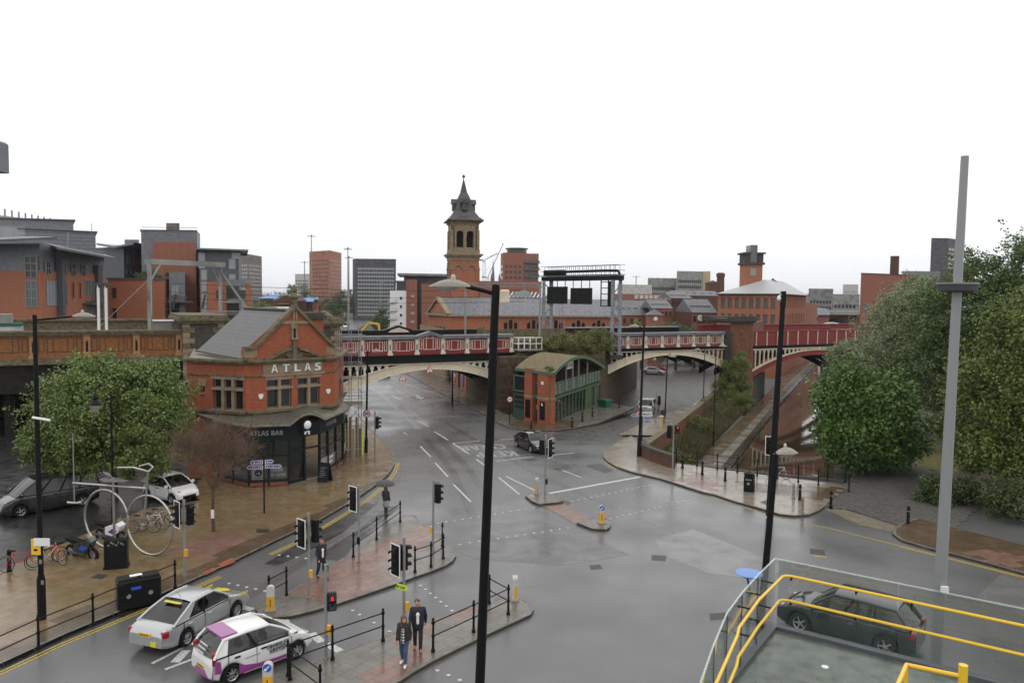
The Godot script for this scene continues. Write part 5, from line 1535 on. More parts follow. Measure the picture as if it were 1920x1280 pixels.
	framed_window(r,v2(-46.1,-114.0),v2(-43.54,-114.5),1.6,12.01,1.0,1.4,2,2,"brick_orange","window_dark")
	framed_window(r,a,b,6.3,11.37,2.6,2.0,2,1,"grey_clad","window_mid")
	mb = MB.new(); mb.bb(-42.86,13.96,-116,-39.99,14.92,-112.8); done(mb,"balcony","grey_clad",r); mb = MB.new(); mb.bb(-42.86,11.4,-116,-39.99,12.04,-112.9); done(mb,"balcony","grey_clad",r)

func far_city() -> void:
	var r: Node3D
	var mb: MB
	tower_block("small grey-brown tower block with white windows just right of overhanging roof",[v2(-137.78,-380.0),v2(-129.96,-370.0),v2(-130.46,-392.0)],20,32.99,"grey_brown",14,[4,8],"window_pale")
	r = tower_block("salmon brick tower block with pale window rows on the skyline",[v2(-126.78,-470.0),v2(-110.49,-455.0),v2(-109.08,-480.0)],25,40.42,"pinkish",14,[9,5],"window_far")
	tower_block("dark grey slab tower block with banded windows left of the chapel tower",[v2(-91.32,-430.0),v2(-88.75,-425.0),v2(-65.86,-425.0)],20,34.11,"grey_dark",13,[0,14],"window_pale",0.8)
	tower_block("small white tower block behind the trees left of the salmon tower",[v2(-187.77,-650.0),v2(-172.64,-640.0)],20,31.77,"offwhite",10,[6],"window_far")
	# red and glass towers right of the chapel
	r = tower_block("red apartment tower with grey-glazed balconies and rooftop drum right of chapel tower",[v2(-5.32,-330.0),v2(-4.03,-320.0),v2(4.39,-322.0),v2(11.27,-330.0)],20,32.01,"brick_red",11,[1,4,5],"window_far",0.6)
	mb = MB.new()
	var q0 := v2(4.39,-322.0) - v2(-5.32,-330.0); var q1 := v2(11.27,-330.0) - v2(-5.32,-330.0)
	for k in 9:
		wrow(mb,q0,q1,0.05,0.95,1,4.0 + k * 3.0,q0.distance_to(q1),0.25,1.4); wrow(mb,q0,q1,0.05,0.95,8,4.2 + k * 3.0,0.12,1.0,1.4)
	done(mb,"balconies","grey_clad",r)
	mb = MB.new(); mb.lathe([v2(4.5,0),v2(4.5,2.5),v2(5.2,2.6),v2(5.2,3.0),v2(0,3.1)],16,v3(7,32.01,-8)); done(mb,"drum","window_far",r)
	tower_block("pale glass tower edge behind the red apartment tower",[v2(8.98,-360.0),v2(12.3,-360.0)],15,34.17,"window_pale",10,[2],"grey_mid")
	block(thing("low_block","low red and grey block at the foot of the red apartment tower","building"),[v2(-13.98,-300.0),v2(11.52,-300.0)],12,-1,19.46,"brick_red")
	r = thing("glazed_hall","long hall with pale sawtooth glazed roof behind the chapel nave","building")
	block(r,[v2(-9.18,-200.0),v2(9.81,-200.0)],12,-1,13.05,"concrete")
	mb = MB.new()
	for i in 9:
		var x0 := lerpf(-0.85,8.64,i / 9.0); var x1 := x0 + 1.0
		mb.bar(v3(x0,12.81,-199),v3(x1,14.37,-206),0.35,0.1); mb.bar(v3(x1,14.37,-206),v3(x1 + 0.3,13.1,-207),0.3,0.1)
	mb.ext([v2(-1.84,12.9),v2(3.4,15.22),v2(5.52,12.99)],-210,-201)
	done(mb,"glazed_roof","window_pale",r)
	# pinnacled church tower far off
	r = thing("church_tower","tiny pinnacled stone church tower beside the pale crane","tower",v3(-9.54,0,-420))
	mb = MB.new(); mb.bb(-2.4,0,-2.4,2.4,21.89,2.4)
	for x in [-2.2,2.2]: mb.lathe([v2(0.6,0),v2(0.6,2),v2(0.0,5)],6,v3(x,21.89,2.0))
	mb.lathe([v2(0.9,0),v2(0.8,3),v2(0.0,12.5)],6,v3(-1.4,21.89,0))
	done(mb,"masonry","grey_brown",r)
	# cranes
	for q in [[v2(-17.14,-450.0),35.15,9.0,0.5,"left"],[v2(-17.23,-520.0),26.99,26.0,1.15,"right"]]:
		r = thing("tower_crane","pale construction crane beside the chapel tower, %s one" % q[4],"crane",v3(q[0].x,0,q[0].y))
		mb = MB.new()
		for x in [-0.7,0.7]: mb.bar(v3(x,0,0),v3(x,q[1],0),0.22,0.22)
		for k in int(q[1] / 1.6): mb.bar(v3(-0.7,k * 1.6,0),v3(0.7,k * 1.6 + 1.6,0),0.12,0.12)
		done(mb,"mast","concrete",r)
		mb = MB.new()
		var dir := v3(cos(q[3]),sin(q[3]),0)
		mb.bar(v3(0,q[1],0),v3(0,q[1],0) + dir * q[2],0.3,0.5); mb.bar(v3(0,q[1],0),v3(-4,q[1] + 0.3,0),0.5,0.9); mb.bar(v3(-4,q[1] + 0.3,0),v3(0,q[1],0) + dir * q[2] * 0.8,0.1,0.1)
		done(mb,"jib","concrete",r)
		mb = MB.new(); mb.bb(-0.9,q[1] - 1.4,0.4,0.9,q[1] + 0.6,1.8); done(mb,"cab","white",r)
	# pale long blocks
	for q in [["long pale office block with white bands right of the gantry",v2(93.26,-520.0),v2(113.15,-520.0),27.94,5,12],["taller pale block with tan gable end right of the gantry",v2(108.79,-500.0),v2(127.4,-505.0),32.12,7,12]]:
		r = tower_block(q[0],[q[1],q[2]],18,q[3],"concrete",q[4],[q[5]],"window_far",0.82)
	block(r,[v2(127.4,-505.0) - v2(108.79,-500.0),v2(131.1,-500.0) - v2(108.79,-500.0)],14,-1,32.23,"tan","gable_end")
	for q in [["low white building with round corner behind the red terrace",v2(59.76,-430.0),v2(81.41,-440.0),21.46,"offwhite",4,12],["red-brick terrace roofline right of the gantry",v2(44.23,-330.0),v2(72.89,-335.0),15.21,"brick_red",2,14],["small grey block on the skyline right of the stepped brick chimney",v2(179.41,-600.0),v2(195.13,-600.0),19.64,"concrete",4,6]]:
		tower_block(q[0],[q[1],q[2]],14,q[3],q[4],q[5],[q[6]],"window_far")
	r = thing("dormer_roofs","row of small white dormers on grey terrace roofs behind the gantry leg","building")
	block(r,[v2(48.71,-300.0),v2(64.0,-300.0)],10,-1,12.68,"roof_grey")
	for i in 8:
		mb = MB.new(); var x := lerpf(49.47,63.05,i / 7.0); mb.bb(x - 0.7,13.11,-300.5,x + 0.7,14.59,-299.4); done(mb,"dormer","offwhite",r)
	# brick water tower with chimney
	r = thing("brick_chimney","round-topped red-brick chimney with squat brick tower beside it","chimney",v3(82.74,0,-300))
	mb = MB.new(); mb.lathe([v2(1.9,0),v2(1.5,21.88),v2(1.75,22.3),v2(1.75,23.36),v2(1.0,23.78),v2(0,23.78)],12); done(mb,"shaft","brick_dark",r)
	mb = MB.new(); mb.bb(-5.0,0,-4,-0.5,19.74,1); mb.lathe([v2(3.0,19.74),v2(0,20.79)],8,v3(-2.7,0,-1.5)); done(mb,"squat_tower","brick_dark",r)
	# slate-roofed brick warehouses in the middle distance
	for q in [["long low warehouse with slate roof and skylights right of the gantry",v2(27.18,-205.0),v2(38.85,-210.0),8.35,12.41,"brick_red",22.0],
			["second slate-roofed warehouse with white rooflights beyond the green bushes",v2(37.0,-200.0),v2(43.73,-205.0),10.39,12.67,"brick_red",18.0],
			["brown gabled brick warehouse left of the clock-gabled hall",v2(45.26,-215.0),v2(51.35,-215.0),13.19,15.08,"brick_dark",20.0],
			["slate-roofed brick hall with round clock in its gable",v2(44.18,-185.0),v2(50.47,-185.0),9.61,12.93,"brick_red",20.0],
			["long brown-roofed mill behind the slate-roofed hall",v2(55.47,-260.0),v2(73.05,-265.0),14.29,16.1,"brick_dark",14.0]]:
		r = thing("warehouse",q[0],"building")
		block(r,[q[1],q[2]],q[6],-2,q[3],q[5])
		mb = MB.new()
		var A := v3(q[1].x,q[3],q[1].y + 0.3); var B := v3(q[2].x,q[3],q[2].y + 0.3); var dz := v3(0,q[4] - q[3],-q[6] / 2)
		var Z := v3(0,0,-q[6])
		mb.quad(A,B,B + dz,A + dz); mb.quad(B + Z,A + Z,A + dz,B + dz); mb.tri(A,A + dz,A + Z); mb.tri(B,B + Z,B + dz)
		done(mb,"roof","roof_grey",r)
		for i in 5:
			var p: Vector2 = q[1].lerp(q[2],0.15 + i * 0.17)
			mb = MB.new(); mb.xf = Transform3D(Basis(Vector3.RIGHT,-atan2(dz.y,-dz.z) + 0.0),v3(p.x,q[3] + dz.y * 0.45,p.y + dz.z * 0.45))
			mb.bb(-0.5,0.0,-0.5,0.5,0.12,0.5); done(mb,"rooflight","window_pale",r)
		for i in 5:
			var s: float = q[1].distance_to(q[2]) * (0.12 + i * 0.19)
			framed_window(r,q[1],q[2],s,q[3] - 2.3,0.9,1.5,1,1,q[5],"window_far")
	r = thing("gable_clock","white round clock face in the small dark gable of the hall","clock",v3(46.24,8.32,-184.6))
	mb = MB.new(); mb.lathe([v2(0,0),v2(0.75,0),v2(0.75,0.2),v2(0,0.22)],16,Vector3.ZERO,Basis(Vector3.RIGHT,PI / 2)); done(mb,"dial","white",r)
	mb = MB.new(); mb.bb(-0.04,0,0.23,0.04,0.5,0.27); mb.bb(-0.3,-0.04,0.23,0.04,0.04,0.27); done(mb,"hands","black_paint",r)
	# turreted lodge in the bushes
	r = thing("turret_lodge","small brick lodge with pyramid slate roof among green bushes","building",v3(32.13,0,-170))
	mb = MB.new(); mb.bb(-1.6,-2,-1.6,1.6,9.24,1.6); done(mb,"wall","brick_red",r)
	mb = MB.new(); mb.lathe([v2(2.7,9.24),v2(0,10.57)],4,Vector3.ZERO,Basis(Vector3.UP,PI / 4)); done(mb,"roof","roof_grey",r)
	mb = MB.new(); mb.lathe([v2(0,0),v2(0.45,0),v2(0.45,0.1),v2(0,0.12)],12,v3(0,8.4,1.6),Basis(Vector3.RIGHT,PI / 2)); done(mb,"roundel","white",r)
	# blue-roofed brick works at the left
	r = thing("brick_works","brown brick works with bright blue roofs behind the corner bar's gable","building")
	for q in [[v2(-78.88,-235.0),v2(-73.76,-232.0),11.67,12.99],[v2(-68.18,-236.0),v2(-63.72,-240.0),10.78,12.11]]:
		block(r,[q[0],q[1]],14,-1,q[2],"brick_dark")
		mb = MB.new(); mb.hex([v3(q[0].x - 0.5,q[2],q[0].y + 0.4),v3(q[1].x + 1,q[2],q[1].y + 0.4),v3(q[1].x,q[3],q[1].y - 8),v3(q[0].x + 2,q[3],q[0].y - 8),v3(q[0].x - 0.5,q[2] + 0.2,q[0].y + 0.4),v3(q[1].x + 1,q[2] + 0.2,q[1].y + 0.4),v3(q[1].x,q[3] + 0.2,q[1].y - 8),v3(q[0].x + 2,q[3] + 0.2,q[0].y - 8)])
		done(mb,"blue_roof","blue_roof",r)
		for i in 5: framed_window(r,q[0],q[1],q[0].distance_to(q[1]) * (0.1 + i * 0.2),q[2] - 2.6,0.6,1.9,1,1,"brick_dark","window_far")
	mb = MB.new(); mb.ext([v2(-72.8,-1),v2(-65.37,-1),v2(-65.37,11.14),v2(-68.6,12.88),v2(-72.8,10.73)],-240,-228); done(mb,"gable_wall","brick_dark",r)
	mb = MB.new(); mb.bb(-70.56,10.15,-228,-67.51,10.39,-226.6); done(mb,"ledge","stone",r)
	r = thing("brick_chapel","small brick building with tall red-framed windows right of blue roofs","building")
	block(r,[v2(-59.42,-225.0),v2(-58.76,-228.0)],9,-1,11.54,"brick_red")
	for i in 3: framed_window(r,v2(-59.42,-225.0),v2(-58.76,-228.0),0.4 + i * 0.5,8.67,0.3,2.2,1,1,"brick_red","window_far")
	mb = MB.new(); mb.hex([v3(-61.75,12.46,-226.0),v3(-57.56,11.39,-224.0),v3(-60.65,11.33,-236.0),v3(-64.49,12.46,-236.0),v3(-61.75,12.94,-226.0),v3(-57.56,11.87,-224.0),v3(-60.65,11.83,-236.0),v3(-64.49,12.96,-236.0)]); done(mb,"roof","window_pale",r)
	r = thing("domed_tent","pale shallow curved roof just behind the corner bar's slate roof","building")
	mb = MB.new(); mb.ext([v3(-40.46,10.36,-120.0),v3(-37.48,10.39,-120.0)].map(func(p): return v2(p.x,p.y - 6)) + [v2(-37.05,10.4),v2(-37.48,10.77),v2(-39.6,10.75),v2(-40.37,10.36)],-126,-120); done(mb,"shell","offwhite",r)
	# white and brick flats left of the chapel
	r = thing("apartment_block","white and red-brick flats with oversailing grey roof left of the chapel gable","building")
	var a := v2(-30.93,-190.0); var b := v2(-26.47,-188.0); var c := v2(-22.45,-190.0); var e := v2(-15.38,-196.0)
	block(r,[a,b],12,-1,14.32,"white")
	block(r,[b + v2(0,0.6),v2(-23.81,-188.0)],13,-1,17.0,"brick_red","stair_tower")
	block(r,[v2(-24.06,-190.0),v2(-22.98,-190.0)],12,-1,16.27,"window_far","glazed_slot")
	block(r,[v2(-22.86,-189.0),e],13,-1,16.0,"brick_red","brick_wing")
	block(r,[v2(-29.62,-192.0),v2(-26.62,-190.0)],10,8,16.5,"window_far","penthouse"); block(r,[v2(-28.0,-194.0),e],12,8,18.56,"grey_dark","top_storey")
	slab(r,[v2(-29.58,-190.0),v2(-26.62,-190.0)],12,16.48,16.75,0.4,"grey_mid")
	slab(r,[v2(-28.67,-192.0),e],16,18.09,18.7,0.6,"grey_mid")
	for k in 4:
		var y: float = 11.92 - k * 2.12
		framed_window(r,a,b,3.3,y,0.8,0.85,1,1,"white","window_far")
		framed_window(r,b + v2(0,0.6),v2(-23.81,-188.0),1.6,y + 0.7,0.85,0.55,1,1,"offwhite","window_pale")
		mb = MB.new(); mb.bb(a.x - 0.4,y - 0.75,a.y - 1,a.x + 2.0,y - 0.55,a.y + 1.0)
		for i in 12: mb.bb(a.x + 0.2 * i - 0.3,y - 0.55,a.y + 0.95,a.x + 0.2 * i - 0.26,y + 0.3,a.y + 1.0)
		done(mb,"balcony","offwhite",r)
		mb = MB.new(); mb.bb(a.x + 0.2,y - 0.5,a.y - 0.5,a.x + 1.9,y + 1.0,a.y + 0.05); done(mb,"balcony_door","window_far",r)
	# right-hand skyline
	tower_block("grey glazed office block right of the warehouse with the tower",[v2(129.75,-330.0),v2(140.5,-330.0)],16,18.41,"grey_mid",5,[7],"window_far",0.7)
	tower_block("long low grey building behind the glazed office block",[v2(156.81,-420.0),v2(193.68,-420.0)],16,17.09,"concrete",3,[16],"window_far",0.7)
	tower_block("small pale tower on the skyline left of the brick mill",[v2(263.1,-600.0),v2(275.41,-600.0)],16,26.87,"offwhite",8,[6],"window_pale")
	tower_block("dark slab tower with pale right side behind the trees",[v2(232.33,-420.0),v2(241.85,-420.0),v2(255.79,-432.0)],20,48.78,"grey_dark",16,[0,4],"offwhite",0.8)
	tower_block("low blue-grey block left of the dark slab tower",[v2(196.22,-380.0),v2(215.05,-380.0)],14,28.67,"grey_clad",5,[8],"window_far",0.6)
	r = thing("rail_viaduct","distant railway viaduct with brick arches and pale parapet","bridge")
	block(r,[v2(109.79,-270.0),v2(126.04,-270.0)],10,-1,8.43,"brick_red"); block(r,[v2(108.39,-262.0),v2(126.01,-262.0)],12,8.18,9.48,"concrete","deck")
	mb = MB.new(); mb.ext([v2(113.23,-1),v2(116.2,-1),v2(116.2,5.6),v2(114.71,6.71),v2(113.23,5.6)],-269.9,-261.5); done(mb,"arch_opening","soot_and_shade",r)
	r = thing("slate_house","small slate-roofed house beside the distant railway viaduct","building")
	block(r,[v2(91.65,-225.0),v2(94.84,-225.0)],10,-1,8.75,"brick_red")
	mb = MB.new(); mb.hex([v3(90.88,8.58,-224.0),v3(94.69,8.63,-224.0),v3(98.19,10.27,-234.0),v3(94.86,10.73,-234.0),v3(90.88,8.74,-224.0),v3(94.69,8.79,-224.0),v3(98.19,10.43,-234.0),v3(94.86,10.89,-234.0)]); done(mb,"roof","roof_grey",r)
	r = thing("footbridge","white arched footbridge seen beyond the red canal bridge","bridge")
	mb = MB.new()
	for i in 8:
		var t0 := i / 8.0; var t1 := (i + 1) / 8.0
		var p0: Vector3 = v3(61.46,7.86,-150.0).lerp(v3(66.14,7.92,-150.0),t0) + v3(0,0.55 * sin(PI * t0),0); var p1: Vector3 = v3(61.46,7.86,-150.0).lerp(v3(66.14,7.92,-150.0),t1) + v3(0,0.55 * sin(PI * t1),0)
		mb.bar(p0,p1,0.3,0.22); mb.bar(p0,p0 - v3(0,1.2,0) + v3(0.3,0,0),0.08,0.08)
	mb.bar(v3(61.5,6.8,-150.0),v3(66.18,6.85,-150.0),1.2,0.3); mb.bb(61.5,-2,-150.5,61.71,7.65,-149.5); mb.bb(65.96,-2,-150.5,66.18,7.7,-149.5)
	done(mb,"span","white",r)

func brick_mill() -> void: # plain brick mill with chimney stump behind the willow
	var r := thing("brick_mill","plain windowless red-brick mill wall with squat chimney behind the pale tree","building")
	block(r,[v2(69.28,-150.0),v2(84.94,-158.0)],18,-3,18.26,"brick_red")
	slab(r,[v2(69.28,-150.0),v2(84.94,-158.0)],18,18.26,18.42,0.1,"stone_dark","coping")
	framed_window(r,v2(69.28,-150.0),v2(84.94,-158.0),1.4,10.3,1.0,2.0,2,2,"galv","window_mid")
	var mb := MB.new(); mb.lathe([v2(1.0,5),v2(0.85,22.18),v2(0.9,22.4),v2(0,22.4)],10,v3(80.94,0,-160)); done(mb,"chimney","brick_dark",r)

func tower_warehouse() -> void:
	var r := thing("warehouse","orange-brick warehouse with hipped pale roof and tall square tower","building")
	var a := v2(43.65,-160.0); var b := v2(53.24,-150.0); var c := v2(71.04,-182.0); var e := v2(81.04,-200.0)
	var top: float = 14.12
	var holes := []
	var L: float = a.distance_to(b)
	for k in 3:
		for i in 8: holes.append(Rect2(0.8 + i * (L - 1.0) / 8.0,top - 2.9 - k * 3.35,0.95,2.0))
	var mb := MB.new()
	mb.wall(a,b,-3,top,holes,0.25)
	var L2: float = b.distance_to(c)
	var h2 := []
	for k in 3:
		for i in 10: h2.append(Rect2(3.6 + i * (L2 - 4.0) / 10.0,top - 2.9 - k * 3.35,1.1,2.0))
	mb.wall(b,c,-3,top,h2,0.25)
	done(mb,"wall","brick_orange",r)
	for q in [[a,b,holes],[b,c,h2]]:
		for h in q[2]:
			var d: Vector2 = (q[1] - q[0]).normalized()
			var w := MB.new(); w.xf = Transform3D(Basis(v3(d.x,0,d.y),Vector3.UP,v3(-d.y,0,d.x)),v3(q[0].x,0,q[0].y))
			w.bb(h.position.x,h.position.y,-0.3,h.end.x,h.end.y,-0.2); w.bb(h.position.x - 0.1,h.position.y - 0.12,-0.1,h.end.x + 0.1,h.position.y,0.08)
			done(w,"window","window_mid",r)
	framed_window(r,b,c,1.4,top - 9.5,1.5,8.6,2,6,"galv","window_mid")
	block(r,[c + v2(-1,0.5),e],8,-3,12.26,"brick_red","lower_wing")
	# roofs
	mb = MB.new()
	var rf := [v3(a.x - 0.4,top,a.y + 0.4),v3(b.x + 0.3,top,b.y + 0.6),v3(c.x + 0.5,top,c.y),v3(a.x + 8,top,a.y - 30)]
	var ap: Vector3 = v3(55.59,17.33,-166.0); var ap2: Vector3 = v3(68.07,17.67,-190.0)
	mb.tri(rf[0],rf[1],ap); mb.quad(rf[1],rf[2],ap2,ap); mb.quad(rf[0],ap,ap2,rf[3])
	done(mb,"roof","coping_pale",r)
	mb = MB.new(); mb.bar(rf[0] - v3(0,0.1,0),rf[1] - v3(0,0.1,0),0.5,0.2); mb.bar(rf[1] - v3(0,0.1,0),rf[2] - v3(0,0.1,0),0.5,0.2); done(mb,"gutter","grey_dark",r)
	mb = MB.new(); mb.flat([v2(0,0),v2(6.5,0),v2(2.6,3.4)],func(p: Vector2) -> Vector3: return v3(58.12 + p.x,14.63 + p.y,-176)); done(mb,"gable_wall","brick_red",r)
	# tower
	var tx: float = 54.96; var tz := -174.0
	mb = MB.new(); mb.bb(tx - 2.0,-2,tz - 2,tx + 2.0,20.87,tz + 2); done(mb,"tower_shaft","brick_orange",r)
	mb = MB.new(); mb.bb(tx - 2.4,20.87,tz - 2.4,tx + 2.4,21.35,tz + 2.4)
	mb.bb(tx - 2.1,23.28,tz - 2.1,tx - 0.9,21.35,tz + 2.1); mb.bb(tx + 0.9,23.28,tz - 2.1,tx + 2.1,21.35,tz + 2.1)
	mb.bb(tx - 2.5,23.28,tz - 2.5,tx - 0.8,23.64,tz + 2.5); mb.bb(tx + 0.8,23.28,tz - 2.5,tx + 2.5,23.64,tz + 2.5)
	done(mb,"tower_crown","stone_dark",r)
	mb = MB.new(); mb.bb(tx - 0.8,21.35,tz - 1.6,tx + 0.8,25.33,tz + 1.8); done(mb,"glazed_lift","window_mid",r)
	framed_window(r,v2(tx - 2,tz + 2),v2(tx + 2,tz + 2),1.9,18.32,1.4,1.8,2,3,"stone","window_pale")

func chapel() -> void:
	var r := thing("brick_chapel","long red-brick chapel with slate nave roof behind the viaduct","building")
	var c := v2(-10.52,-125.0); var l := v2(-15.31,-137.0); var rt := v2(18.16,-130.0)
	var ev: float = 9.73; var rd: float = 12.53
	var mb := MB.new()
	var L: float = c.distance_to(rt)
	mb.wall(c,rt,-1,ev,[],0.2)
	mb.wall(l,c,-1,ev,[],0.2)
	done(mb,"wall","brick_orange",r)
	# arched lancets in groups of three
	for px in [955,998,1040,1083,1122]:
		for k in [-1,0,1]:
			var s: float = (px - 842) / 316.0 * L + k * 0.85
			var d := (rt - c).normalized()
			var w := MB.new(); w.xf = Transform3D(Basis(v3(d.x,0,d.y),Vector3.UP,v3(-d.y,0,d.x)),v3(c.x,0,c.y))
			var h := 1.9 if k == 0 else 1.45
			var y: float = ev - 2.9
			w.ext([v2(s - 0.3,y),v2(s + 0.3,y),v2(s + 0.3,y + h),v2(s + 0.18,y + h + 0.22),v2(s,y + h + 0.3),v2(s - 0.18,y + h + 0.22),v2(s - 0.3,y + h)],-0.1,0.04)
			var f := done(w,"lancet_window","window_dark",r)
			w = MB.new(); w.xf = Transform3D(Basis(v3(d.x,0,d.y),Vector3.UP,v3(-d.y,0,d.x)),v3(c.x,0,c.y))
			for i in 6: w.bar(v3(s - 0.36 * cos(PI * i / 6),y + h + 0.32 * sin(PI * i / 6),0.06),v3(s - 0.36 * cos(PI * (i + 1) / 6),y + h + 0.32 * sin(PI * (i + 1) / 6),0.06),0.1,0.14,Vector3.BACK)
			w.bb(s - 0.4,y - 0.12,0,s + 0.4,y,0.1)
			done(w,"hood_mould","stone",f)
	# roof and pediment gable at the left
	var m := l.lerp(c,0.5)
	var apx := v3(m.x,rd,m.y)
	mb = MB.new()
	var A := v3(c.x,ev,c.y + 0.3); var B := v3(rt.x,ev,rt.y + 0.3); var R2 := v3(rt.x,rd,rt.y - 6)
	mb.quad(A,B,R2,apx); mb.quad(v3(l.x,ev,l.y),apx,R2,v3(rt.x,ev,rt.y - 12))
	done(mb,"roof","slate_light",r)
	mb = MB.new(); mb.tri(v3(l.x,ev,l.y),v3(c.x,ev,c.y),apx - v3(0,0.2,0)); done(mb,"gable","brick_orange",r)
	mb = MB.new()
	mb.bar(v3(l.x,ev + 0.1,l.y),apx,0.7,0.4); mb.bar(v3(c.x,ev + 0.1,c.y + 0.2),apx,0.9,0.4); mb.bar(v3(l.x - 0.3,ev - 0.1,l.y + 0.1),v3(c.x + 0.3,ev - 0.1,c.y + 0.3),0.8,0.35)
	mb.bar(A - v3(0,0.15,0),B - v3(0,0.15,0),0.4,0.25)
	done(mb,"coping","stone",r)
	for i in 3:
		var s: float = l.distance_to(c) * (0.45 + i * 0.17)
		framed_window(r,l,c,s,ev - 4.6,0.9,2.6,1,1,"stone","window_dark")
	# tower
	var t := thing("chapel_tower","tall brick and stone chapel bell tower with swept slate spire","tower",v3(-9.38,0,-142),0.2)
	var w2 := 2.75
	var H := [17.91,20.7,21.4,25.98,26.87,30.34,34.49,35.77]
	mb = MB.new(); mb.bb(-w2 + 0.12,-1,-w2 + 0.12,w2 - 0.12,H[1] - 0.6,w2 - 0.12)
	for x in [-w2 + 0.35,-0.0,w2 - 0.35]:
		for q in [0,1,2,3]:
			var bs := Basis(Vector3.UP,q * PI / 2)
			mb.xf = Transform3D(bs,Vector3.ZERO); mb.bb(x - 0.35,-1,w2 - 0.2,x + 0.35,H[0],w2)
	mb.xf = Transform3D.IDENTITY
	done(mb,"shaft","brick_orange",t)
	mb = MB.new()
	for q in 4:
		mb.xf = Transform3D(Basis(Vector3.UP,q * PI / 2),Vector3.ZERO)
		for s in [-1.2,1.2]:
			for i in 8: mb.bar(v3(s - 0.75 * cos(PI * i / 8),H[0] + 0.75 * sin(PI * i / 8),w2 - 0.05),v3(s - 0.75 * cos(PI * (i + 1) / 8),H[0] + 0.75 * sin(PI * (i + 1) / 8),w2 - 0.05),0.22,0.28,Vector3.BACK)
			mb.bb(s - 0.12,H[0] + 0.7,w2 - 0.1,s + 0.12,H[0] + 1.3,w2 + 0.12)
		for x in [-w2 + 0.35,0.0,w2 - 0.35]: mb.bb(x - 0.45,H[0] - 0.15,w2 - 0.15,x + 0.45,H[0] + 0.1,w2 + 0.08)
	mb.xf = Transform3D.IDENTITY
	mb.bb(-w2,H[1] - 1.2,-w2,w2,H[1] - 0.3,w2); mb.bb(-w2 - 0.55,H[1] - 0.3,-w2 - 0.55,w2 + 0.55,H[1],w2 + 0.55); mb.bb(-w2 - 0.25,H[1] - 0.6,-w2 - 0.25,w2 + 0.25,H[1] - 0.3,w2 + 0.25)
	mb.bb(-w2,H[1],-w2,w2,H[2] + 0.1,w2)
	done(mb,"string_course","stone",t)
	# belfry with open arches
	mb = MB.new()
	var b2 := 2.55
	for q in 4:
		mb.xf = Transform3D(Basis(Vector3.UP,q * PI / 2),Vector3.ZERO)
		for x in [[-b2,-1.65],[-0.3,0.3],[1.65,b2]]: mb.bb(x[0],H[2],b2 - 0.6,x[1],H[3],b2)
		for x in [[-b2 - 0.1,-b2 + 0.3],[-1.85,-1.6],[-0.2,0.2],[1.6,1.85],[b2 - 0.3,b2 + 0.1]]: mb.bb(x[0],H[2],b2 - 0.2,x[1],H[3] - 0.9,b2 + 0.15)
		for s in [-0.975,0.975]:
			for i in 6:
				var a0 := PI * i / 6; var a1 := PI * (i + 1) / 6
				var yb: float = H[3] - 1.7
				mb.ext([v2(s - 0.68 * cos(a0),yb + 0.68 * sin(a0)),v2(s - 0.68 * cos(a1),yb + 0.68 * sin(a1)),v2(s - 0.68 * cos(a1),H[3]),v2(s - 0.68 * cos(a0),H[3])],b2 - 0.6,b2 - 0.02)
			mb.bb(s - 0.68,H[2],b2 - 0.5,s + 0.68,H[2] + 0.5,b2 - 0.1)
	mb.xf = Transform3D.IDENTITY
	mb.bb(-b2 - 0.05,H[3],-b2 - 0.05,b2 + 0.05,H[4] - 0.2,b2 + 0.05); mb.bb(-b2 - 0.3,H[3] + 0.35,-b2 - 0.3,b2 + 0.3,H[3] + 0.55,b2 + 0.3)
	done(mb,"belfry","stone",t)
	mb = MB.new(); mb.bb(-1.5,H[2],-1.3,0.35,H[3],1.3); mb.bb(0.7,H[2],-1.3,1.6,H[3],1.3); done(mb,"bell_frame","soot_and_shade",t)  # solid dark core added inside so the belfry openings read as shaded
	# swept spire
	mb = MB.new()
	var prof := [[3.35,H[4] - 0.2],[3.35,H[4] + 0.05],[2.55,H[4] + 0.7],[1.85,H[4] + 1.7],[1.42,H[4] + 2.9],[1.12,H[4] + 4.2],[0.6,lerpf(H[5],H[6],0.45)],[0.12,H[6]]]
	for i in prof.size() - 1:
		var p: Array = prof[i]; var q: Array = prof[i + 1]
		for k in 4:
			mb.xf = Transform3D(Basis(Vector3.UP,k * PI / 2),Vector3.ZERO)
			mb.quad(v3(-p[0],p[1],p[0]),v3(p[0],p[1],p[0]),v3(q[0],q[1],q[0]),v3(-q[0],q[1],q[0]))
	mb.xf = Transform3D.IDENTITY
	mb.quad(v3(-3.35,H[4] - 0.2,-3.35),v3(3.35,H[4] - 0.2,-3.35),v3(3.35,H[4] - 0.2,3.35),v3(-3.35,H[4] - 0.2,3.35))
	var sp := done(mb,"spire","slate",t)
	mb = MB.new()
	for k in 4:
		mb.xf = Transform3D(Basis(Vector3.UP,k * PI / 2),Vector3.ZERO)
		mb.bb(-0.5,H[4] + 1.9,0.9,0.5,H[4] + 3.2,2.15); mb.ext([v2(-0.75,H[4] + 3.2),v2(0.75,H[4] + 3.2),v2(0,H[4] + 4.1)],0.7,2.35)
	done(mb,"lucarne","slate",sp)
	mb = MB.new(); mb.lathe([v2(0.12,H[6] - 0.1),v2(0.08,H[6] + 0.4),v2(0.3,H[6] + 0.6),v2(0.3,H[6] + 0.85),v2(0.06,H[6] + 1.05),v2(0.0,H[7])],8); done(mb,"finial","lead",sp)
	# brick arcade with posters under and beyond the arch
	r = thing("arcade_building","red-brick arcade with poster panels and doors along the pavement under the arch","building")
	var p0 := v2(-5.4,-97.4); var p1 := v2(-9.2,-111.5); var p2 := v2(-16.2,-134)
	mb = MB.new(); mb.wall(p1,p0,-0.2,6.2,[],0.2); mb.wall(p2,p1,0.9,7.5,[],0.2)
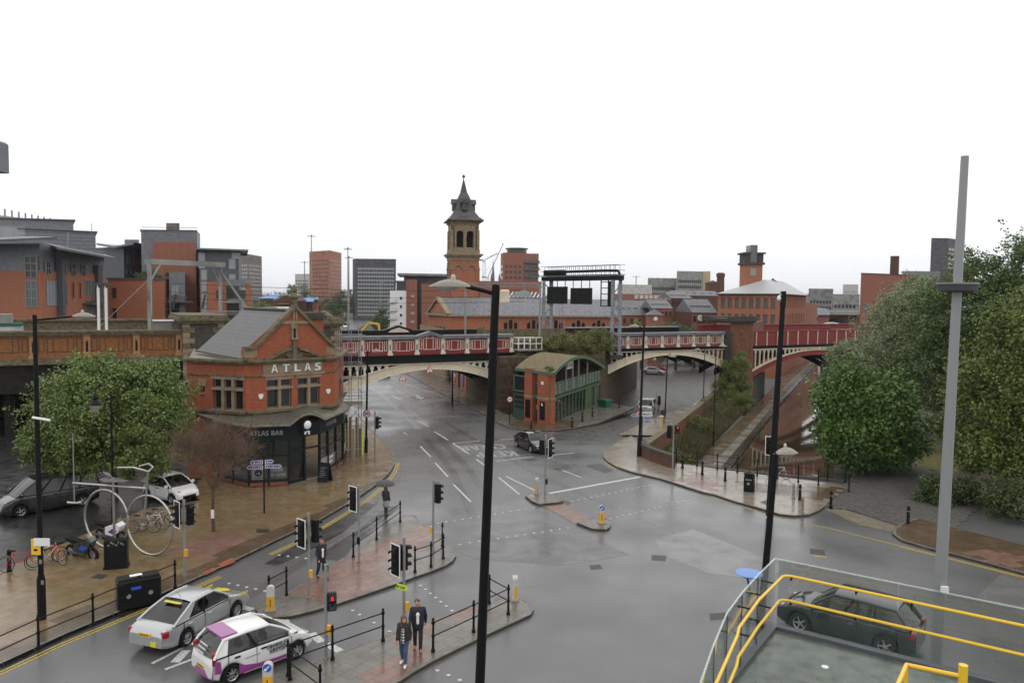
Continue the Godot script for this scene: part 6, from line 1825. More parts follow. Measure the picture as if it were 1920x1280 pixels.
	mb.bb(p1.x + 0.1,0,p1.y - 12,p1.x + 8,6.1,p1.y + 0.0)
	done(mb,"wall","brick_orange",r)
	mb = MB.new(); mb.wall(p2 + v2(-0.25,0.1),p1 + v2(-0.25,0.1),-0.2,1.5,[],0.2); mb.wall(p2 + v2(-0.25,0.1),p1 + v2(-0.25,0.1),5.5,7.8,[],0.2); done(mb,"stone_base","stone",r)
	var La := p1.distance_to(p0)
	for i in 5:
		var s := 1.4 + i * 2.9
		var d := (p0 - p1).normalized()
		var w := MB.new(); w.xf = Transform3D(Basis(v3(d.x,0,d.y),Vector3.UP,v3(-d.y,0,d.x)),v3(p1.x,0,p1.y))
		if i in [0,1,3]:
			w.bb(s - 0.55,0.5,0,s + 0.55,4.6,0.08)
			var po := done(w,"poster_board","black_paint",r)
			for k in 7:
				var c2 := MB.new(); c2.xf = w.xf; c2.bb(s - 0.45,0.7 + k * 0.55,0.081,s + 0.45,1.15 + k * 0.55,0.09)
				done(c2,"poster",["sign_blue","concrete","sign_white","sign_navy"][(k + i) % 4],po)
		else:
			w.bb(s - 0.6,0.1,0,s + 0.6,4.2,0.05); done(w,"doorway","soot_and_shade",r)
	for s in [0.0,1.2]:
		mb = MB.new(); mb.lathe([v2(0.5,0),v2(0.5,0.8),v2(0.36,0.9),v2(0.32,4.6),v2(0.5,4.8),v2(0.5,5.2)],10,v3(p1.x - 0.5 - s * 0.27,0,p1.y + 0.3 - s)); done(mb,"column","stone",r)
	var sg := thing("round_sign","small round blue sign on the arcade wall under the arch","sign",v3(-6.6,3.4,-101.2),-1.25)
	mb = MB.new(); mb.lathe([v2(0,0),v2(0.32,0),v2(0.32,0.04),v2(0,0.05)],16,v3(0,0,0.02),Basis(Vector3.RIGHT,PI / 2)); done(mb,"disc","sign_blue",sg)
	mb = MB.new(); mb.bar(v3(-0.12,0.12,0.075),v3(0.12,-0.12,0.075),0.05,0.01,Vector3.BACK); done(mb,"symbol","sign_white",sg)
	sg.rotation.y = -1.2

# ------------------------------------------------------------------ green bar, gantry, overhead line
func green_bar() -> void:
	var o := v3(3.8,0,-74.2)
	var dir := v2(7.0,-16.4).normalized()
	var th := atan2(-dir.y,dir.x)
	var r := thing("glazed_bar","green-framed glazed bar with curved mossy roof and brick piers under the viaduct","building",o,th)
	var L := 17.6
	var n := 15
	var base := func(x: float) -> float: return street_level(74.2 + x * 0.92) + 0.08
	# brick plinth and glazing along the street
	var mb := MB.new()
	for i in n:
		var x0 := L * i / n; var x1 := L * (i + 1) / n
		mb.hex([v3(x0,-1.6,0.05),v3(x1,-1.6,0.05),v3(x1,-1.6,-0.25),v3(x0,-1.6,-0.25),v3(x0,base.call(x0) + 0.25,0.05),v3(x1,base.call(x1) + 0.25,0.05),v3(x1,base.call(x1) + 0.25,-0.25),v3(x0,base.call(x0) + 0.25,-0.25)])
	done(mb,"plinth","stone_brown",r)
	for i in n + 1:
		mb = MB.new(); var x := L * i / n
		mb.bb(x - 0.06,base.call(x) + 0.2,-0.08,x + 0.06,4.05,0.08); done(mb,"mullion","green_paint",r)
	mb = MB.new()
	mb.bb(0,2.42,-0.1,L,2.55,0.12); mb.bb(0,2.85,-0.1,L,2.95,0.12); mb.bb(0,4.0,-0.08,L,4.1,0.1); done(mb,"transom","green_paint",r)
	mb = MB.new()
	for i in 60:
		var x := L * i / 60.0
		mb.bar(v3(x,2.55,0.05),v3(x + L / 60.0,2.85,0.05),0.03,0.04,Vector3.BACK); mb.bar(v3(x,2.85,0.05),v3(x + L / 60.0,2.55,0.05),0.03,0.04,Vector3.BACK)
	stuff(done(mb,"lattice_band","green_paint",r))
	for i in n:
		var x0 := L * i / n + 0.06; var x1 := L * (i + 1) / n - 0.06
		mb = MB.new(); mb.bb(x0,base.call(x1) + 0.25,-0.02,x1,2.42,0.0)
		done(mb,"pane","glass_shop" if i not in [10,11,13] else "green_paint",r)
		mb = MB.new(); mb.bb(x0,2.95,-0.02,x1,4.0,0.0); done(mb,"balustrade_pane","glass_clear",r)
		if i in [1,6,9]:
			mb = MB.new(); mb.bb(x0 + 0.15,1.0,-0.06,x0 + (0.7 if i == 1 else 0.4),1.75,-0.04); done(mb,"notice","sign_white",r)
	# brick piers, doors and side
	var front := v2(-3.9,-4.1)
	var inv := Transform3D(Basis(Vector3.UP,th),Vector3.ZERO).affine_inverse()
	var fl := inv * v3(-3.75,0,-4.1)
	var fd := v2(fl.x,fl.z).normalized()
	var fx := Transform3D(Basis(v3(-fd.x,0,-fd.y),Vector3.UP,v3(fd.y,0,-fd.x)),v3(fl.x,0,fl.z))
	if fx.basis.z.z < 0 and fx.basis.determinant() < 0: fx.basis.z = -fx.basis.z
	var FL := v2(fl.x,fl.z).length()
	for q in [[FL - 1.5,FL,5.15],[FL - 3.4,FL - 2.3,5.5]]:
		mb = MB.new(); mb.xf = fx; mb.bb(q[0],-0.5,-0.8,q[1],2.5,0.25); mb.bb(q[0],2.75,-0.8,q[1],q[2],0.25); done(mb,"brick_pier","atlas_brick",r)
		mb = MB.new(); mb.xf = fx; mb.bb(q[0] - 0.03,2.5,-0.8,q[1] + 0.03,2.75,0.28); done(mb,"stone_band","stone",r)
		mb = MB.new(); mb.xf = fx; mb.bb((q[0] + q[1]) / 2 - 0.35,0.45,0.25,(q[0] + q[1]) / 2 + 0.35,2.3,0.3); done(mb,"menu_board","black_paint",r)
	text(r,"k",0.3,0.25,"sign_white",fx * v3(FL - 0.75,2.0,0.31),fx.basis,"board_lettering")
	mb = MB.new(); mb.xf = fx; mb.bb(FL - 0.9,4.0,0.25,FL - 0.6,4.3,0.34); done(mb,"alarm_box","white",r)
	mb = MB.new(); mb.xf = fx; mb.bb(FL - 2.3,0.0,-0.5,FL - 1.5,2.5,-0.4); done(mb,"door","black_paint",r)
	for y in [1.3]:
		mb = MB.new(); mb.xf = fx; mb.bb(FL - 2.2,y,-0.4,FL - 1.9,y + 0.45,-0.38); mb.bb(FL - 1.85,y - 0.05,-0.4,FL - 1.6,y + 0.4,-0.38); done(mb,"door_notice","sign_white",r)
	mb = MB.new(); mb.xf = fx; rect_frame(mb,FL - 2.3,2.75,FL - 1.5,4.05,0.1,-0.3,-0.1); mb.bb(FL - 2.3,2.4,-0.4,FL - 1.5,2.75,-0.1); done(mb,"balcony_frame","green_paint",r)
	mb = MB.new(); mb.xf = fx; mb.bb(0.1,-0.1,-0.3,FL - 3.4,2.7,-0.1)
	var gd := done(mb,"green_door","green_dark",r)
	for k in 3:
		mb = MB.new(); mb.xf = fx; mb.bb(0.35,1.15 + k * 0.5,-0.1,FL - 3.7,1.5 + k * 0.5,-0.07); done(mb,"door_pane","window_dark",gd)
	mb = MB.new(); mb.xf = fx; rect_frame(mb,0.1,2.9,FL - 3.4,4.6,0.14,-0.3,-0.1); done(mb,"side_window","green_paint",r)
	mb = MB.new(); mb.xf = fx; mb.bb(0.2,3.0,-0.22,FL - 3.5,4.5,-0.2); done(mb,"side_pane","window_dark",r)
	# arched roof
	var back := v3(fl.x,0,fl.z)
	var rows := []; var low := []
	var edge := MB.new()
	var prev := Vector3.ZERO
	for i in 17:
		var t := i / 16.0
		var y := lerpf(5.25,4.35,t) + 1.55 * sin(PI * pow(t,0.9))
		var p := v3(-0.5 + (L + 0.6) * t,y,0.55)
		rows.append([p + back + v3(0,0.1,0),p]); low.append([p - v3(0,0.18,0),p + back - v3(0,0.08,0)])
		if i > 0: edge.bar(prev,p - v3(0,0.1,0),0.16,0.34)
		prev = p - v3(0,0.1,0)
	edge.bar(rows[0][0] - v3(0,0.1,0),rows[0][1] - v3(0,0.1,0),0.16,0.3)
	mb = MB.new(); mb.grid(rows,false,true); mb.grid(low,false,true); done(mb,"roof","roof_mossy",r)
	done(edge,"roof_fascia","green_paint",r)
	for x in [4.4,6.6,8.6,11.8]:
		mb = MB.new(); mb.bb(x - 0.07,2.9,0.1,x + 0.07,6.2 if x < 10 else 5.6,0.24); done(mb,"column","galv",r)
	mb = MB.new(); mb.bb(4.5,5.2,0.12,6.5,5.9,0.16); done(mb,"banner","sign_white",r)
	for k in 3:
		mb = MB.new(); mb.bb(4.65 + k * 0.6,5.3,0.17,5.1 + k * 0.6,5.8,0.18); done(mb,"banner_print","grey_mid",r)
	mb = MB.new(); mb.prism([v2(0.5,-0.15),v2(L,-0.15),v2(L,-5),v2(2.7,-4.8)],2.5,2.6); mb.bb(2.9,-1.5,-5.2,L,5.4,-4.6); done(mb,"interior","soot_and_shade",r)
	leafy(r,"pier_plants",[[fx * v3(FL - 0.6,5.4,-0.2),v3(0.8,0.4,0.5)]],60,0.13,Color(0.05,0.07,0.02),Color(0.1,0.12,0.04))

func lattice_leg(mb: MB,a: Vector3,h0: float,h1: float,w: float,dirx: Vector3) -> void:
	for s in [-0.5,0.5]:
		mb.bar(a + dirx * w * s + v3(0,h0,0),a + dirx * w * s + v3(0,h1,0),0.42,0.42)
	var k := int((h1 - h0) / 1.1)
	for i in k:
		var y := h0 + i * 1.1
		var s := 0.5 if i % 2 == 0 else -0.5
		mb.bar(a + dirx * w * s + v3(0,y,0),a - dirx * w * s + v3(0,y + 1.1,0),0.12,0.14)

func vpt(u: float,y: float,z: float) -> Vector3: return VP + Basis(Vector3.UP,VR) * v3(u,y,z)

func railway_gear() -> void:
	# signal gantry spanning the tracks
	var r := thing("signal_gantry","railway signal gantry with black walkway beam and grey lattice legs","gantry")
	var A := vpt(14.4,0,0.7); var B := vpt(11.4,0,-10.8)
	var ax := (A - B).normalized()
	var mb := MB.new(); lattice_leg(mb,A,5.5,15.0,0.95,v3(1,0,0)); done(mb,"lattice_leg","gantry_grey",r)
	mb = MB.new(); lattice_leg(mb,B,7.0,15.0,1.05,v3(1,0,0)); done(mb,"lattice_leg","gantry_grey",r)
	mb = MB.new(); mb.bar(A + v3(-0.8,5.4,0.3),A + v3(0.8,5.4,0.3),1.2,0.5); done(mb,"foot_bracket","stone_dark",r)
	var ex := ax * 0.8
	mb = MB.new(); mb.bar(B - ex + v3(0,15.25,0),A + ex + v3(0,15.25,0),0.9,0.6); mb.bar(B - ex + v3(0,15.65,0),A + ex + v3(0,15.65,0),1.3,0.08); done(mb,"walkway_beam","black_iron",r)
	mb = MB.new()
	for s in [-0.6,0.6]:
		var off: Vector3 = ax.cross(Vector3.UP) * s
		for k in 17:
			var p: Vector3 = B.lerp(A,k / 16.0) + off
			mb.cyl(p + v3(0,15.65,0),p + v3(0,16.85,0),0.03,0.03,5)
		for y in [16.2,16.85]: mb.cyl(B - ex + off + v3(0,y,0),A + ex + off + v3(0,y,0),0.03,0.03,5)
	done(mb,"walkway_rail","black_iron",r)
	mb = MB.new(); mb.tube([B + v3(0,16.1,0.9),A - ax * 2.0 + v3(0,16.15,0.9),A + v3(0,16.1,0.9),A + ax * 0.3 + v3(0,15.7,0.9)],0.17,8); done(mb,"cable_tray","black_iron",r)
	mb = MB.new(); mb.bar(B - ex * 0.6 + v3(0,16.05,0.2),B + ax * 3.0 + v3(0,16.05,0.2),0.8,0.7); done(mb,"equipment_box","black_iron",r)
	for q in [[0.0,0.3,11.9,14.2,1],[0.36,0.66,11.9,14.0,1],[0.79,0.97,11.7,14.9,0]]:
		var p: Vector3 = B.lerp(A,q[0]); var p2: Vector3 = B.lerp(A,q[1])
		mb = MB.new()
		if q[4] == 1:
			mb.bar(v3(p.x,(q[2] + q[3]) / 2,p.z),v3(p2.x,(q[2] + q[3]) / 2,p2.z),0.25,q[3] - q[2])
			for s in [0.1,0.5,0.9]: mb.bar(p.lerp(p2,s) + v3(0,q[3],0),p.lerp(p2,s) + v3(0,15.0,0),0.1,0.1)
		else:
			for s in [0.0,0.55,1.0]: mb.bar(p.lerp(p2,s) + v3(0,q[2],0),p.lerp(p2,s) + v3(0,q[3] + 0.1,0),0.14,0.14)
			for s in 5: mb.bar(p + v3(0,q[2] + s * 0.76,0),p2 + v3(0,q[2] + s * 0.76,0),0.1,0.1)
			mb.bar(p.lerp(p2,0.58) + v3(0,13.3,0),p2 + v3(0,13.3,0),0.15,3.1)
		done(mb,"signal_board","black_iron",r)
	mb = MB.new()
	for s in [-0.25,0.25]: mb.bar(vpt(13.0,7.0,-9) + v3(s,0,0),vpt(13.0,12.2,-9) + v3(s - 0.6,0,0),0.05,0.05)
	for k in 12: mb.bar(vpt(13.0,7.2 + k * 0.42,-9) + v3(-0.25 - k * 0.05,0,0),vpt(13.0,7.2 + k * 0.42,-9) + v3(0.25 - k * 0.05,0,0),0.03,0.03)
	done(mb,"ladder","galv",r)
	# overhead line portals
	r = thing("overhead_portal","thin galvanised overhead-line portal left of the black signal gantry","mast")
	var P := vpt(4.2,0,-0.8); var Q := vpt(-1.5,0,-9.6)
	for q in [P,Q]:
		mb = MB.new(); mb.bar(q + v3(0,6.5,0),q + v3(0,14.2,0),0.24,0.24); done(mb,"mast","galv",r)
	mb = MB.new()
	for y in [14.0,14.4]: mb.bar(Q + v3(-0.5,y,0),P + v3(0.5,y,0),0.1,0.1)
	for k in 12: mb.bar(Q.lerp(P,k / 12.0) + v3(0,14.0 if k % 2 == 0 else 14.4,0),Q.lerp(P,(k + 1) / 12.0) + v3(0,14.4 if k % 2 == 0 else 14.0,0),0.06,0.06)
	done(mb,"boom","galv",r)
	r = thing("overhead_portal","rusty concrete-grey overhead-line portal with raking stays above the ochre bridge","mast")
	P = vpt(-38.0,0,-1.2); Q = vpt(-31.0,0,-7.0)
	for q in [[P,15.4],[Q,15.4]]:
		mb = MB.new(); mb.bar(q[0] + v3(0,7.0,0),q[0] + v3(0,q[1],0),0.3,0.3); done(mb,"mast","concrete",r)
	mb = MB.new(); mb.bar(P + v3(-0.3,15.6,0),Q + v3(0.4,15.7,0),0.4,0.5); mb.bar(P + v3(0,13.6,0),P.lerp(Q,0.14) + v3(0,15.4,0),0.14,0.16); mb.bar(Q + v3(0,13.6,0),Q.lerp(P,0.14) + v3(0,15.4,0),0.14,0.16); done(mb,"boom","concrete",r)
	mb = MB.new()
	var F := vpt(-26.8,8.8,-7.0)
	mb.bar(Q + v3(0.1,15.0,0),F,0.16,0.2); mb.bar(Q + v3(0,11.8,0),Q.lerp(F,0.55) + v3(0,7.3,0) - v3(0,0.1,0) ,0.1,0.1); mb.bar(v3(F.x - 1.9,11.6,F.z),Q + v3(1.4,9.0,0),0.12,0.14)
	done(mb,"stay","concrete",r)
	mb = MB.new(); mb.cyl(P + v3(0,14.0,0),vpt(-43.0,8.6,-1.5),0.03,0.03,5); done(mb,"guy_wire","galv",r)
	mb = MB.new(); mb.bar(Q + v3(-1.2,10.9,0.3),Q + v3(2.2,10.9,0.3),0.1,0.08)
	for k in 16: mb.bar(Q + v3(-1.2 + k * 0.22,10.9,0.3),Q + v3(-1.35 + k * 0.22,10.45,0.7),0.035,0.035)
	done(mb,"anti_climb_guard","galv",r)
	for q in [[0.33,-0.4],[0.75,-0.3]]:
		mb = MB.new(); var p := P.lerp(Q,q[0]); mb.cyl(p + v3(-0.2,11.2,0),p + v3(0.1,12.6,0),0.1,0.1,6); mb.bar(p + v3(-1.2,11.2,0),p + v3(0.8,11.1,0),0.05,0.05); done(mb,"insulator","stone_dark",r)
	for q in [[188,531,"left"],[201,531,"right"]]:
		var pp := vpt(-42.2 if q[0] == 188 else -41.6,0,-0.9)
		r = thing("signal_post","slim white post standing on the ochre bridge, %s of the pair" % q[2],"post",pp + v3(0,7,0),0.0,"white posts on the ochre bridge")
		mb = MB.new(); mb.cyl(v3(0,-0.5,0),v3(0,6.3,0),0.13,0.12,8); done(mb,"shaft","white",r)
		mb = MB.new(); mb.bb(-0.45,6.3,-0.2,0.4,6.5,0.2); mb.bb(-0.15,6.1,-0.1,0.15,6.3,0.1); done(mb,"head","grey_dark",r)
	var W := [["upper contact wire strung along the railway",13.6,-1.5],["lower contact wire strung along the railway",12.2,-2.5],["far contact wire strung along the railway",12.8,-7.5]]
	for w in W:
		var pts := []
		for i in 13: pts.append(vpt(lerpf(-36.0,3.0,i / 12.0),w[1] - 0.35 * sin(PI * i / 12.0),w[2]))
		mb = MB.new(); mb.tube(pts,0.02,4)
		tag(done(mb,"contact_wire","black_iron",self),w[0],"wire")
	# white-railed inspection platform
	r = thing("inspection_platform","small white-railed steel platform on the viaduct edge right of the red arch","platform",vpt(1.7,0,0.6),VR)
	mb = MB.new(); mb.bb(-1.6,6.5,-0.8,1.6,6.65,0.8); done(mb,"deck","galv",r)
	mb = MB.new()
	for x in [-1.55,-0.78,0.0,0.78,1.55]:
		for z in [-0.75,0.75]: mb.bar(v3(x,6.6,z),v3(x,8.0,z),0.06,0.06)
	for y in [7.3,8.0]:
		for z in [-0.75,0.75]: mb.bar(v3(-1.6,y,z),v3(1.6,y,z),0.06,0.06)
		for x in [-1.55,1.55]: mb.bar(v3(x,y,-0.75),v3(x,y,0.75),0.06,0.06)
	done(mb,"railing","white",r)
	mb = MB.new()
	for x in [-1.2,0.0,1.2]: mb.bar(v3(x,6.5,0.6),v3(x,5.6,-1.0),0.1,0.1)
	done(mb,"bracket","galv",r)
	r = thing("relay_cabinet","small grey relay cabinet with white lid behind the ochre bridge coping","cabinet",vpt(-37.0,7.0,-2.4),VR)
	mb = MB.new(); mb.bb(-0.9,0,-0.5,0.9,3.0,0.5); done(mb,"box","concrete",r)
	mb = MB.new(); mb.bb(-1.1,3.0,-0.7,1.1,3.12,0.7); done(mb,"lid","white",r)
	# tram or train roof glimpsed at the left edge
	r = thing("railway_hut","pale hut with teal stripe behind the ochre bridge at the left edge","hut",vpt(-53.2,6.3,-5),VR)
	mb = MB.new(); mb.bb(-4,0,-2,4.8,3.2,0); done(mb,"wall","offwhite",r)
	mb = MB.new(); mb.bb(-4,3.2,-2.1,4.8,3.5,0.06); done(mb,"stripe","green_bin",r)
	mb = MB.new(); mb.bb(-4,3.5,-2.2,4.0,4.3,0.1); done(mb,"roof","concrete",r)

func high_masts() -> void:
	for q in [["tall motorway lighting mast rising behind the salmon tower block",v2(-106.77,-400.0),44.55],["tall motorway lighting mast right of the salmon tower block",v2(-65.62,-300.0),31.65],["second lighting mast close behind the taller one by the curving road",v2(-78.24,-360.0),31.44],["distant lighting mast left of the salmon tower block",v2(-143.59,-520.0),36.23],["pale lighting mast in front of the dark slab tower",v2(-57.92,-330.0),19.32],["faint lighting mast on the skyline right of the gantry",v2(101.54,-620.0),31.99]]:
		var r := thing("lighting_mast",q[0],"mast",v3(q[1].x,-0.9,q[1].y))
		var k: float = -q[1].y / 300.0
		var mb := MB.new(); mb.cyl(Vector3.ZERO,v3(0,q[2] + 0.9,0),0.3 * k,0.16 * k,6); done(mb,"pole","concrete",r)
		mb = MB.new(); mb.bb(-1.6 * k,q[2] + 0.5,-0.3,1.6 * k,q[2] + 0.8,0.3); mb.bb(-0.3,q[2] + 0.8,-0.3,0.3,q[2] + 1.4,0.3); done(mb,"head_frame","grey_mid",r)

func plants_and_trees() -> void:
	var L := func(px: float) -> float: return px
	# plaza tree
	tree("street_tree","round bushy green street tree in front of the ochre railway bridge",v3(-24.2,0.1,-45.5),8.6,[
		[v3(-0.3,5.4,0.2),v3(3.6,2.9,3.2)],[v3(2.4,6.0,0.4),v3(2.4,2.6,2.4)],[v3(-2.6,4.6,0.3),v3(2.4,2.5,2.4)],[v3(1.0,7.2,-0.2),v3(2.1,1.6,2.0)],
		[v3(2.9,3.8,0.5),v3(1.9,2.0,2.0)],[v3(-1.4,6.9,-0.3),v3(2.0,1.5,2.0)],[v3(-3.3,3.2,0.6),v3(1.8,1.6,1.6)],[v3(0.4,3.0,1.0),v3(2.8,1.6,2.2)]],6200,0.16,Color(0.08,0.125,0.025),Color(0.16,0.22,0.055),0.16)
	# trees on the canal bank
	tree("bank_tree","dark maple-leaved tree overhanging the canal railings",v3(25.9,0.0,-54.5),8.0,[
		[v3(-0.5,4.6,0.3),v3(2.9,2.6,2.6)],[v3(-1.3,2.9,0.8),v3(2.1,1.8,2.0)],[v3(1.3,3.4,0.5),v3(2.6,2.4,2.4)],[v3(-1.0,6.0,0.0),v3(1.7,1.5,1.6)],[v3(1.2,6.2,-0.4),v3(2.0,1.6,1.8)],[v3(-0.3,1.9,0.6),v3(2.2,1.2,1.8)]],4600,0.24,Color(0.045,0.085,0.013),Color(0.09,0.165,0.026),0.2)
	tree("willow_tree","tall pale grey-green willow behind the dark maple-leaved tree",v3(40.6,0.0,-76),15.5,[
		[v3(0,9.5,0),v3(5.0,4.6,4.2)],[v3(-1.2,6.2,1.0),v3(3.6,3.8,3.4)],[v3(1.0,12.8,0),v3(3.2,2.5,3.0)],[v3(3.2,7.6,0.6),v3(3.6,4.0,3.4)],[v3(-2.2,3.8,1.0),v3(2.8,2.6,2.8)]],9000,0.17,Color(0.15,0.19,0.09),Color(0.25,0.29,0.16),0.3)
	tree("willow_tree","small pale willow hanging in front of the red canal bridge",v3(41.0,-0.2,-91),7.8,[
		[v3(0.2,5.4,0),v3(2.7,2.6,2.4)],[v3(-0.8,3.2,0.4),v3(2.2,2.4,2.2)],[v3(1.4,6.8,0),v3(1.8,1.4,1.8)]],3200,0.17,Color(0.15,0.19,0.09),Color(0.23,0.27,0.15),0.2)
	tree("bank_tree","shadowy green tree between the willow and the grey mast",v3(38.5,0,-64),16.0,[
		[v3(0,10.5,0),v3(4.2,4.4,3.8)],[v3(1.5,14.0,0),v3(3.0,2.8,3.0)],[v3(-1.6,7.0,0.6),v3(3.4,3.6,3.0)],[v3(2.6,8.0,0),v3(3.4,4.0,3.2)],[v3(-0.5,3.6,0.6),v3(3.6,2.4,3.0)]],6500,0.18,Color(0.05,0.085,0.02),Color(0.1,0.15,0.04),0.3)
	tree("bank_tree","huge spreading tree filling the right edge behind the grey mast",v3(33.5,0,-47),13.5,[
		[v3(0.5,8.0,0),v3(4.6,4.2,4.0)],[v3(-2.6,5.8,0.6),v3(3.4,3.4,3.2)],[v3(-3.0,3.2,0.8),v3(2.8,2.4,2.6)],[v3(3.0,9.6,0.3),v3(3.4,3.2,3.2)],[v3(2.4,5.0,1.8),v3(3.8,3.2,3.0)],[v3(-0.6,11.0,0),v3(3.0,2.2,3.0)],[v3(0.5,2.6,2.0),v3(3.8,2.0,2.6)]],8600,0.21,Color(0.07,0.1,0.017),Color(0.125,0.165,0.03),0.3)
	tree("bank_tree","tall dark tree rising to the top at the far right edge",v3(43.5,0,-62),19.0,[
		[v3(0,14.5,0),v3(4.4,4.0,4.0)],[v3(-1.6,11.0,0.8),v3(4.2,3.6,3.8)],[v3(1.6,17.0,0),v3(3.2,2.2,3.0)],[v3(2.5,10.0,0),v3(4.0,4.0,4.0)],[v3(-2.8,7.0,0.8),v3(3.4,3.2,3.2)]],8600,0.18,Color(0.06,0.1,0.03),Color(0.12,0.18,0.055),0.35)
	for q in [["low dark shrub under the big tree at the right edge",v3(30.5,0,-43.2),v3(2.6,1.5,1.6)],["low dark shrub beside the right-hand pavement",v3(35,0,-43.4),v3(3.2,2.0,1.8)],["rounded shrub where the setts meet the trees",v3(27.2,0,-46.4),v3(1.5,0.9,1.2)],["shrub against the railings below the maple-leaved tree",v3(28.5,0,-57.5),v3(2.2,1.4,1.6)]]:
		var t := thing("shrub",q[0],"shrub",q[1])
		leafy(t,"foliage",[[v3(0,q[2].y * 0.7,0),q[2]]],1300,0.15,Color(0.025,0.05,0.012),Color(0.08,0.11,0.03))
	# lawn glimpsed between the trees
	var mb := MB.new(); mb.sheet([v2(25.36,-53.73),v2(31.11,-63.7),v2(36.03,-67.86),v2(38.75,-65.06),v2(32.89,-54.42),v2(30.6,-57.48)],0.03)
	struct(done(mb,"lawn","lawn",self))
	# bushes on the viaduct
	for q in [["dense yellow-green bush growing on the viaduct above the green bar",vpt(8.4,5.9,0.2),[[v3(0,1.0,0.3),v3(3.4,1.7,1.3)],[v3(2.9,1.2,0.4),v3(2.8,1.7,1.3)],[v3(-2.8,0.6,0.4),v3(2.2,1.4,1.1)]],4200],["sparse shrub rooted at the right foot of the red arch",vpt(0.7,4.6,0.6),[[v3(0,0.6,0),v3(1.1,1.2,0.7)],[v3(-0.5,-0.8,0.2),v3(0.8,0.8,0.5)]],500],["green shrub beside the white-railed platform",vpt(3.6,5.9,0.3),[[v3(0,0.7,0),v3(1.3,1.3,0.8)]],700]]:
		var t := thing("viaduct_bush",q[0],"bush",q[1],VR)
		leafy(t,"foliage",q[2],q[3],0.13,Color(0.06,0.08,0.02),Color(0.2,0.21,0.06))
	var pb := thing("towpath_bush","tall overgrown bush against the brick pier above the towpath","bush",v3(30.3,-2,-102.5))
	leafy(pb,"foliage",[[v3(0,2.6,0),v3(2.2,2.8,1.6)],[v3(0.4,5.2,0),v3(1.6,2.2,1.2)],[v3(-0.6,0.8,1.0),v3(2.2,1.4,1.6)],[v3(0.5,1.0,3.0),v3(1.8,1.2,2.0)]],3800,0.14,Color(0.06,0.095,0.02),Color(0.19,0.23,0.06))
	for q in [["scrubby bush halfway along the towpath slope",v3(19.5,-1.4,-78),1.2],["small bush on the slope near the curved parapet",v3(14.2,-1.3,-63),0.9],["weedy bush on the towpath slope beside the slender lamp",v3(24.5,-1.5,-91),1.5]]:
		var sb := thing("slope_bush",q[0],"bush",q[1])
		leafy(sb,"foliage",[[v3(0,0.5 * q[2],0),v3(1.3,0.9,1.5) * q[2]]],420,0.14,Color(0.05,0.07,0.015),Color(0.14,0.15,0.035))
	# background trees
	var bg := [["light green tree at the right end of the apartment row",v2(-51.09,-150.0),9.5,14.0,5.0],["dark tree mass below the grey-brown tower block",v2(-104.22,-330.0),9.5,16.5,9.0],["tall dark tree left of the salmon tower block",v2(-104.25,-360.0),13.0,20.0,10.0],["rounded trees below the salmon tower block",v2(-73.09,-290.0),8.0,12.0,6.0],["large tree beside the curving far road",v2(-105.63,-430.0),6.0,15.5,13.0],["second large tree beside the curving far road",v2(-106.47,-470.0),6.5,17.0,14.0],["third tree along the curving far road",v2(-103.7,-500.0),7.0,17.0,13.0],["dark tree below the dark slab tower block",v2(-98.27,-520.0),8.0,18.0,12.0],["tree just right of the salmon tower block",v2(-95.28,-430.0),12.0,18.5,7.0],["leafy tree behind the blue roofs",v2(-84.46,-280.0),8.0,13.0,9.0],["low tree right of the blue roofs",v2(-69.98,-265.0),7.0,10.5,6.0],["tree at the right end of the curving far road",v2(-77.0,-430.0),6.0,12.0,8.0],["round tree left of the white and brick flats",v2(-42.29,-250.0),5.0,9.0,4.0],
		["yellow-green tree rising behind the faded arch bridge",v2(25.95,-150.0),5.5,9.0,4.5],["dark green tree behind the faded arch bridge",v2(32.85,-150.0),5.5,8.8,6.0],["second dark green tree behind the faded arch bridge",v2(37.79,-155.0),5.0,8.2,4.5],["bright bush left of the faded arch bridge lamp",v2(21.17,-150.0),4.5,7.6,3.0],["green bush in front of the chapel nave",v2(-3.87,-112.0),6.0,9.2,1.5],["bush beyond the arch over the cobbled street",v2(38.47,-165.0),0.5,3.2,6.0],["small dark tree at the foot of the clock-gabled hall",v2(38.24,-152.0),4.5,7.4,2.2],["green tree below the distant railway viaduct",v2(71.86,-160.0),5.0,9.0,4.0]]
	for q in bg:
		var h: float = q[3]
		var g: float = rng.randf_range(0.8,1.2)
		var bright: bool = String(q[0]).begins_with("light") or String(q[0]).begins_with("yellow") or String(q[0]).begins_with("bright")
		tree("background_tree",q[0],v3(q[1].x,-1.0,q[1].y),h,[[v3(0,h * 0.66,0),v3(q[4] * 0.8,h * 0.34,q[4] * 0.6)],[v3(-q[4] * 0.5,h * 0.5,0.5),v3(q[4] * 0.5,h * 0.33,q[4] * 0.5)],[v3(q[4] * 0.5,h * 0.52,0.3),v3(q[4] * 0.55,h * 0.36,q[4] * 0.5)]],900,0.42 if -q[1].y > 200 else 0.24,Color(0.05,0.075,0.03) * g if not bright else Color(0.09,0.13,0.03),Color(0.11,0.15,0.06) * g if not bright else Color(0.24,0.28,0.08),0.3,"trees behind the viaduct")
	bare_tree()

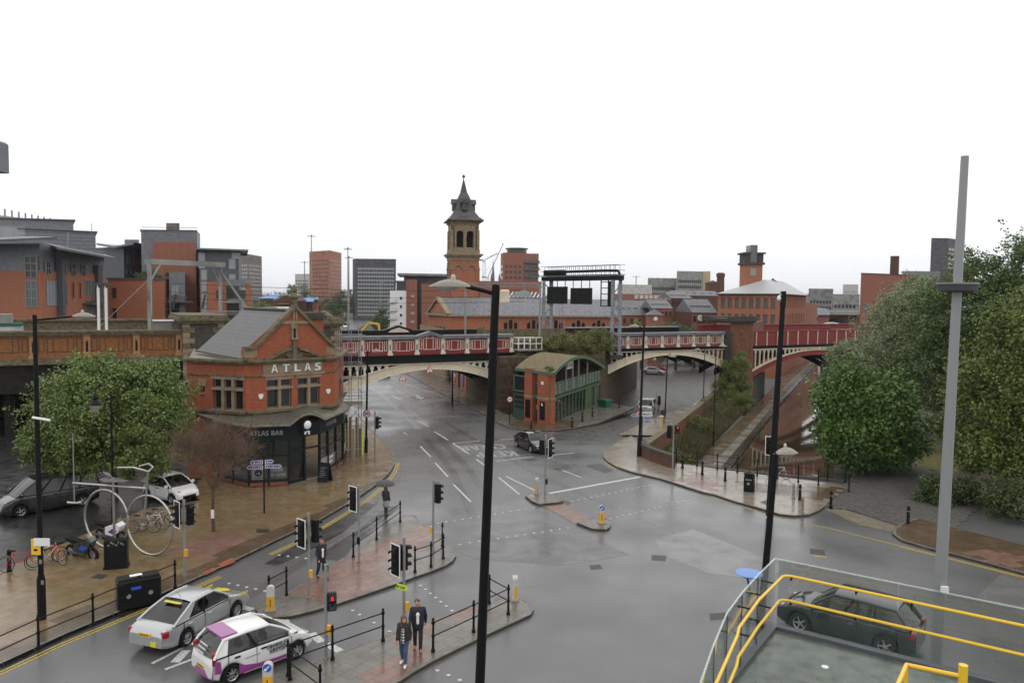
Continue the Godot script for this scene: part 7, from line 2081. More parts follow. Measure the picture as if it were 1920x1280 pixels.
func bare_tree() -> void:
	var t := thing("bare_tree","small leafless brown street tree in front of the bar's dark shopfront","tree",v3(-15.6,0.1,-38.9))
	var mb := MB.new()
	mb.tube([v3(0,0,0),v3(-0.03,1.1,0),v3(0.02,2.3,0)],[0.1,0.085,0.08],8,false)
	done(mb,"trunk","bark",t)
	var tw := MB.new()
	var stack := []
	for i in 9:
		var a := TAU * i / 9 + rng.randf() * 0.4
		stack.append([v3(0.02,2.0 + 0.3 * rng.randf(),0),v3(cos(a) * 0.9,1.0,sin(a) * 0.9).normalized() + v3(0,0.25,0),2.55,0.05,0])
	stack.append([v3(0.02,1.7,0),v3(0.05,1,0),3.2,0.06,0])
	while stack.size() > 0:
		var s = stack.pop_back()
		var p: Vector3 = s[0]; var d: Vector3 = s[1]; var l: float = s[2]; var r: float = s[3]; var lev: int = s[4]
		var mid := p + d * l * 0.5 + v3(rng.randfn(),rng.randfn(),rng.randfn()) * l * 0.05
		var q := p + (d + v3(rng.randfn(),rng.randfn() + 0.5,rng.randfn()) * 0.16).normalized() * l
		tw.tube([p,mid,q],[r,r * 0.75,r * 0.5],5 if lev < 2 else 3,false)
		if lev < 4:
			var k := 6 if lev < 2 else 4
			for i in k:
				var f := rng.randf_range(0.35,1.0)
				var nd := (d + v3(rng.randfn(),rng.randfn() * 0.7 + 0.15,rng.randfn()) * 0.75).normalized()
				stack.append([p.lerp(q,f),nd,l * rng.randf_range(0.45,0.7),r * 0.5,lev + 1])
	stuff(done(tw,"twigs","twig",t))
	mb = MB.new(); mb.bb(-0.08,0.75,0.09,0.08,1.2,0.12); done(mb,"notice","sign_white",t)

# ------------------------------------------------------------------ foliage
func clump_mesh(n: int,r: float,leaf: float,sd: int) -> Mesh: # a spray of single leaves, each a bent diamond
	var g := RandomNumberGenerator.new(); g.seed = sd
	var mb := MB.new()
	for i in n:
		var p := v3(g.randfn(),g.randfn(),g.randfn()).normalized() * r * pow(g.randf(),0.4)
		var d := (v3(g.randfn(),g.randfn() * 0.6 - 0.2,g.randfn())).normalized()
		var s := d.cross(v3(g.randfn(),g.randfn(),g.randfn())).normalized()
		var l := leaf * g.randf_range(0.7,1.3)
		mb.quad(p,p + d * l * 0.5 + s * l * 0.32,p + d * l,p + d * l * 0.5 - s * l * 0.32)
	return mb.mesh()

var clumps := {}

func leafy(root: Node,called: String,lobes: Array,n: int,leaf: float,dark: Color,light: Color,spread := 2.2,hollow := 0.5) -> MultiMeshInstance3D:
	# lobes: [centre, radii]; leaf sprays fill their outer shells unevenly
	var key := int(leaf * 100)
	if not clumps.has(key): clumps[key] = clump_mesh(14,leaf * spread,leaf,77 + key)
	var tot := 0.0
	for l in lobes: tot += l[1].x * l[1].y + l[1].y * l[1].z
	var xs := []; var cs := []
	var leaf_color := dark.lerp(light,0.62)
	var nz := FastNoiseLite.new(); nz.seed = int(rng.randi() & 0xffff); nz.frequency = 0.35
	for l in lobes:
		var k := int(n * (l[1].x * l[1].y + l[1].y * l[1].z) / tot)
		var size: float = minf(minf(l[1].x,l[1].y),l[1].z)
		var per := 26
		for j in maxi(1,k / per): # twig clusters stand out from the lobe, with gaps between them
			var d := v3(rng.randfn(),rng.randfn(),rng.randfn()).normalized()
			var out := lerpf(hollow,1.02,pow(rng.randf(),0.5)) * (1.0 + 0.35 * nz.get_noise_3dv(d * 3.0 + l[0]))
			if rng.randf() < 0.06: out *= 1.16
			var c: Vector3 = l[0] + d * l[1] * out
			var hue := rng.randf_range(0.92,1.08)
			var cr := size * rng.randf_range(0.1,0.24)
			for i in per:
				var p := c + v3(rng.randfn(),rng.randfn() * 0.7,rng.randfn()) * cr
				xs.append(Transform3D(Basis.from_euler(v3(rng.randf() * TAU,rng.randf() * TAU,rng.randf() * TAU)).scaled(Vector3.ONE * rng.randf_range(0.7,1.3)),p))
				cs.append(leaf_color * (hue + rng.randf_range(-0.12,0.12)))
	var o := copies(clumps[key],xs,cs,called,"leaf",root)
	stuff(o)
	return o

func limb(mb: MB,a: Vector3,b: Vector3,r0: float,r1: float,k := 7) -> void:
	var m := a.lerp(b,0.5) + v3(rng.randfn(),0,rng.randfn()) * a.distance_to(b) * 0.05
	mb.tube([a,m,b],[r0,(r0 + r1) / 2,r1],k,false)

func tree(called: String,label: String,at: Vector3,h: float,lobes: Array,n: int,leaf: float,dark: Color,light: Color,r := 0.25,group := "") -> Node3D:
	var t := thing(called,label,"tree",at,0.0,group)
	var mb := MB.new()
	limb(mb,v3(0,-0.3,0),v3(0,h * 0.45,0),r,r * 0.65,9)
	done(mb,"trunk","bark",t)
	mb = MB.new()
	for l in lobes:
		var c: Vector3 = l[0]
		var st := v3(0,clampf(c.y * 0.5,h * 0.25,h * 0.5),0)
		limb(mb,st,c,r * 0.5,r * 0.15)
		for i in 5:
			var d := v3(rng.randfn(),rng.randfn() * 0.7 + 0.4,rng.randfn()).normalized()
			limb(mb,c.lerp(st,0.3),c + d * l[1] * 0.8,r * 0.16,r * 0.04,5)
	done(mb,"branches","bark",t)
	leafy(t,"crown",lobes,n,leaf,dark,light)
	return t

# ------------------------------------------------------------------ street furniture
func signal_head(root: Node3D,y: float,side: Vector3,face: float,border: bool,pole := Vector3.ZERO,lamp := "") -> void:
	# face: direction the lenses look, as a turn about y
	var xf := Transform3D(Basis(Vector3.UP,face),side + v3(0,y,0))
	var n := 2 if lamp == "man" else 3
	var h := 0.31 * n
	var mb := MB.new(); mb.xf = xf; mb.bev(v3(0,0,-0.06),v3(0.3,h,0.2),0.03)
	mb.xf = Transform3D.IDENTITY; mb.bar(side + v3(0,y + h * 0.4,0),v3(0,y + h * 0.4,0),0.05,0.05); mb.bar(side + v3(0,y - h * 0.4,0),v3(0,y - h * 0.4,0),0.05,0.05)
	var b := done(mb,"signal_head","black_paint",root)
	for i in n:
		var c := v3(0,h / 2 - 0.155 - i * 0.31,0.04)
		mb = MB.new(); mb.xf = xf
		if lamp == "man":
			mb.bb(c.x - 0.11,c.y - 0.11,0.04,c.x + 0.11,c.y + 0.11,0.055); done(mb,"lens","grey_dark",b)
			if i == 0:
				mb = MB.new(); mb.xf = xf; mb.bb(-0.035,c.y - 0.09,0.056,0.035,c.y + 0.05,0.066); mb.bb(-0.02,c.y + 0.055,0.056,0.02,c.y + 0.095,0.066); done(mb,"red_man_lamp","lamp_red",b)
		else:
			mb.lathe([v2(0.0,0.0),v2(0.1,0.0),v2(0.1,0.02)],12,c,Basis(Vector3.RIGHT,PI / 2)); done(mb,"lens","grey_dark",b)
		mb = MB.new(); mb.xf = xf
		var P := []
		for k in 9:
			var a := PI * k / 8 - 0.15 + 0.3 * k / 8.0
			P.append([c + v3(cos(a) * 0.125,sin(a) * 0.125,0),c + v3(cos(a) * 0.115,sin(a) * 0.115 - 0.03,0.2 if lamp == "" else 0.12)])
		mb.grid(P); done(mb,"hood","black_paint",b)
	if border:
		mb = MB.new(); mb.xf = xf; mb.bb(-0.29,-h / 2 - 0.13,-0.03,0.29,h / 2 + 0.13,-0.01); done(mb,"backing_board","black_paint",b)
		mb = MB.new(); mb.xf = xf; rect_frame(mb,-0.3,-h / 2 - 0.14,0.3,h / 2 + 0.14,0.045,-0.012,0.002); done(mb,"white_border","sign_white",b)

func traffic_light(label: String,at: Vector3,h: float,heads: Array,box = null) -> Node3D:
	var t := thing("traffic_light",label,"traffic light",at)
	var mb := MB.new(); mb.cyl(v3(0,-0.02,0),v3(0,h,0),0.057,0.057,10); mb.cyl(v3(0,0,0),v3(0,0.06,0),0.1,0.09,10); done(mb,"pole","galv",t)
	mb = MB.new(); mb.cyl(v3(0,h,0),v3(0,h + 0.05,0),0.065,0.06,10); done(mb,"cap","concrete",t)
	for q in heads: signal_head(t,q[0],q[1],q[2],q[3],Vector3.ZERO,q[4] if q.size() > 4 else "")
	if box != null:
		mb = MB.new(); mb.bev(v3(box[0],1.05,box[1]),v3(0.14,0.32,0.12),0.02); done(mb,"push_button",box[2],t)
	return t

func guard_rail(label: String,pts: Array,y := 0.12) -> void:
	var t := thing("guard_rail",label,"railing",v3(pts[0].x,y,pts[0].y),0.0,"black pedestrian guard rails")
	for p in pts:
		var at := v3(p.x - pts[0].x,0,p.y - pts[0].y)
		var mb := MB.new()
		mb.lathe([v2(0.075,0.0),v2(0.075,0.08),v2(0.05,0.12),v2(0.042,0.5),v2(0.06,0.52),v2(0.06,0.6),v2(0.04,0.62),v2(0.038,0.98),v2(0.065,1.0),v2(0.065,1.08),v2(0.035,1.1),v2(0.05,1.16),v2(0.03,1.21),v2(0.0,1.23)],10,at)
		done(mb,"post","black_paint",t)
	for i in pts.size() - 1:
		for h in [0.56,1.04]:
			var mb := MB.new(); mb.cyl(v3(pts[i].x - pts[0].x,h,pts[i].y - pts[0].y),v3(pts[i + 1].x - pts[0].x,h,pts[i + 1].y - pts[0].y),0.022,0.022,6); done(mb,"rail","black_paint" if y > 0.1 else "black_iron",t)

func island_bollard(label: String,at: Vector3,ry: float,arrow := false) -> void:
	var t := thing("island_bollard",label,"bollard",at,ry)
	var mb := MB.new(); mb.bev(v3(0,0.04,0),v3(0.42,0.08,0.34),0.02); done(mb,"foot","concrete",t)
	var P := []
	for i in 13: P.append(v2(cos(PI * i / 12) * 0.15,0.88 + sin(PI * i / 12) * 0.15))
	P.append_array([v2(-0.14,0.6),v2(0.14,0.6)])
	mb = MB.new(); mb.ext(P,-0.1,0.1); done(mb,"head","offwhite",t)
	mb = MB.new(); mb.ext([v2(-0.13,0.08),v2(0.13,0.08),v2(0.145,0.61),v2(-0.145,0.61)],-0.02,0.105); done(mb,"shell","bollard_yellow",t)
	mb = MB.new(); mb.ext([v2(-0.13,0.08),v2(0.13,0.08),v2(0.145,0.61),v2(-0.145,0.61)],-0.105,-0.02); done(mb,"shell","offwhite",t)
	mb = MB.new(); mb.bb(-0.015,0.2,0.105,0.015,0.5,0.108); done(mb,"marking","black_paint",t)
	if arrow:
		mb = MB.new(); mb.lathe([v2(0.13,0),v2(0.13,0.005),v2(0,0.006)],16,v3(0,0.88,0.1),Basis(Vector3.RIGHT,PI / 2)); var dsk := done(mb,"arrow_disc","sign_blue",t)
		mb = MB.new(); mb.bar(v3(0.06,0.94,0.108),v3(-0.06,0.82,0.108),0.035,0.004,Vector3.BACK); mb.ext([v2(-0.09,0.79),v2(0.0,0.8),v2(-0.08,0.88)],0.106,0.111); done(mb,"arrow","sign_white",dsk)

func bollard(label: String,at: Vector3,m := "black_paint",h := 1.0) -> void:
	var t := thing("bollard",label,"bollard",at,0.0,"street bollards")
	var mb := MB.new(); mb.lathe([v2(0.11,-0.1),v2(0.11,0.1),v2(0.085,0.14),v2(0.08,h * 0.78),v2(0.1,h * 0.8),v2(0.1,h * 0.86),v2(0.075,h * 0.88),v2(0.085,h * 0.94),v2(0.05,h),v2(0,h)],12); done(mb,"shaft",m,t)
	if m == "black_paint":
		mb = MB.new(); mb.lathe([v2(0.084,h * 0.68),v2(0.084,h * 0.72)],12); done(mb,"white_band","concrete",t)

func lamp_head(root: Node3D,at: Vector3,bas: Basis,k := 1.0) -> void: # x points outwards along the arm
	var mb := MB.new(); mb.xf = Transform3D(bas.scaled_local(Vector3.ONE * k),at)
	var R := []
	for i in 9:
		var t := i / 8.0
		var w := 0.17 * pow(sin(PI * clampf(t * 0.92 + 0.06,0.0,1.0)),0.6); var rr := []
		for j in 9:
			var a := PI * j / 8
			rr.append(v3(t * 0.85,0.16 * sin(a) * sin(PI * clampf(t * 0.9 + 0.08,0,1)),w * cos(a)))
		R.append(rr)
	mb.grid(R); var h := done(mb,"lamp_housing","lamp_shell",root)
	mb = MB.new(); mb.xf = Transform3D(bas.scaled_local(Vector3.ONE * k),at)
	var B := []
	for i in 7:
		var t := i / 6.0; var rr := []
		for j in 7:
			var a := PI * j / 6
			rr.append(v3(0.18 + t * 0.6,-0.1 * sin(a) * sin(PI * t),0.15 * cos(a) * sin(PI * clampf(t * 0.9 + 0.05,0,1))))
		B.append(rr)
	mb.grid(B,false,true); done(mb,"lamp_bowl","bowl",h)
	mb = MB.new(); mb.xf = Transform3D(bas.scaled_local(Vector3.ONE * k),at); mb.lathe([v2(0.05,0.1),v2(0.05,0.18),v2(0.03,0.22),v2(0,0.23)],10,v3(0.35,0.03,0)); done(mb,"photocell","offwhite",h)

func street_lamp(label: String,base: Vector3,top: Vector3,r: float,arm: float,dir: float,m := "black_paint",k := 1.0,tall := 1.0) -> Node3D:
	var t := thing("street_lamp",label,"street lamp",base)
	var tp := top - base
	var mb := MB.new(); mb.cyl(v3(0,-0.05,0),tp * 0.13,r * 1.55,r * 1.5,12); mb.cyl(tp * 0.13,tp * 0.15,r * 1.5,r,12,false); mb.cyl(tp * 0.15,tp,r,r * 0.75,12); done(mb,"column",m,t)
	var d := v3(cos(dir),0,-sin(dir))
	if arm > 0:
		mb = MB.new(); mb.tube([tp - v3(0,0.2,0),tp + d * arm * 0.4 - v3(0,0.14,0),tp + d * (arm + 0.1) - v3(0,0.04,0)],r * 0.42,8); done(mb,"arm",m,t)
	lamp_head(t,tp + d * arm + v3(0,-0.06 if arm > 0 else 0.0,0),Basis(Vector3.UP,dir) * Basis.from_scale(v3(1,tall,1)),k)
	return t

func speed_sign(label: String,at: Vector3,r: float,ry: float,post := 0.0) -> void:
	var t := thing("speed_sign",label,"sign",at,ry)
	var mb := MB.new(); mb.lathe([v2(0,-0.02),v2(r,-0.02),v2(r,0.02),v2(0,0.021)],22,v3(0,0,0.1),Basis(Vector3.RIGHT,PI / 2)); done(mb,"red_ring","sign_red",t)
	mb = MB.new(); mb.lathe([v2(r * 0.8,0.022),v2(r * 0.8,0.03),v2(0,0.031)],20,v3(0,0,0.1),Basis(Vector3.RIGHT,PI / 2)); done(mb,"disc","sign_white",t)
	text(t,"30",r * 0.8,r * 1.15,"black_paint",v3(0,0,0.13),Basis.IDENTITY,"number")
	if post > 0:
		mb = MB.new(); mb.cyl(v3(0,-post,0),v3(0,r,0),0.05,0.05,8); done(mb,"post","black_paint",t)
	mb = MB.new(); mb.bb(-0.06,-0.05,-0.02,0.06,0.05,0.1); done(mb,"clamp","black_paint",t)

func finger_post(label: String,at: Vector3,h: float,plates: Array) -> void:
	var t := thing("finger_post",label,"sign",at)
	var mb := MB.new(); mb.cyl(Vector3.ZERO,v3(0,h,0),0.05,0.045,8); mb.lathe([v2(0.06,h),v2(0.03,h + 0.05),v2(0.05,h + 0.12),v2(0.0,h + 0.2)],8); done(mb,"post","black_paint",t)
	for q in plates: # height, turn, length
		var xf := Transform3D(Basis(Vector3.UP,q[1]),v3(0,q[0],0))
		mb = MB.new(); mb.xf = xf; mb.ext([v2(0.06,-0.11),v2(q[2] - 0.1,-0.11),v2(q[2],0),v2(q[2] - 0.1,0.11),v2(0.06,0.11)],-0.015,0.015); var p := done(mb,"finger","sign_white",t)
		mb = MB.new(); mb.xf = xf; mb.ext([v2(0.1,-0.085),v2(q[2] - 0.11,-0.085),v2(q[2] - 0.04,0),v2(q[2] - 0.11,0.085),v2(0.1,0.085)],-0.018,0.018); done(mb,"finger_face","sign_navy",p)
		mb = MB.new(); mb.xf = xf
		for i in int(q[2] / 0.11) - 2: mb.bb(0.16 + i * 0.11,-0.045,-0.02,0.22 + i * 0.11,0.03 - 0.02 * (i % 3),0.02)
		done(mb,"finger_print","sign_white",p)

func furniture() -> void:
	mk("lamp_shell",lin(0.5,0.49,0.45),0.5,0.0,ntex("shellgrime",0.04,Color(0.5,0.47,0.4),Color(1,1,1),5),1.6); glassy("bowl",Color(0.7,0.7,0.66),0.55,0.2)
	mk("lime_sticker",lin(0.6,0.52,0.05),0.4); mk("plate_lime",lin(0.65,0.6,0.04),0.4)
	var k := v3(0,0.12,0)
	# traffic lights
	traffic_light("traffic light with white-bordered head on the brown pavement beside the bins",v3(-14.37,-0.0,-32.61) + k,3.35,[[2.75,v3(-0.3,0,0.05),-0.75,true],[2.75,v3(0.3,0,0.0),0.9,false]],[0.09,0.06,"bollard_yellow"])
	traffic_light("traffic light with two heads on the left end of the triangular island",v3(-8.25,0.0,-30.3) + k,3.5,[[2.7,v3(-0.3,0,0.05),-0.7,true],[2.8,v3(0.28,0,-0.1),2.6,false]],[0.1,0.08,"bollard_yellow"])
	traffic_light("traffic light with one bordered head on the upper edge of the triangular island",v3(-7.06,0.0,-34.57) + k,3.6,[[3.0,v3(-0.28,0,0.05),-0.7,true]],[0.0,0.1,"black_paint"])
	var t4 := traffic_light("tallest traffic light with lime tag beside the walking couple",v3(-3.89,0.0,-27.17) + k,3.55,[[2.75,v3(-0.32,0,0.06),-0.8,true],[2.78,v3(0.0,0,-0.26),2.4,false]],[0.13,0.08,"bollard_yellow"])
	var mb := MB.new(); mb.xf = Transform3D(Basis(Vector3.BACK,-0.3),v3(-0.08,1.75,0.07)); mb.ext([v2(-0.2,-0.1),v2(0.15,-0.1),v2(0.24,0.0),v2(0.15,0.1),v2(-0.2,0.1)],0.0,0.012); done(mb,"tag","lime",t4)
	text(t4,"W LOC",0.1,0.34,"black_paint",v3(-0.1,1.75,0.085),Basis(Vector3.BACK,-0.3),"tag_lettering")
	traffic_light("short traffic light showing a red man in front of the white and purple car",v3(-6.26,0.0,-25.11) + k,3.25,[[2.0,v3(0.22,0,0.02),0.35,false,"man"]],[0.12,0.06,"bollard_yellow"])
	traffic_light("traffic light seen from behind at the right side of the triangular island",v3(-3.77,-0.0,-36.31) + k,3.45,[[2.85,v3(0.26,0,0.0),2.5,false]],[-0.11,0.04,"bollard_yellow"])
	traffic_light("traffic light seen side-on below the speed limit sign by the scaffolding",v3(-10.32,0.0,-56.55) + k,3.7,[[2.9,v3(0.22,0,0.0),1.5,false]])
	traffic_light("traffic light with bordered head on the middle refuge",v3(2.17,0.0,-46.28) + k,3.9,[[3.2,v3(-0.22,0,-0.05),2.8,false],[3.15,v3(0.3,0,0.05),1.0,true]],[0.08,0.04,"black_paint"])
	traffic_light("traffic light showing a red man on the canal-side pavement",v3(11.54,0.0,-52.92) + k,4.0,[[3.1,v3(-0.28,0,0.0),2.7,false],[3.25,v3(0.28,0,0.05),0.0,false,"man"]])
	traffic_light("traffic light with bordered head behind the short lamp column",v3(16.54,0.0,-46.75) + k,3.95,[[3.35,v3(-0.28,0,0.05),-0.6,true]])
	traffic_light("traffic light seen from behind on the cobbled street footway",[v2(15.0,-77.24)][0].x * Vector3.RIGHT + [v2(15.0,-77.24)][0].y * Vector3.BACK + v3(0,-0.3,0),3.2,[[2.5,v3(0.3,0,0),2.9,false]])
	# guard rails
	guard_rail("black guard rail along the brown pavement beside the silver saloon",[v2(-17.1,-23.61),v2(-16.46,-25.65),v2(-15.61,-27.55),v2(-14.17,-31.21)])
	guard_rail("short black guard rail behind the yellow bollard of the triangular island",[v2(-9.66,-29.57),v2(-9.25,-30.55)])
	guard_rail("black guard rail along the upper edge of the triangular island",[v2(-7.46,-35.21),v2(-6.82,-37.83),v2(-6.07,-40.87)])
	guard_rail("curved black guard rail at the blunt end of the triangular island",[v2(-4.27,-33.3),v2(-3.62,-33.98),v2(-3.16,-35.13),v2(-3.37,-36.88)])
	guard_rail("black guard rail left of the walking couple",[v2(-7.2,-23.9),v2(-6.02,-25.04),v2(-4.54,-26.47)])
	guard_rail("black guard rail right of the walking couple",[v2(-2.65,-25.7),v2(-1.31,-27.28),v2(-0.03,-28.86),v2(-0.81,-29.91)])
	guard_rail("black guard rail at the bottom edge beside the white and purple car",[v2(-7.07,-23.66),v2(-5.74,-22.29)])
	guard_rail("black railings above the canal",[v2(12.64,-56.77),v2(13.98,-55.75),v2(15.23,-54.76),v2(16.43,-53.81),v2(17.56,-52.88),v2(18.69,-51.99),v2(19.82,-51.13),v2(20.87,-50.3)])
	guard_rail("short railings right of the canal by the setts",[v2(22.0,-51.53),v2(23.05,-51.13),v2(22.21,-48.68)])
	# illuminated bollards
	island_bollard("yellow and white bollard at the tip of the triangular island",v3(-9.4,0.0,-28.96) + k,0.2)
	island_bollard("white bollard with yellow back at the rounded end of the couple's island",v3(0.23,0.0,-30.32) + k,1.6)
	island_bollard("white bollard beside the traffic light on the middle refuge",v3(1.7,0.0,-47.28) + k,-1.9)
	island_bollard("yellow bollard with blue arrow disc on the middle refuge",v3(5.08,0.0,-41.08) + k,0.1,true)
	island_bollard("bollard with blue arrow disc at the bottom edge",v3(-7.49,0.0,-22.77) + k,0.1,true)
	for q in [["black bollard beside the end of the curved brick parapet",v3(12.39,0.0,-56.39)],["second black bollard along the canal railings",v3(12.72,0.0,-54.99)],["third black bollard along the canal railings",v3(13.69,0.0,-53.03)],["black bollard left of the litter bin",v3(14.81,0.0,-51.21)],["black bollard right of the short lamp column",v3(18.14,0.0,-46.44)],["black bollard at the corner of the setts",v3(19.44,0.0,-44.93)],["black bollard standing alone at the right of the setts",v3(22.43,0.0,-41.71)],["black bollard at the far left edge of the brown pavement",v3(-22.32,-0.0,-32.88)],["black bollard in front of the green bar's glazing",v3(5.94,0.0,-72.43)],["second black bollard along the green bar",v3(7.26,0.0,-75.99)],["third black bollard along the green bar",v3(8.63,0.0,-79.18)],["black bollard beyond the green wheeled bin",v3(12.43,0.0,-86.06)]]: bollard(q[0],q[1] + k)
	bollard("tilted short black bollard before the green bar's brick piers",v3(1.93,0.0,-71.29) + k,"black_paint",0.7)
	bollard("grey stone bollard nearest the kerb",v3(17.17,-0.0,-43.5) + k,"stone"); bollard("grey metal bollard beside the black one right of the short lamp",v3(17.87,0.0,-46.8) + k,"galv")
	# lamp columns
	var la := street_lamp("tall black lamp column with long pale head at the left edge",v3(-17.82,0.0,-28.01) + k,v3(-17.87,11.71,-28.1),0.1,1.35,0.1)
	var lb: Vector3 = la.position
	mb = MB.new(); mb.bb(-0.22,2.55,0.16,0.12,3.15,0.19); var pl := done(mb,"parking_plate","rail_yellow",la)
	mb = MB.new(); mb.bb(-0.1,2.9,0.2,0.5,3.2,0.22); done(mb,"white_plate","sign_white",pl)
	mb = MB.new(); mb.bb(-0.12,2.7,0.191,0.02,2.78,0.194); done(mb,"plate_print","black_paint",pl)
	for q in [[1.4,0.15],[1.9,-0.05],[2.2,0.1]]:
		mb = MB.new(); mb.bb(q[1] - 0.05,q[0],0.155,q[1] + 0.05,q[0] + 0.16,0.165); done(mb,"sticker","concrete",la)
	mb = MB.new(); mb.cyl(v3(-0.1,7.75,0.1),v3(0.55,7.65,0.1),0.05,0.05,8); done(mb,"bracket_arm","sign_white",la)
	street_lamp("nearest tall black lamp column with grimy lamp head in the foreground",v3(-0.75,0,-16.2),v3(-0.36,12.8,-16.2),0.115,0.55,PI + 0.05,"black_paint",1.05)
	var cab := thing("lamp_control_box","small cream box strapped to the foreground lamp column's top","box",v3(-0.17,12.56,-16.15))
	mb = MB.new(); mb.bev(v3(0,0,0),v3(0.21,0.27,0.18),0.03); done(mb,"case","cream",cab)
	street_lamp("black lamp column with white head beside the scaffolding",v3(-11.57,0.0,-59.43) + k,v3(-11.49,8.26,-59.7),0.09,0.3,0.1)
	speed_sign("thirty limit sign on the lamp column by the scaffolding",v3(-11.48,3.27,-59.4),0.31,-0.15)
	street_lamp("tall black lamp column with white head at the cobbled street corner",v3(10.19,0.0,-59.15) + k,v3(10.54,10.45,-60.0),0.11,0.35,PI - 0.1)
	street_lamp("black lamp column on the pavement under the red arch",v3(-6.96,0.0,-88.04),v3(-6.96,0.0,-88.04) + v3(0,8,0),0.08,0.4,0.3)
	street_lamp("thin lamp column on the cobbled street footway left of the red arch sign",[v2(17.04,-82.65)][0].x * Vector3.RIGHT + [v2(17.04,-82.65)][0].y * Vector3.BACK - v3(0,0.35,0),v3(16.21,6.7,-78.0),0.07,0.3,0.4)
	street_lamp("lamp column on the footway under the faded arch",v3(25.42,-1.1,-98.88),v3(23.68,6.56,-92.0),0.06,0.5,PI)
	street_lamp("slender lamp column beside the towpath wall and bush",v3(20.24,-1.9,-74.39),v3(20.41,8.04,-75.0),0.05,0.3,0.0)
	speed_sign("thirty limit sign on a black post left of the green bar",v3(-0.15,2.53,-74.4),0.28,0.0,2.75)
	# heritage lantern in front of the tree
	var hl := thing("heritage_lamp","swan-neck heritage lantern in front of the bushy street tree","street lamp",v3(-21.26,0.0,-39.64))
	mb = MB.new(); mb.cyl(Vector3.ZERO,v3(0,1.2,0),0.11,0.1,10); mb.cyl(v3(0,1.2,0),v3(0,7.2,0),0.07,0.05,10); done(mb,"column","black_paint",hl)
	mb = MB.new()
	var arc := []
	for i in 9: arc.append(v3(-0.42 + 0.42 * cos(PI * i / 8),7.2 + 0.55 * sin(PI * i / 8),0))
	mb.tube(arc,0.03,6); mb.bar(v3(0,6.6,0),v3(-0.5,6.9,0),0.03,0.03); done(mb,"swan_neck","black_paint",hl)
	mb = MB.new(); mb.lathe([v2(0.32,6.62),v2(0.3,6.68),v2(0.16,6.85),v2(0.1,6.9),v2(0.12,7.02),v2(0.05,7.2),v2(0,7.2)],14,v3(-0.84,0,0)); done(mb,"lantern_cap","black_paint",hl)
	mb = MB.new(); mb.lathe([v2(0.0,6.25),v2(0.12,6.28),v2(0.26,6.5),v2(0.29,6.62)],14,v3(-0.84,0,0)); done(mb,"lantern_bowl","bowl",hl)
	# camera mast and short lamp at the right
	var cm := thing("camera_mast","tall black camera mast rising above the canal","mast",v3(15.05,0.1,-43))
	mb = MB.new(); mb.cyl(Vector3.ZERO,v3(0.4,12.1,0),0.2,0.14,12); mb.cyl(v3(0.4,12.1,0),v3(0.41,12.35,0),0.17,0.17,12); mb.bb(0.3,12.35,-0.12,0.54,13.0,0.12); done(mb,"column","black_paint",cm)
	mb = MB.new(); mb.lathe([v2(0.0,12.45),v2(0.1,12.5),v2(0.12,12.6),v2(0.06,12.75),v2(0,12.78)],10,v3(0.14,0,0.1)); mb.bar(v3(0.14,12.75,0.1),v3(0.4,12.85,0),0.04,0.04); done(mb,"camera","white",cm)
	street_lamp("short black lamp column with large white head in front of the canal",v3(8.55,0,-25.2),v3(8.98,7.35,-25.2),0.13,0.0,0.25,"black_paint",1.0,1.4)
	# finger posts, street name, board
	finger_post("blue finger post in front of the bar's shopfront",v3(-14.05,0.0,-42.3) + k,3.3,[[2.95,PI + 0.3,0.75],[2.95,0.5,0.55],[2.65,PI + 0.1,0.95],[2.7,0.05,1.0]])
	finger_post("blue finger post at the cobbled street corner",v3(10.69,0.0,-60.83) + k,3.2,[[3.0,PI,0.9],[3.0,0.1,0.85],[2.75,0.3,0.8],[2.5,-0.1,0.75]])
	var sn := thing("street_nameplate","white street nameplate on the corner lamp column","sign",v3(10.64,3.45,-59.5))
	mb = MB.new(); mb.bb(-0.6,-0.16,0,0.6,0.16,0.03); done(mb,"plate","sign_white",sn); text(sn,"DEANSGATE",0.16,0.95,"black_paint",v3(0.06,0,0.035)); mb = MB.new(); mb.bb(-0.56,-0.1,0.03,-0.46,0.1,0.04); done(mb,"emblem","sign_red",sn)
	var ab := thing("a_board","black chalkboard A-board outside the bar door","sign",v3(-12.49,0.0,-49.98) + k,-0.35)
	for s in [-1.0,1.0]:
		mb = MB.new(); mb.hex([v3(-0.4,0,s * 0.33 + 0.02),v3(0.4,0,s * 0.33 + 0.02),v3(0.4,0,s * 0.33 - 0.02),v3(-0.4,0,s * 0.33 - 0.02),v3(-0.36,1.25,s * 0.03 + 0.02),v3(0.36,1.25,s * 0.03 + 0.02),v3(0.36,1.25,s * 0.03 - 0.02),v3(-0.36,1.25,s * 0.03 - 0.02)]); done(mb,"board","shopfront",ab)
	mb = MB.new(); mb.xf = Transform3D(Basis(Vector3.RIGHT,-0.24),v3(0,0,0.36))
	for i in 6: mb.bb(-0.25,0.35 + i * 0.12,0.0,-0.25 + 0.3 + 0.06 * ((i * 7) % 4),0.38 + i * 0.12,0.012)
	done(mb,"chalk_writing","concrete",ab)
	# bins and cabinet
	var bn := thing("litter_bin","square black litter bin with white emblems on the canal-side pavement","bin",v3(15.62,0.0,-48.53) + k,-0.5)
	mb = MB.new(); mb.bev(v3(0,0.5,0),v3(0.62,1.0,0.62),0.04); mb.bb(-0.28,1.0,-0.28,0.28,1.16,0.28); done(mb,"case","black_paint",bn)
	mb = MB.new(); mb.lathe([v2(0.46,1.16),v2(0.46,1.2),v2(0,1.36)],4,Vector3.ZERO,Basis(Vector3.UP,PI / 4)); done(mb,"lid","black_iron",bn)
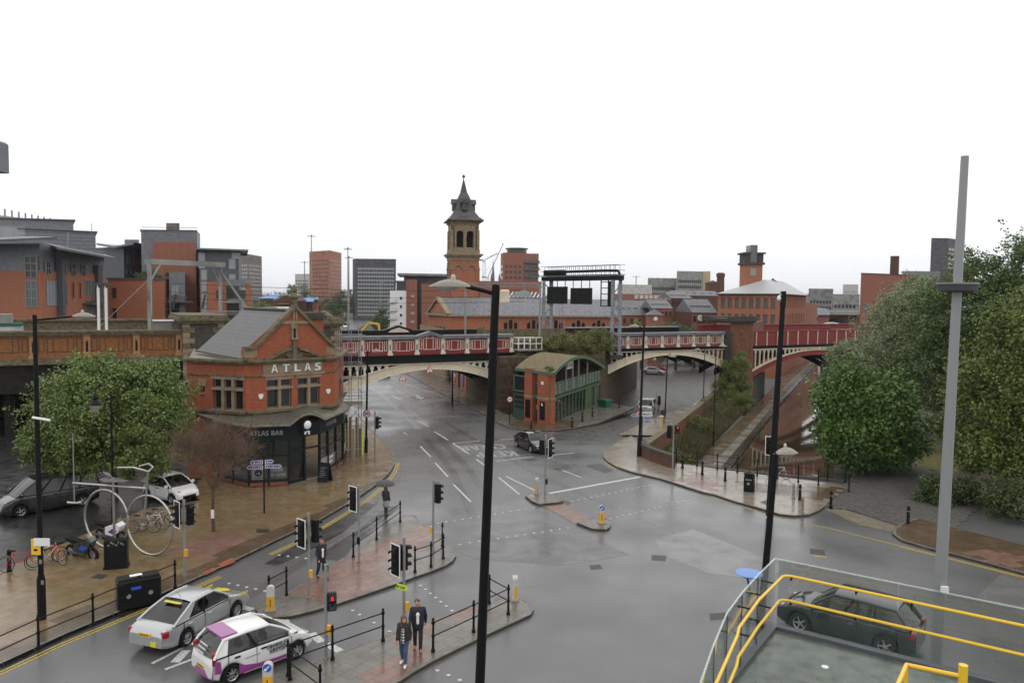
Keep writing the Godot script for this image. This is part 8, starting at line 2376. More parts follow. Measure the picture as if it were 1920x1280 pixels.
	for q in [[0.0,0.316],[PI / 2,0.316],[-PI / 2,0.316]]:
		mb = MB.new(); mb.xf = Transform3D(Basis(Vector3.UP,q[0]),Vector3.ZERO); mb.lathe([v2(0.09,0),v2(0.09,0.005),v2(0,0.006)],12,v3(0,0.55,q[1]),Basis(Vector3.RIGHT,PI / 2)); mb.bb(-0.2,0.78,q[1] - 0.01,0.2,0.84,q[1] + 0.005); done(mb,"emblem","concrete",bn)
	bn = thing("recycling_bin","wide black twin recycling bin behind the guard rail","bin",v3(-14.89,0.0,-29.53) + k,0.62)
	mb = MB.new(); mb.bev(v3(0,0.55,0),v3(1.6,1.1,0.7),0.06); done(mb,"case","black_paint",bn)
	for x in [-0.4,0.4]:
		mb = MB.new(); mb.bev(v3(x,1.13,0),v3(0.7,0.1,0.6),0.03); done(mb,"lid","black_iron",bn)
		mb = MB.new(); mb.lathe([v2(0.09,0),v2(0.09,0.004),v2(0,0.005)],12,v3(x,0.5,0.352),Basis(Vector3.RIGHT,PI / 2)); done(mb,"emblem","concrete",bn)
	mb = MB.new(); mb.bb(-0.3,0.72,0.352,0.05,0.84,0.358); done(mb,"label_plate","sign_blue",bn)
	mb = MB.new(); mb.bb(-0.3,1.185,-0.15,0.15,1.19,0.1); done(mb,"top_notice","sign_white",bn)
	bn = thing("utility_cabinet","tall black utility cabinet with torn stickers under the bicycle sculpture","cabinet",v3(-17.88,-0.0,-33.55) + k,0.3)
	mb = MB.new(); mb.bev(v3(0,0.65,0),v3(0.95,1.3,0.5),0.03); mb.bb(-0.5,0,-0.28,0.5,0.1,0.28); done(mb,"case","black_paint",bn)
	for i in 7:
		mb = MB.new(); mb.bb(-0.3 + i * 0.1,1.12 + 0.06 * ((i * 5) % 3 - 1),0.25,-0.24 + i * 0.1 + 0.03 * (i % 2),1.2 + 0.06 * ((i * 5) % 3 - 1),0.256); done(mb,"sticker","concrete",bn)
	bn = thing("wheeled_bin","large green wheeled waste bin at the end of the green bar","bin",v3(10.87,-0.5,-86.8) + v3(0,0.1,0),-0.9)
	mb = MB.new(); mb.hex([v3(-0.6,0.25,0.45),v3(0.6,0.25,0.45),v3(0.6,0.25,-0.45),v3(-0.6,0.25,-0.45),v3(-0.7,1.25,0.55),v3(0.7,1.25,0.55),v3(0.7,1.25,-0.55),v3(-0.7,1.25,-0.55)]); done(mb,"tub","green_bin",bn)
	mb = MB.new(); mb.bev(v3(0,1.32,0),v3(1.46,0.14,1.16),0.05); done(mb,"lid","green_bin",bn)
	for x in [-0.5,0.5]:
		mb = MB.new(); mb.cyl(v3(x,0.1,0.4),v3(x + 0.06,0.1,0.4),0.1,0.1,10); mb.bb(x,0.1,0.36,x + 0.05,0.3,0.44); done(mb,"castor","rubber",bn)
	# street sign on the boardwalk: hanging case at the top left corner
	var sg := thing("loudspeaker_box","grey boxed fitting hanging in at the upper left edge","fitting",v3(-7.55,14.45,-11))
	mb = MB.new(); mb.bev(v3(-0.1,0.02,0),v3(0.52,0.44,0.3),0.03); done(mb,"case","grey_clad",sg)
	mb = MB.new(); mb.bar(v3(-0.3,0,0),v3(-1.2,0.1,0),0.08,0.08); mb.bar(v3(-1.2,0.4,0),v3(-1.2,-14.4,0),0.16,0.16); done(mb,"bracket","pole_grey",sg)

# ------------------------------------------------------------------ vehicles (x forward, z to the car's right)
func curve(p: Array,x: float) -> float:
	if x <= p[0].x: return p[0].y
	for i in p.size() - 1:
		if x <= p[i + 1].x: return lerpf(p[i].y,p[i + 1].y,smoothstep(0.0,1.0,(x - p[i].x) / (p[i + 1].x - p[i].x)) * 0.5 + 0.5 * (x - p[i].x) / (p[i + 1].x - p[i].x))
	return p[-1].y

func wheel(root: Node3D,at: Vector3,r: float,side: float,spokes: int) -> void:
	var mb := MB.new()
	var bas := Basis(Vector3.RIGHT,PI / 2 * side)
	mb.lathe([v2(r * 0.62,-0.1),v2(r * 0.95,-0.1),v2(r,-0.06),v2(r,0.06),v2(r * 0.95,0.1),v2(r * 0.64,0.1)],22,at,bas)
	var w := done(mb,"wheel","rubber",root)
	mb = MB.new()
	mb.lathe([v2(r * 0.66,0.095),v2(r * 0.6,0.075),v2(r * 0.6,-0.05)],22,at,bas)
	for i in spokes:
		var a := TAU * i / spokes
		var d := bas * v3(cos(a),0,sin(a)); var o := bas * v3(0,0.07,0)
		mb.bar(at + o + d * 0.04,at + o + d * r * 0.62,0.05,0.02,o)
	mb.lathe([v2(0.0,0.09),v2(0.07,0.085),v2(0.08,0.05)],10,at,bas)
	done(mb,"rim","alloy",w)
	mb = MB.new(); mb.lathe([v2(r * 0.6,0.0),v2(0.0,0.001)],18,at,bas); done(mb,"hub","black_paint",w)

func car(called: String,label: String,at: Vector3,head: Vector2,q: Dictionary) -> Node3D:
	var t := thing(called,label,q.get("cat","car"),at,atan2(-head.y,head.x))
	var L: float = q.L / 2; var W: float = q.W / 2; var H: float = q.H; var belt: float = q.belt; var R: float = q.get("R",0.31)
	var xf: float = q.xf; var xr: float = q.xr
	var top: Array = q.top
	var body := MB.new()
	var xs := []
	for i in 49: xs.append(lerpf(-L,L,i / 48.0))
	for w in [xf,xr]:
		for k in [-1.12,-1.0,-0.75,0.75,1.0,1.12]: xs.append(w + k * (R + 0.05))
	xs.sort()
	var rows := []
	for x in xs:
		var e := absf(x) / L
		var hw := W * (1.0 - 0.16 * pow(e,7.0) - 0.03 * e * e)
		var y0: float = 0.2 + 0.14 * pow(e,8.0)
		for w in [xf,xr]:
			var dx := absf(x - w)
			if dx < R + 0.055: y0 = maxf(y0,R + sqrt(maxf(0.0,(R + 0.055) * (R + 0.055) - dx * dx)))
		var yt := curve(top,x)
		var yb := minf(belt,yt - 0.03)
		var row := []
		var half := [v2(hw - 0.12,y0),v2(hw - 0.015,y0 + 0.005),v2(hw,lerpf(y0,yb,0.3)),v2(hw * 1.004,lerpf(y0,yb,0.62)),v2(hw * 0.985,lerpf(y0,yb,0.86)),v2(hw * 0.955,yb),v2(hw * 0.84,lerpf(yb,yt,0.75)),v2(hw * 0.45,yt),v2(0,yt + 0.012)]
		for p in half: row.append(v3(x,p.y,p.x))
		for i in range(half.size() - 2,-1,-1): row.append(v3(x,half[i].y,-half[i].x))
		rows.append(row)
	body.grid(rows,false,true)
	var rv: Array = rows[-1].duplicate()
	body.fan(rows[0]); rv.reverse(); body.fan(rv)
	var bm: String = q.paint
	var b := done(body,"body",bm,t)
	body = MB.new(); body.bb(-L + 0.35,0.17,-W + 0.14,L - 0.35,belt - 0.42,W - 0.14); done(body,"underbody","rubber",t)
	# greenhouse
	var A: Array = q.cab # x of rear base, rear roof, front roof, front base
	var wb := W * 0.93; var wr: float = W * q.get("wr",0.72)
	var ry: float = H - 0.05
	var yb := belt - 0.02
	var C := func(i: int,s: float) -> Vector3: return v3(A[i],yb if i in [0,3] else ry - (0.03 if i == 1 else 0.0),s * (wb if i in [0,3] else wr))
	for e in [[0,1,"rear_window"],[3,2,"windscreen"]]:
		var g := MB.new()
		var G := []
		for i in 5:
			var v := i / 4.0; var rr := []
			for j in 7:
				var s := -1.0 + j / 3.0
				var p: Vector3 = (C.call(e[0],s) as Vector3).lerp(C.call(e[1],s),v)
				p.x += (0.1 if e[0] == 3 else -0.1) * (1.0 - s * s) * (1.0 - 0.5 * v); p.y += 0.03 * sin(PI * v)
				rr.append(p)
			G.append(rr)
		g.grid(G,false,e[0] == 0); done(g,e[2],"glass_car",t)
	for s in [-1.0,1.0]:
		var a: Vector3 = C.call(0,s); var bb: Vector3 = C.call(1,s); var c: Vector3 = C.call(2,s); var d: Vector3 = C.call(3,s)
		var n: int = q.get("sides",2)
		for k in n:
			var g := MB.new()
			var p0 := a.lerp(d,float(k) / n); var p1 := a.lerp(d,float(k + 1) / n); var p2 := bb.lerp(c,float(k + 1) / n); var p3 := bb.lerp(c,float(k) / n)
			if s > 0: g.quad(p0,p1,p2,p3)
			else: g.quad(p1,p0,p3,p2)
			done(g,"side_window",q.get("sidemat","glass_car") ,t)
			if k > 0:
				g = MB.new(); g.bar(p0 + v3(0,0,s * 0.008),p3 + v3(0,0,s * 0.008),0.08,0.03,v3(0,0,1)); done(g,"pillar","black_paint",t)
		var pm := MB.new()
		pm.tube([a,a.lerp(bb,0.5) + v3(-0.02,0.02,s * 0.015),bb],0.05,6); pm.tube([d,d.lerp(c,0.5) + v3(0.02,0.03,s * 0.01),c],0.045,6); pm.tube([bb,bb.lerp(c,0.5) + v3(0,0.03,s * 0.01),c],0.05,6)
		done(pm,"pillar",bm,t)
		var cp: float = q.get("cp",0.1)
		pm = MB.new()
		var o := v3(0,0,s * 0.012)
		var p1 := a.lerp(d,cp * 1.5) + o; var p2 := bb.lerp(c,cp) + o
		if s > 0: pm.quad(a + o,p1,p2,bb + o)
		else: pm.quad(p1,a + o,bb + o,p2)
		done(pm,"quarter_panel",bm,t)
		pm = MB.new(); pm.tube([a + v3(0,0.0,s * 0.02),d + v3(0.1,0.0,s * 0.02)],0.025,6); done(pm,"window_trim","black_paint",t)
		# doors, handles, mirror
		var dm := MB.new()
		for k in q.get("doors",[A[0] + 0.45,(A[0] + A[3]) / 2,A[3] - 0.15]): dm.bb(k - 0.006,0.34,s * (W - 0.012),k + 0.006,belt - 0.02,s * (W + 0.008))
		dm.bb(A[0] + 0.3,0.3,s * (W - 0.02),A[3] - 0.1,0.315,s * (W + 0.006))
		done(dm,"door_gap","black_paint",t)
		for k in q.get("handles",[A[0] + 0.75,(A[0] + A[3]) / 2 + 0.25]):
			dm = MB.new(); dm.bev(v3(k,belt - 0.14,s * (W + 0.004)),v3(0.2,0.045,0.05),0.012); done(dm,"door_handle",q.get("handle_mat","black_paint"),t)
		dm = MB.new(); dm.bev(v3(A[3] - 0.22,belt + 0.09,s * (W + 0.1)),v3(0.13,0.15,0.22),0.04); done(dm,"mirror",q.get("mirror",bm),t)
		for w in [xf,xr]: wheel(t,v3(w,R,s * (W - 0.1)),R,s,q.get("spokes",7))
		# lights
		var lx: float = q.get("lx",L - 0.22); var ly: float = q.get("ly",0.66)
		dm = MB.new(); dm.bev(v3(lx - 0.1,curve(top,lx - 0.1) - 0.115,s * (W * 0.69)),v3(0.36,0.13,0.34),0.04,s * 0.5); done(dm,"headlight","alloy",t)
		dm = MB.new(); var tl: Vector3 = q.get("tl",v3(-L + 0.12,0.78,W * 0.8)); var ts: Vector3 = q.get("ts",v3(0.24,0.2,0.3)); dm.bev(v3(tl.x + 0.06,tl.y,s * (tl.z - 0.03)),ts,0.03,-s * 0.25); done(dm,"tail_light","tail_red",t)
	# roof
	var rm := MB.new()
	var RG := []
	for i in 9:
		var v := i / 8.0; var rr := []
		for j in 9:
			var s := -1.0 + j / 4.0
			rr.append(v3(lerpf(A[1] - 0.03,A[2] + 0.03,v),ry + 0.055 * (1.0 - pow(absf(s),3.0)) + 0.035 * sin(PI * v) - 0.02,s * (wr + 0.015)))
		RG.append(rr)
	rm.grid(RG,false,false); done(rm,"roof",q.get("roof",bm),t)
	# plates, grille, cabin floor
	rm = MB.new(); rm.bb(-L - 0.012,q.get("py",0.62),-0.26,-L + 0.06,q.get("py",0.62) + 0.12,0.26); var pl := done(rm,"number_plate","plate_yellow",t)
	rm = MB.new()
	for k in 6: rm.bb(-L - 0.016,q.get("py",0.62) + 0.03,-0.2 + k * 0.068,-L - 0.012,q.get("py",0.62) + 0.09,-0.165 + k * 0.068)
	done(rm,"plate_print","black_paint",pl)
	rm = MB.new(); rm.bb(L - 0.05,0.34,-0.45,L + 0.005,0.5,0.45); done(rm,"grille","black_paint",t)
	rm = MB.new(); rm.bb(L - 0.02,0.52,-0.26,L + 0.012,0.62,0.26); done(rm,"front_plate","sign_white",t)
	rm = MB.new()
	for x in [lerpf(A[0],A[3],0.35),lerpf(A[0],A[3],0.66)]:
		for s in [-0.36,0.36]: rm.bev(v3(x,belt - 0.02,s),v3(0.16,0.5,0.42),0.05); rm.bev(v3(x,belt + 0.28,s),v3(0.1,0.16,0.24),0.04)
	done(rm,"seat","rubber",t)
	return t

func vehicles() -> void:
	mk("paint_silver",lin(0.42,0.43,0.44),0.28,0.45); mk("paint_carwhite",lin(0.72,0.72,0.72),0.25); mk("paint_black",lin(0.012,0.013,0.015),0.12); mk("paint_navy",lin(0.012,0.016,0.024),0.14)
	mk("paint_purple",lin(0.27,0.05,0.24),0.28); mk("paint_red",lin(0.3,0.02,0.02),0.3); mk("tail_red",lin(0.3,0.012,0.02),0.2); mk("plate_yellow",lin(0.7,0.45,0.03),0.5)
	for k in ["paint_silver","paint_carwhite","paint_black","paint_navy","paint_purple"]: mats[k].clearcoat_enabled = true; mats[k].clearcoat = 0.7; mats[k].clearcoat_roughness = 0.06
	var saloon := {L = 4.55,W = 1.77,H = 1.46,belt = 0.93,xf = 1.36,xr = -1.22,cab = [-1.82,-0.72,0.36,1.12],top = [v2(-2.28,0.72),v2(-2.2,0.9),v2(-1.9,0.99),v2(-1.0,0.96),v2(0.9,0.96),v2(1.3,0.94),v2(1.95,0.78),v2(2.2,0.64),v2(2.28,0.5)],paint = "paint_silver",cp = 0.16,py = 0.66,spokes = 9,handle_mat = "paint_silver"}
	var sv := car("saloon_car","silver saloon with yellow stickers waiting at the kerbside lane",v3(-11.87,0,-27.6),v2(0.34,-0.94),saloon)
	var mb := MB.new(); mb.bar(v3(-0.98,1.385,-0.36),v3(-0.98,1.385,0.36),0.13,0.02); done(mb,"rear_sticker","lime_sticker",sv)
	mb = MB.new(); mb.bb(-2.31,0.36,0.28,-2.26,0.52,0.52); done(mb,"taxi_plate","plate_lime",sv)
	for s in [-1,1]:
		mb = MB.new(); mb.bb(1.45,0.78,s * 0.862,2.0,0.86,s * 0.872); done(mb,"wing_sticker","lime_sticker",sv)
	mb = MB.new(); mb.lathe([v2(0,0),v2(0.3,0),v2(0.3,0.006),v2(0,0.008)],16,v3(1.55,0.925,0.0),Basis(Vector3.BACK,-0.2)); done(mb,"bonnet_sticker","lime_sticker",sv)
	mb = MB.new(); mb.cyl(v3(-0.6,1.47,0),v3(-0.8,1.7,0),0.008,0.005,5); done(mb,"aerial","black_paint",sv)
	var hatch := {L = 3.66,W = 1.68,H = 1.52,belt = 0.98,xf = 1.17,xr = -1.17,cab = [-1.74,-1.36,0.22,1.1],top = [v2(-1.83,0.75),v2(-1.79,0.98),v2(-1.5,1.0),v2(0.9,1.0),v2(1.15,0.98),v2(1.5,0.86),v2(1.74,0.7),v2(1.83,0.52)],paint = "paint_carwhite",wr = 0.76,py = 0.5,spokes = 8,tl = v3(-1.75,0.95,0.7),ts = v3(0.14,0.42,0.16)}
	var wh := car("hatchback_car","white and purple lettered hatchback waiting in the second lane",v3(-8.7,0,-25.0),v2(0.69,-0.73),hatch)
	for s in [-1.0,1.0]:
		mb = MB.new(); mb.ext([v2(-0.95,0.26),v2(0.95,0.26),v2(0.9,0.36),v2(0.4,0.36),v2(-0.3,0.4),v2(-0.75,0.5),v2(-0.95,0.62)],s * 0.858 - 0.006,s * 0.858 + 0.006); done(mb,"purple_flash","paint_purple",wh)
		mb = MB.new(); mb.ext([v2(-1.72,0.5),v2(-1.5,0.46),v2(-1.55,0.85),v2(-1.72,0.9)],s * 0.8 - 0.02,s * 0.8 + 0.02); done(mb,"purple_flash","paint_purple",wh)
		var bs := Basis.IDENTITY if s > 0 else Basis(Vector3.UP,PI)
		text(wh,"THORNLEY",0.12,0.82,"grey_dark",v3(0.42,0.8,s * 0.861),bs,"door_lettering",true); text(wh,"GROVES",0.12,0.6,"grey_dark",v3(0.42,0.65,s * 0.861),bs,"door_lettering",true)
		mb = MB.new(); mb.bb(0.12,0.55,s * 0.852,0.7,0.565,s * 0.86); mb.bb(-0.75,0.7,s * 0.85,-0.2,0.715,s * 0.86); done(mb,"door_lettering","grey_mid",wh)
	mb = MB.new(); var hb := []
	for i in 3:
		var rr := []
		for j in 7: rr.append(v3(-1.855 + 0.02 * i - 0.0 + 0.07 * pow(absf(j - 3) / 3.0,3.0),[0.3,0.5,0.72][i],(j - 3) / 3.0 * 0.76))
		hb.append(rr)
	mb.grid(hb,false,true); done(mb,"purple_bumper","paint_purple",wh)
	mb = MB.new(); mb.bb(-1.4,1.47,-0.56,-0.85,1.54,0.56); done(mb,"purple_roof_panel","paint_purple",wh)
	for k in 3:
		mb = MB.new(); mb.bb(-1.86 + 0.07 * k,1.02 + k * 0.1,-0.25,-1.85 + 0.07 * k,1.07 + k * 0.1,0.25); done(mb,"rear_lettering","sign_white",wh)
	var low := {L = 4.5,W = 1.8,H = 1.43,belt = 0.92,xf = 1.33,xr = -1.33,cab = [-1.75,-0.85,0.35,1.15],top = [v2(-2.25,0.7),v2(-2.15,0.9),v2(-1.7,0.96),v2(0.9,0.94),v2(1.3,0.92),v2(1.9,0.78),v2(2.2,0.6),v2(2.25,0.48)],paint = "paint_black",spokes = 10}
	car("saloon_car","black saloon turning out in front of the green bar",v3(1.85,0,-62.2),v2(0.42,0.9),low)
	var suv := {L = 4.95,W = 1.96,H = 1.74,belt = 1.1,xf = 1.5,xr = -1.48,R = 0.38,cab = [-2.25,-1.75,0.35,1.2],top = [v2(-2.47,0.85),v2(-2.42,1.08),v2(-2.0,1.14),v2(1.0,1.12),v2(1.4,1.1),v2(2.0,0.98),v2(2.4,0.8),v2(2.47,0.6)],paint = "paint_silver",py = 0.85,spokes = 5,sides = 3,tl = v3(-2.36,0.98,0.8),ts = v3(0.16,0.22,0.34)}
	car("suv_car","silver estate car driving away along the cobbled street",v3(16.6,street_level(90),-90),v2(0.36,-0.93),suv)
	var s2 := low.duplicate(); s2.paint = "paint_silver"
	car("saloon_car","silver car parked beyond the arch over the cobbled street",v3(26.6,-1.39,-141),v2(0.95,0.3),s2)
	s2 = hatch.duplicate(); s2.paint = "paint_red"
	car("hatchback_car","red car half hidden behind the silver one beyond the arch",v3(28.4,-1.39,-146),v2(0.95,0.3),s2)
	s2 = low.duplicate(); s2.paint = "paint_navy"
	car("saloon_car","dark car just visible under the left part of the red arch",v3(-20.5,0,-119),v2(0.34,0.94),s2)
	s2 = suv.duplicate(); s2.paint = "paint_black"; s2.L = 4.85; s2.W = 1.93
	car("suv_car","black off-roader parked behind the glass balustrade",v3(12.76,0,-27.57),v2(-0.77,-0.64),s2)
	s2 = hatch.duplicate(); s2.L = 3.6; s2.W = 1.64
	car("hatchback_car","small white city car parked beside the leafless tree",v3(-20.9,0,-45.6),v2(0.86,0.5),s2)
	var van := {L = 5.1,W = 1.95,H = 1.95,belt = 1.15,xf = 1.6,xr = -1.55,R = 0.34,cab = [-2.5,-2.35,0.75,1.75],wr = 0.82,sides = 4,top = [v2(-2.55,1.0),v2(-2.5,1.2),v2(1.4,1.18),v2(1.75,1.12),v2(2.3,0.92),v2(2.5,0.72),v2(2.55,0.5)],paint = "paint_black",sidemat = "paint_black",lx = 2.2,ly = 0.82,cat = "van",spokes = 5}
	car("panel_van","black van parked in the shade under the railway bridge",v3(-27.0,0,-43.2),v2(-0.66,0.75),van)
	car("panel_van","white van on the far curving road above the red arch",v3(-71,-0.6,-318),v2(0.4,0.9),{L = 5.1,W = 1.95,H = 2.3,belt = 1.15,xf = 1.6,xr = -1.55,R = 0.34,cab = [-2.5,-2.4,0.75,1.75],wr = 0.9,sides = 4,top = van.top,paint = "paint_carwhite",sidemat = "paint_carwhite",cat = "van"})
	var ex := thing("excavator","yellow excavator arm working beyond the red arch bridge","excavator",v3(-41.99,-4,-230))
	mb = MB.new(); mb.bar(v3(-4.0,6.3,0),v3(-2.0,8.7,0),0.7,0.6); mb.bar(v3(-2.0,8.7,0),v3(1.0,8.4,0),0.7,0.6); mb.bar(v3(1.0,8.4,0),v3(1.6,5.0,0),0.6,0.55); done(mb,"boom","rail_yellow",ex)
	mb = MB.new(); mb.bb(-6.5,2.2,-1.4,-3.4,5.6,1.4); done(mb,"cab","rail_yellow",ex)
	for z in [-1.3,1.3]:
		mb = MB.new(); mb.bev(v3(-5,1.1,z),v3(4.4,2.2,0.8),0.35); done(mb,"track","rubber",ex)
	mb = MB.new(); mb.ext([v2(0.8,3.6),v2(2.4,3.9),v2(2.2,5.1),v2(1.2,5.2)],-0.6,0.6); done(mb,"bucket","grey_dark",ex)

# ------------------------------------------------------------------ bicycles and motorcycles
func ring(mb: MB,c: Vector3,r: float,t: float,k := 20,seg := 5) -> void:
	var p := []
	for i in k: p.append(c + v3(cos(TAU * i / k) * r,sin(TAU * i / k) * r,0))
	mb.tube(p,t,seg,false,true)

func bicycle(label: String,at: Vector3,ry: float,paint: String,tilt := 0.06) -> void:
	var t := thing("bicycle",label,"bicycle",at,ry)
	t.rotation.x = tilt
	for x in [-0.52,0.52]:
		var mb := MB.new(); ring(mb,v3(x,0.34,0),0.33,0.018); var w := done(mb,"wheel","rubber",t)
		mb = MB.new(); ring(mb,v3(x,0.34,0),0.305,0.01)
		for i in 12: mb.bar(v3(x,0.34,0),v3(x + 0.3 * cos(TAU * i / 12),0.34 + 0.3 * sin(TAU * i / 12),0),0.004,0.004)
		done(mb,"spokes","alloy",w)
	var f := MB.new()
	for q in [[v3(-0.52,0.34,0),v3(-0.05,0.3,0)],[v3(-0.52,0.34,0),v3(-0.2,0.8,0)],[v3(-0.05,0.3,0),v3(-0.24,0.92,0)],[v3(-0.2,0.78,0),v3(0.36,0.82,0)],[v3(-0.05,0.3,0),v3(0.38,0.72,0)],[v3(0.33,0.95,0),v3(0.52,0.34,0)]]: f.cyl(q[0],q[1],0.017,0.017,6)
	done(f,"frame",paint,t)
	f = MB.new(); f.tube([v3(0.38,0.98,-0.27),v3(0.34,1.0,-0.1),v3(0.32,1.0,0.1),v3(0.38,0.98,0.27)],0.013,6); done(f,"handlebar","black_paint",t)
	f = MB.new(); f.ext([v2(-0.4,0.92),v2(-0.12,0.93),v2(-0.12,0.96),v2(-0.4,0.98)],-0.06,0.06); done(f,"saddle","rubber",t)
	f = MB.new(); f.lathe([v2(0.09,-0.005),v2(0.09,0.005),v2(0,0.006)],12,v3(-0.05,0.3,0.04),Basis(Vector3.RIGHT,PI / 2)); f.bar(v3(-0.05,0.3,0.05),v3(0.08,0.2,0.06),0.02,0.02); done(f,"crank","alloy",t)

func motorcycle(label: String,at: Vector3,ry: float,paint: String,accent: String) -> void:
	var t := thing("motorcycle",label,"motorcycle",at,ry)
	t.rotation.x = 0.12
	for x in [-0.7,0.7]:
		var mb := MB.new(); mb.lathe([v2(0.2,-0.07),v2(0.3,-0.06),v2(0.32,0.0),v2(0.3,0.06),v2(0.2,0.07)],18,v3(x,0.32,0),Basis(Vector3.RIGHT,PI / 2)); var w := done(mb,"wheel","rubber",t)
		mb = MB.new(); mb.lathe([v2(0.21,-0.03),v2(0.21,0.03),v2(0.05,0.05),v2(0.0,0.05)],14,v3(x,0.32,0),Basis(Vector3.RIGHT,PI / 2)); done(mb,"rim","alloy",w)
	var f := MB.new(); f.ext([v2(0.2,0.4),v2(0.62,0.62),v2(0.8,0.95),v2(0.55,1.08),v2(0.3,0.95),v2(-0.15,0.85),v2(-0.2,0.45)],-0.2,0.2); done(f,"fairing",paint,t)
	f = MB.new(); f.ext([v2(0.3,0.5),v2(0.6,0.7),v2(0.3,0.8),v2(0.0,0.6)],-0.21,0.21); done(f,"fairing_panel",accent,t)
	f = MB.new(); f.ext([v2(-0.85,0.88),v2(-0.3,0.72),v2(0.05,0.82),v2(-0.1,0.92),v2(-0.8,1.0)],-0.14,0.14); done(f,"seat","rubber",t)
	f = MB.new(); f.bb(-0.35,0.25,-0.18,0.3,0.6,0.18); f.cyl(v3(-0.9,0.42,0.22),v3(-0.1,0.32,0.2),0.06,0.05,8); f.cyl(v3(0.62,0.9,0.1),v3(0.72,0.32,0.1),0.03,0.03,6); f.cyl(v3(0.62,0.9,-0.1),v3(0.72,0.32,-0.1),0.03,0.03,6); done(f,"engine","grey_dark",t)
	f = MB.new(); f.tube([v3(0.4,1.08,-0.36),v3(0.5,1.06,0),v3(0.4,1.08,0.36)],0.018,6); done(f,"handlebar","black_paint",t)
	f = MB.new(); f.quad(v3(0.8,0.98,-0.16),v3(0.8,0.98,0.16),v3(0.56,1.32,0.14),v3(0.56,1.32,-0.14)); done(f,"windshield","glass_clear",t)

func cycles() -> void:
	motorcycle("dark blue touring motorcycle parked beside the bicycle sculpture",v3(-20.21,0.0,-34.95),-0.35,"paint_navy","sign_blue")
	motorcycle("white and blue sports motorcycle behind the black cabinet",v3(-20.16,0.0,-37.46),-0.3,"sign_white","sign_navy")
	for q in [["white bicycle locked behind the right-hand sculpture wheel",v3(-18.86,0.0,-38.99),0.25,"sign_white"],["grey bicycle leaning behind the first white one",v3(-18.79,-0.0,-39.73),0.3,"alloy"],["silver bicycle seen through the right-hand sculpture wheel",v3(-19.12,0.0,-38.53),0.2,"galv"],["red bicycle standing left of the lamp post",v3(-21.91,0.0,-32.96),0.3,"sign_red"],["red bicycle just right of the lamp post",v3(-20.9,0.0,-34.0),-0.5,"sign_red"],["pale bicycle behind the lamp post",v3(-21.23,-0.0,-33.85),0.9,"cream"],["white bicycle locked to the canal railings",v3(18.82,0.0,-52.15),-0.45,"sign_white"]]:
		bicycle(q[0],q[1] + v3(0,0.12,0),q[2],q[3])
	# giant bicycle sculpture
	var a: Vector3 = v3(-17.15,0.0,-35.2); var b: Vector3 = v3(-19.21,0.0,-35.96)
	var d := (b - a).normalized()
	var t := thing("bicycle_sculpture","giant stainless steel bicycle sculpture on the plaza","sculpture",a + v3(0,0.12,0),atan2(-d.z,d.x))
	for x in [0.0,2.75]:
		var mb := MB.new(); ring(mb,v3(x,1.45,0),1.42,0.055,40,8); done(mb,"wheel","polished",t)
	var mb := MB.new(); mb.cyl(v3(0.35,1.5,0),v3(0.05,4.0,0),0.05,0.06,8); done(mb,"fork","polished",t)
	mb = MB.new(); mb.cyl(v3(2.25,0.0,0),v3(2.25,3.35,0),0.06,0.06,8); done(mb,"seat_post","polished",t)
	mb = MB.new(); mb.cyl(v3(0.12,3.2,0),v3(4.9,3.0,0),0.06,0.06,8); done(mb,"crossbar","polished",t)
	mb = MB.new(); mb.tube([v3(1.7,4.1,-0.2),v3(0.5,4.25,-0.4),v3(0.05,4.15,-0.3),v3(0.05,4.0,0),v3(0.05,4.15,0.3),v3(0.5,4.25,0.5),v3(1.2,4.05,0.6)],0.055,8); done(mb,"handlebar","polished",t)
	mb = MB.new(); mb.ext([v2(1.4,3.42),v2(2.7,3.3),v2(3.0,3.4),v2(2.7,3.52),v2(2.2,3.47)],-0.16,0.16); done(mb,"saddle","polished",t)
	mb = MB.new(); mb.cyl(v3(4.85,2.0,0),v3(4.85,5.5,0),0.035,0.03,6); mb.tube([v3(4.6,2.0,0.2),v3(4.85,2.0,0),v3(5.1,2.05,-0.2)],0.07,6); done(mb,"mast","polished",t)
	var bd := thing("pigeon","grey bird perched on the sculpture's saddle","bird",t.position + d * 2.6 + v3(0,3.5,0),t.rotation.y + 0.4)
	mb = MB.new(); mb.lathe([v2(0.0,-0.28),v2(0.06,-0.12),v2(0.09,0.0),v2(0.07,0.1),v2(0.04,0.15),v2(0.05,0.19),v2(0.03,0.24),v2(0.0,0.28)],10,v3(0,0.13,0),Basis(Vector3.BACK,-1.0)); mb.bar(v3(-0.02,0,0.03),v3(0,0.1,0.03),0.015,0.015); mb.bar(v3(-0.02,0,-0.03),v3(0,0.1,-0.03),0.015,0.015); done(mb,"plumage","grey_mid",bd)

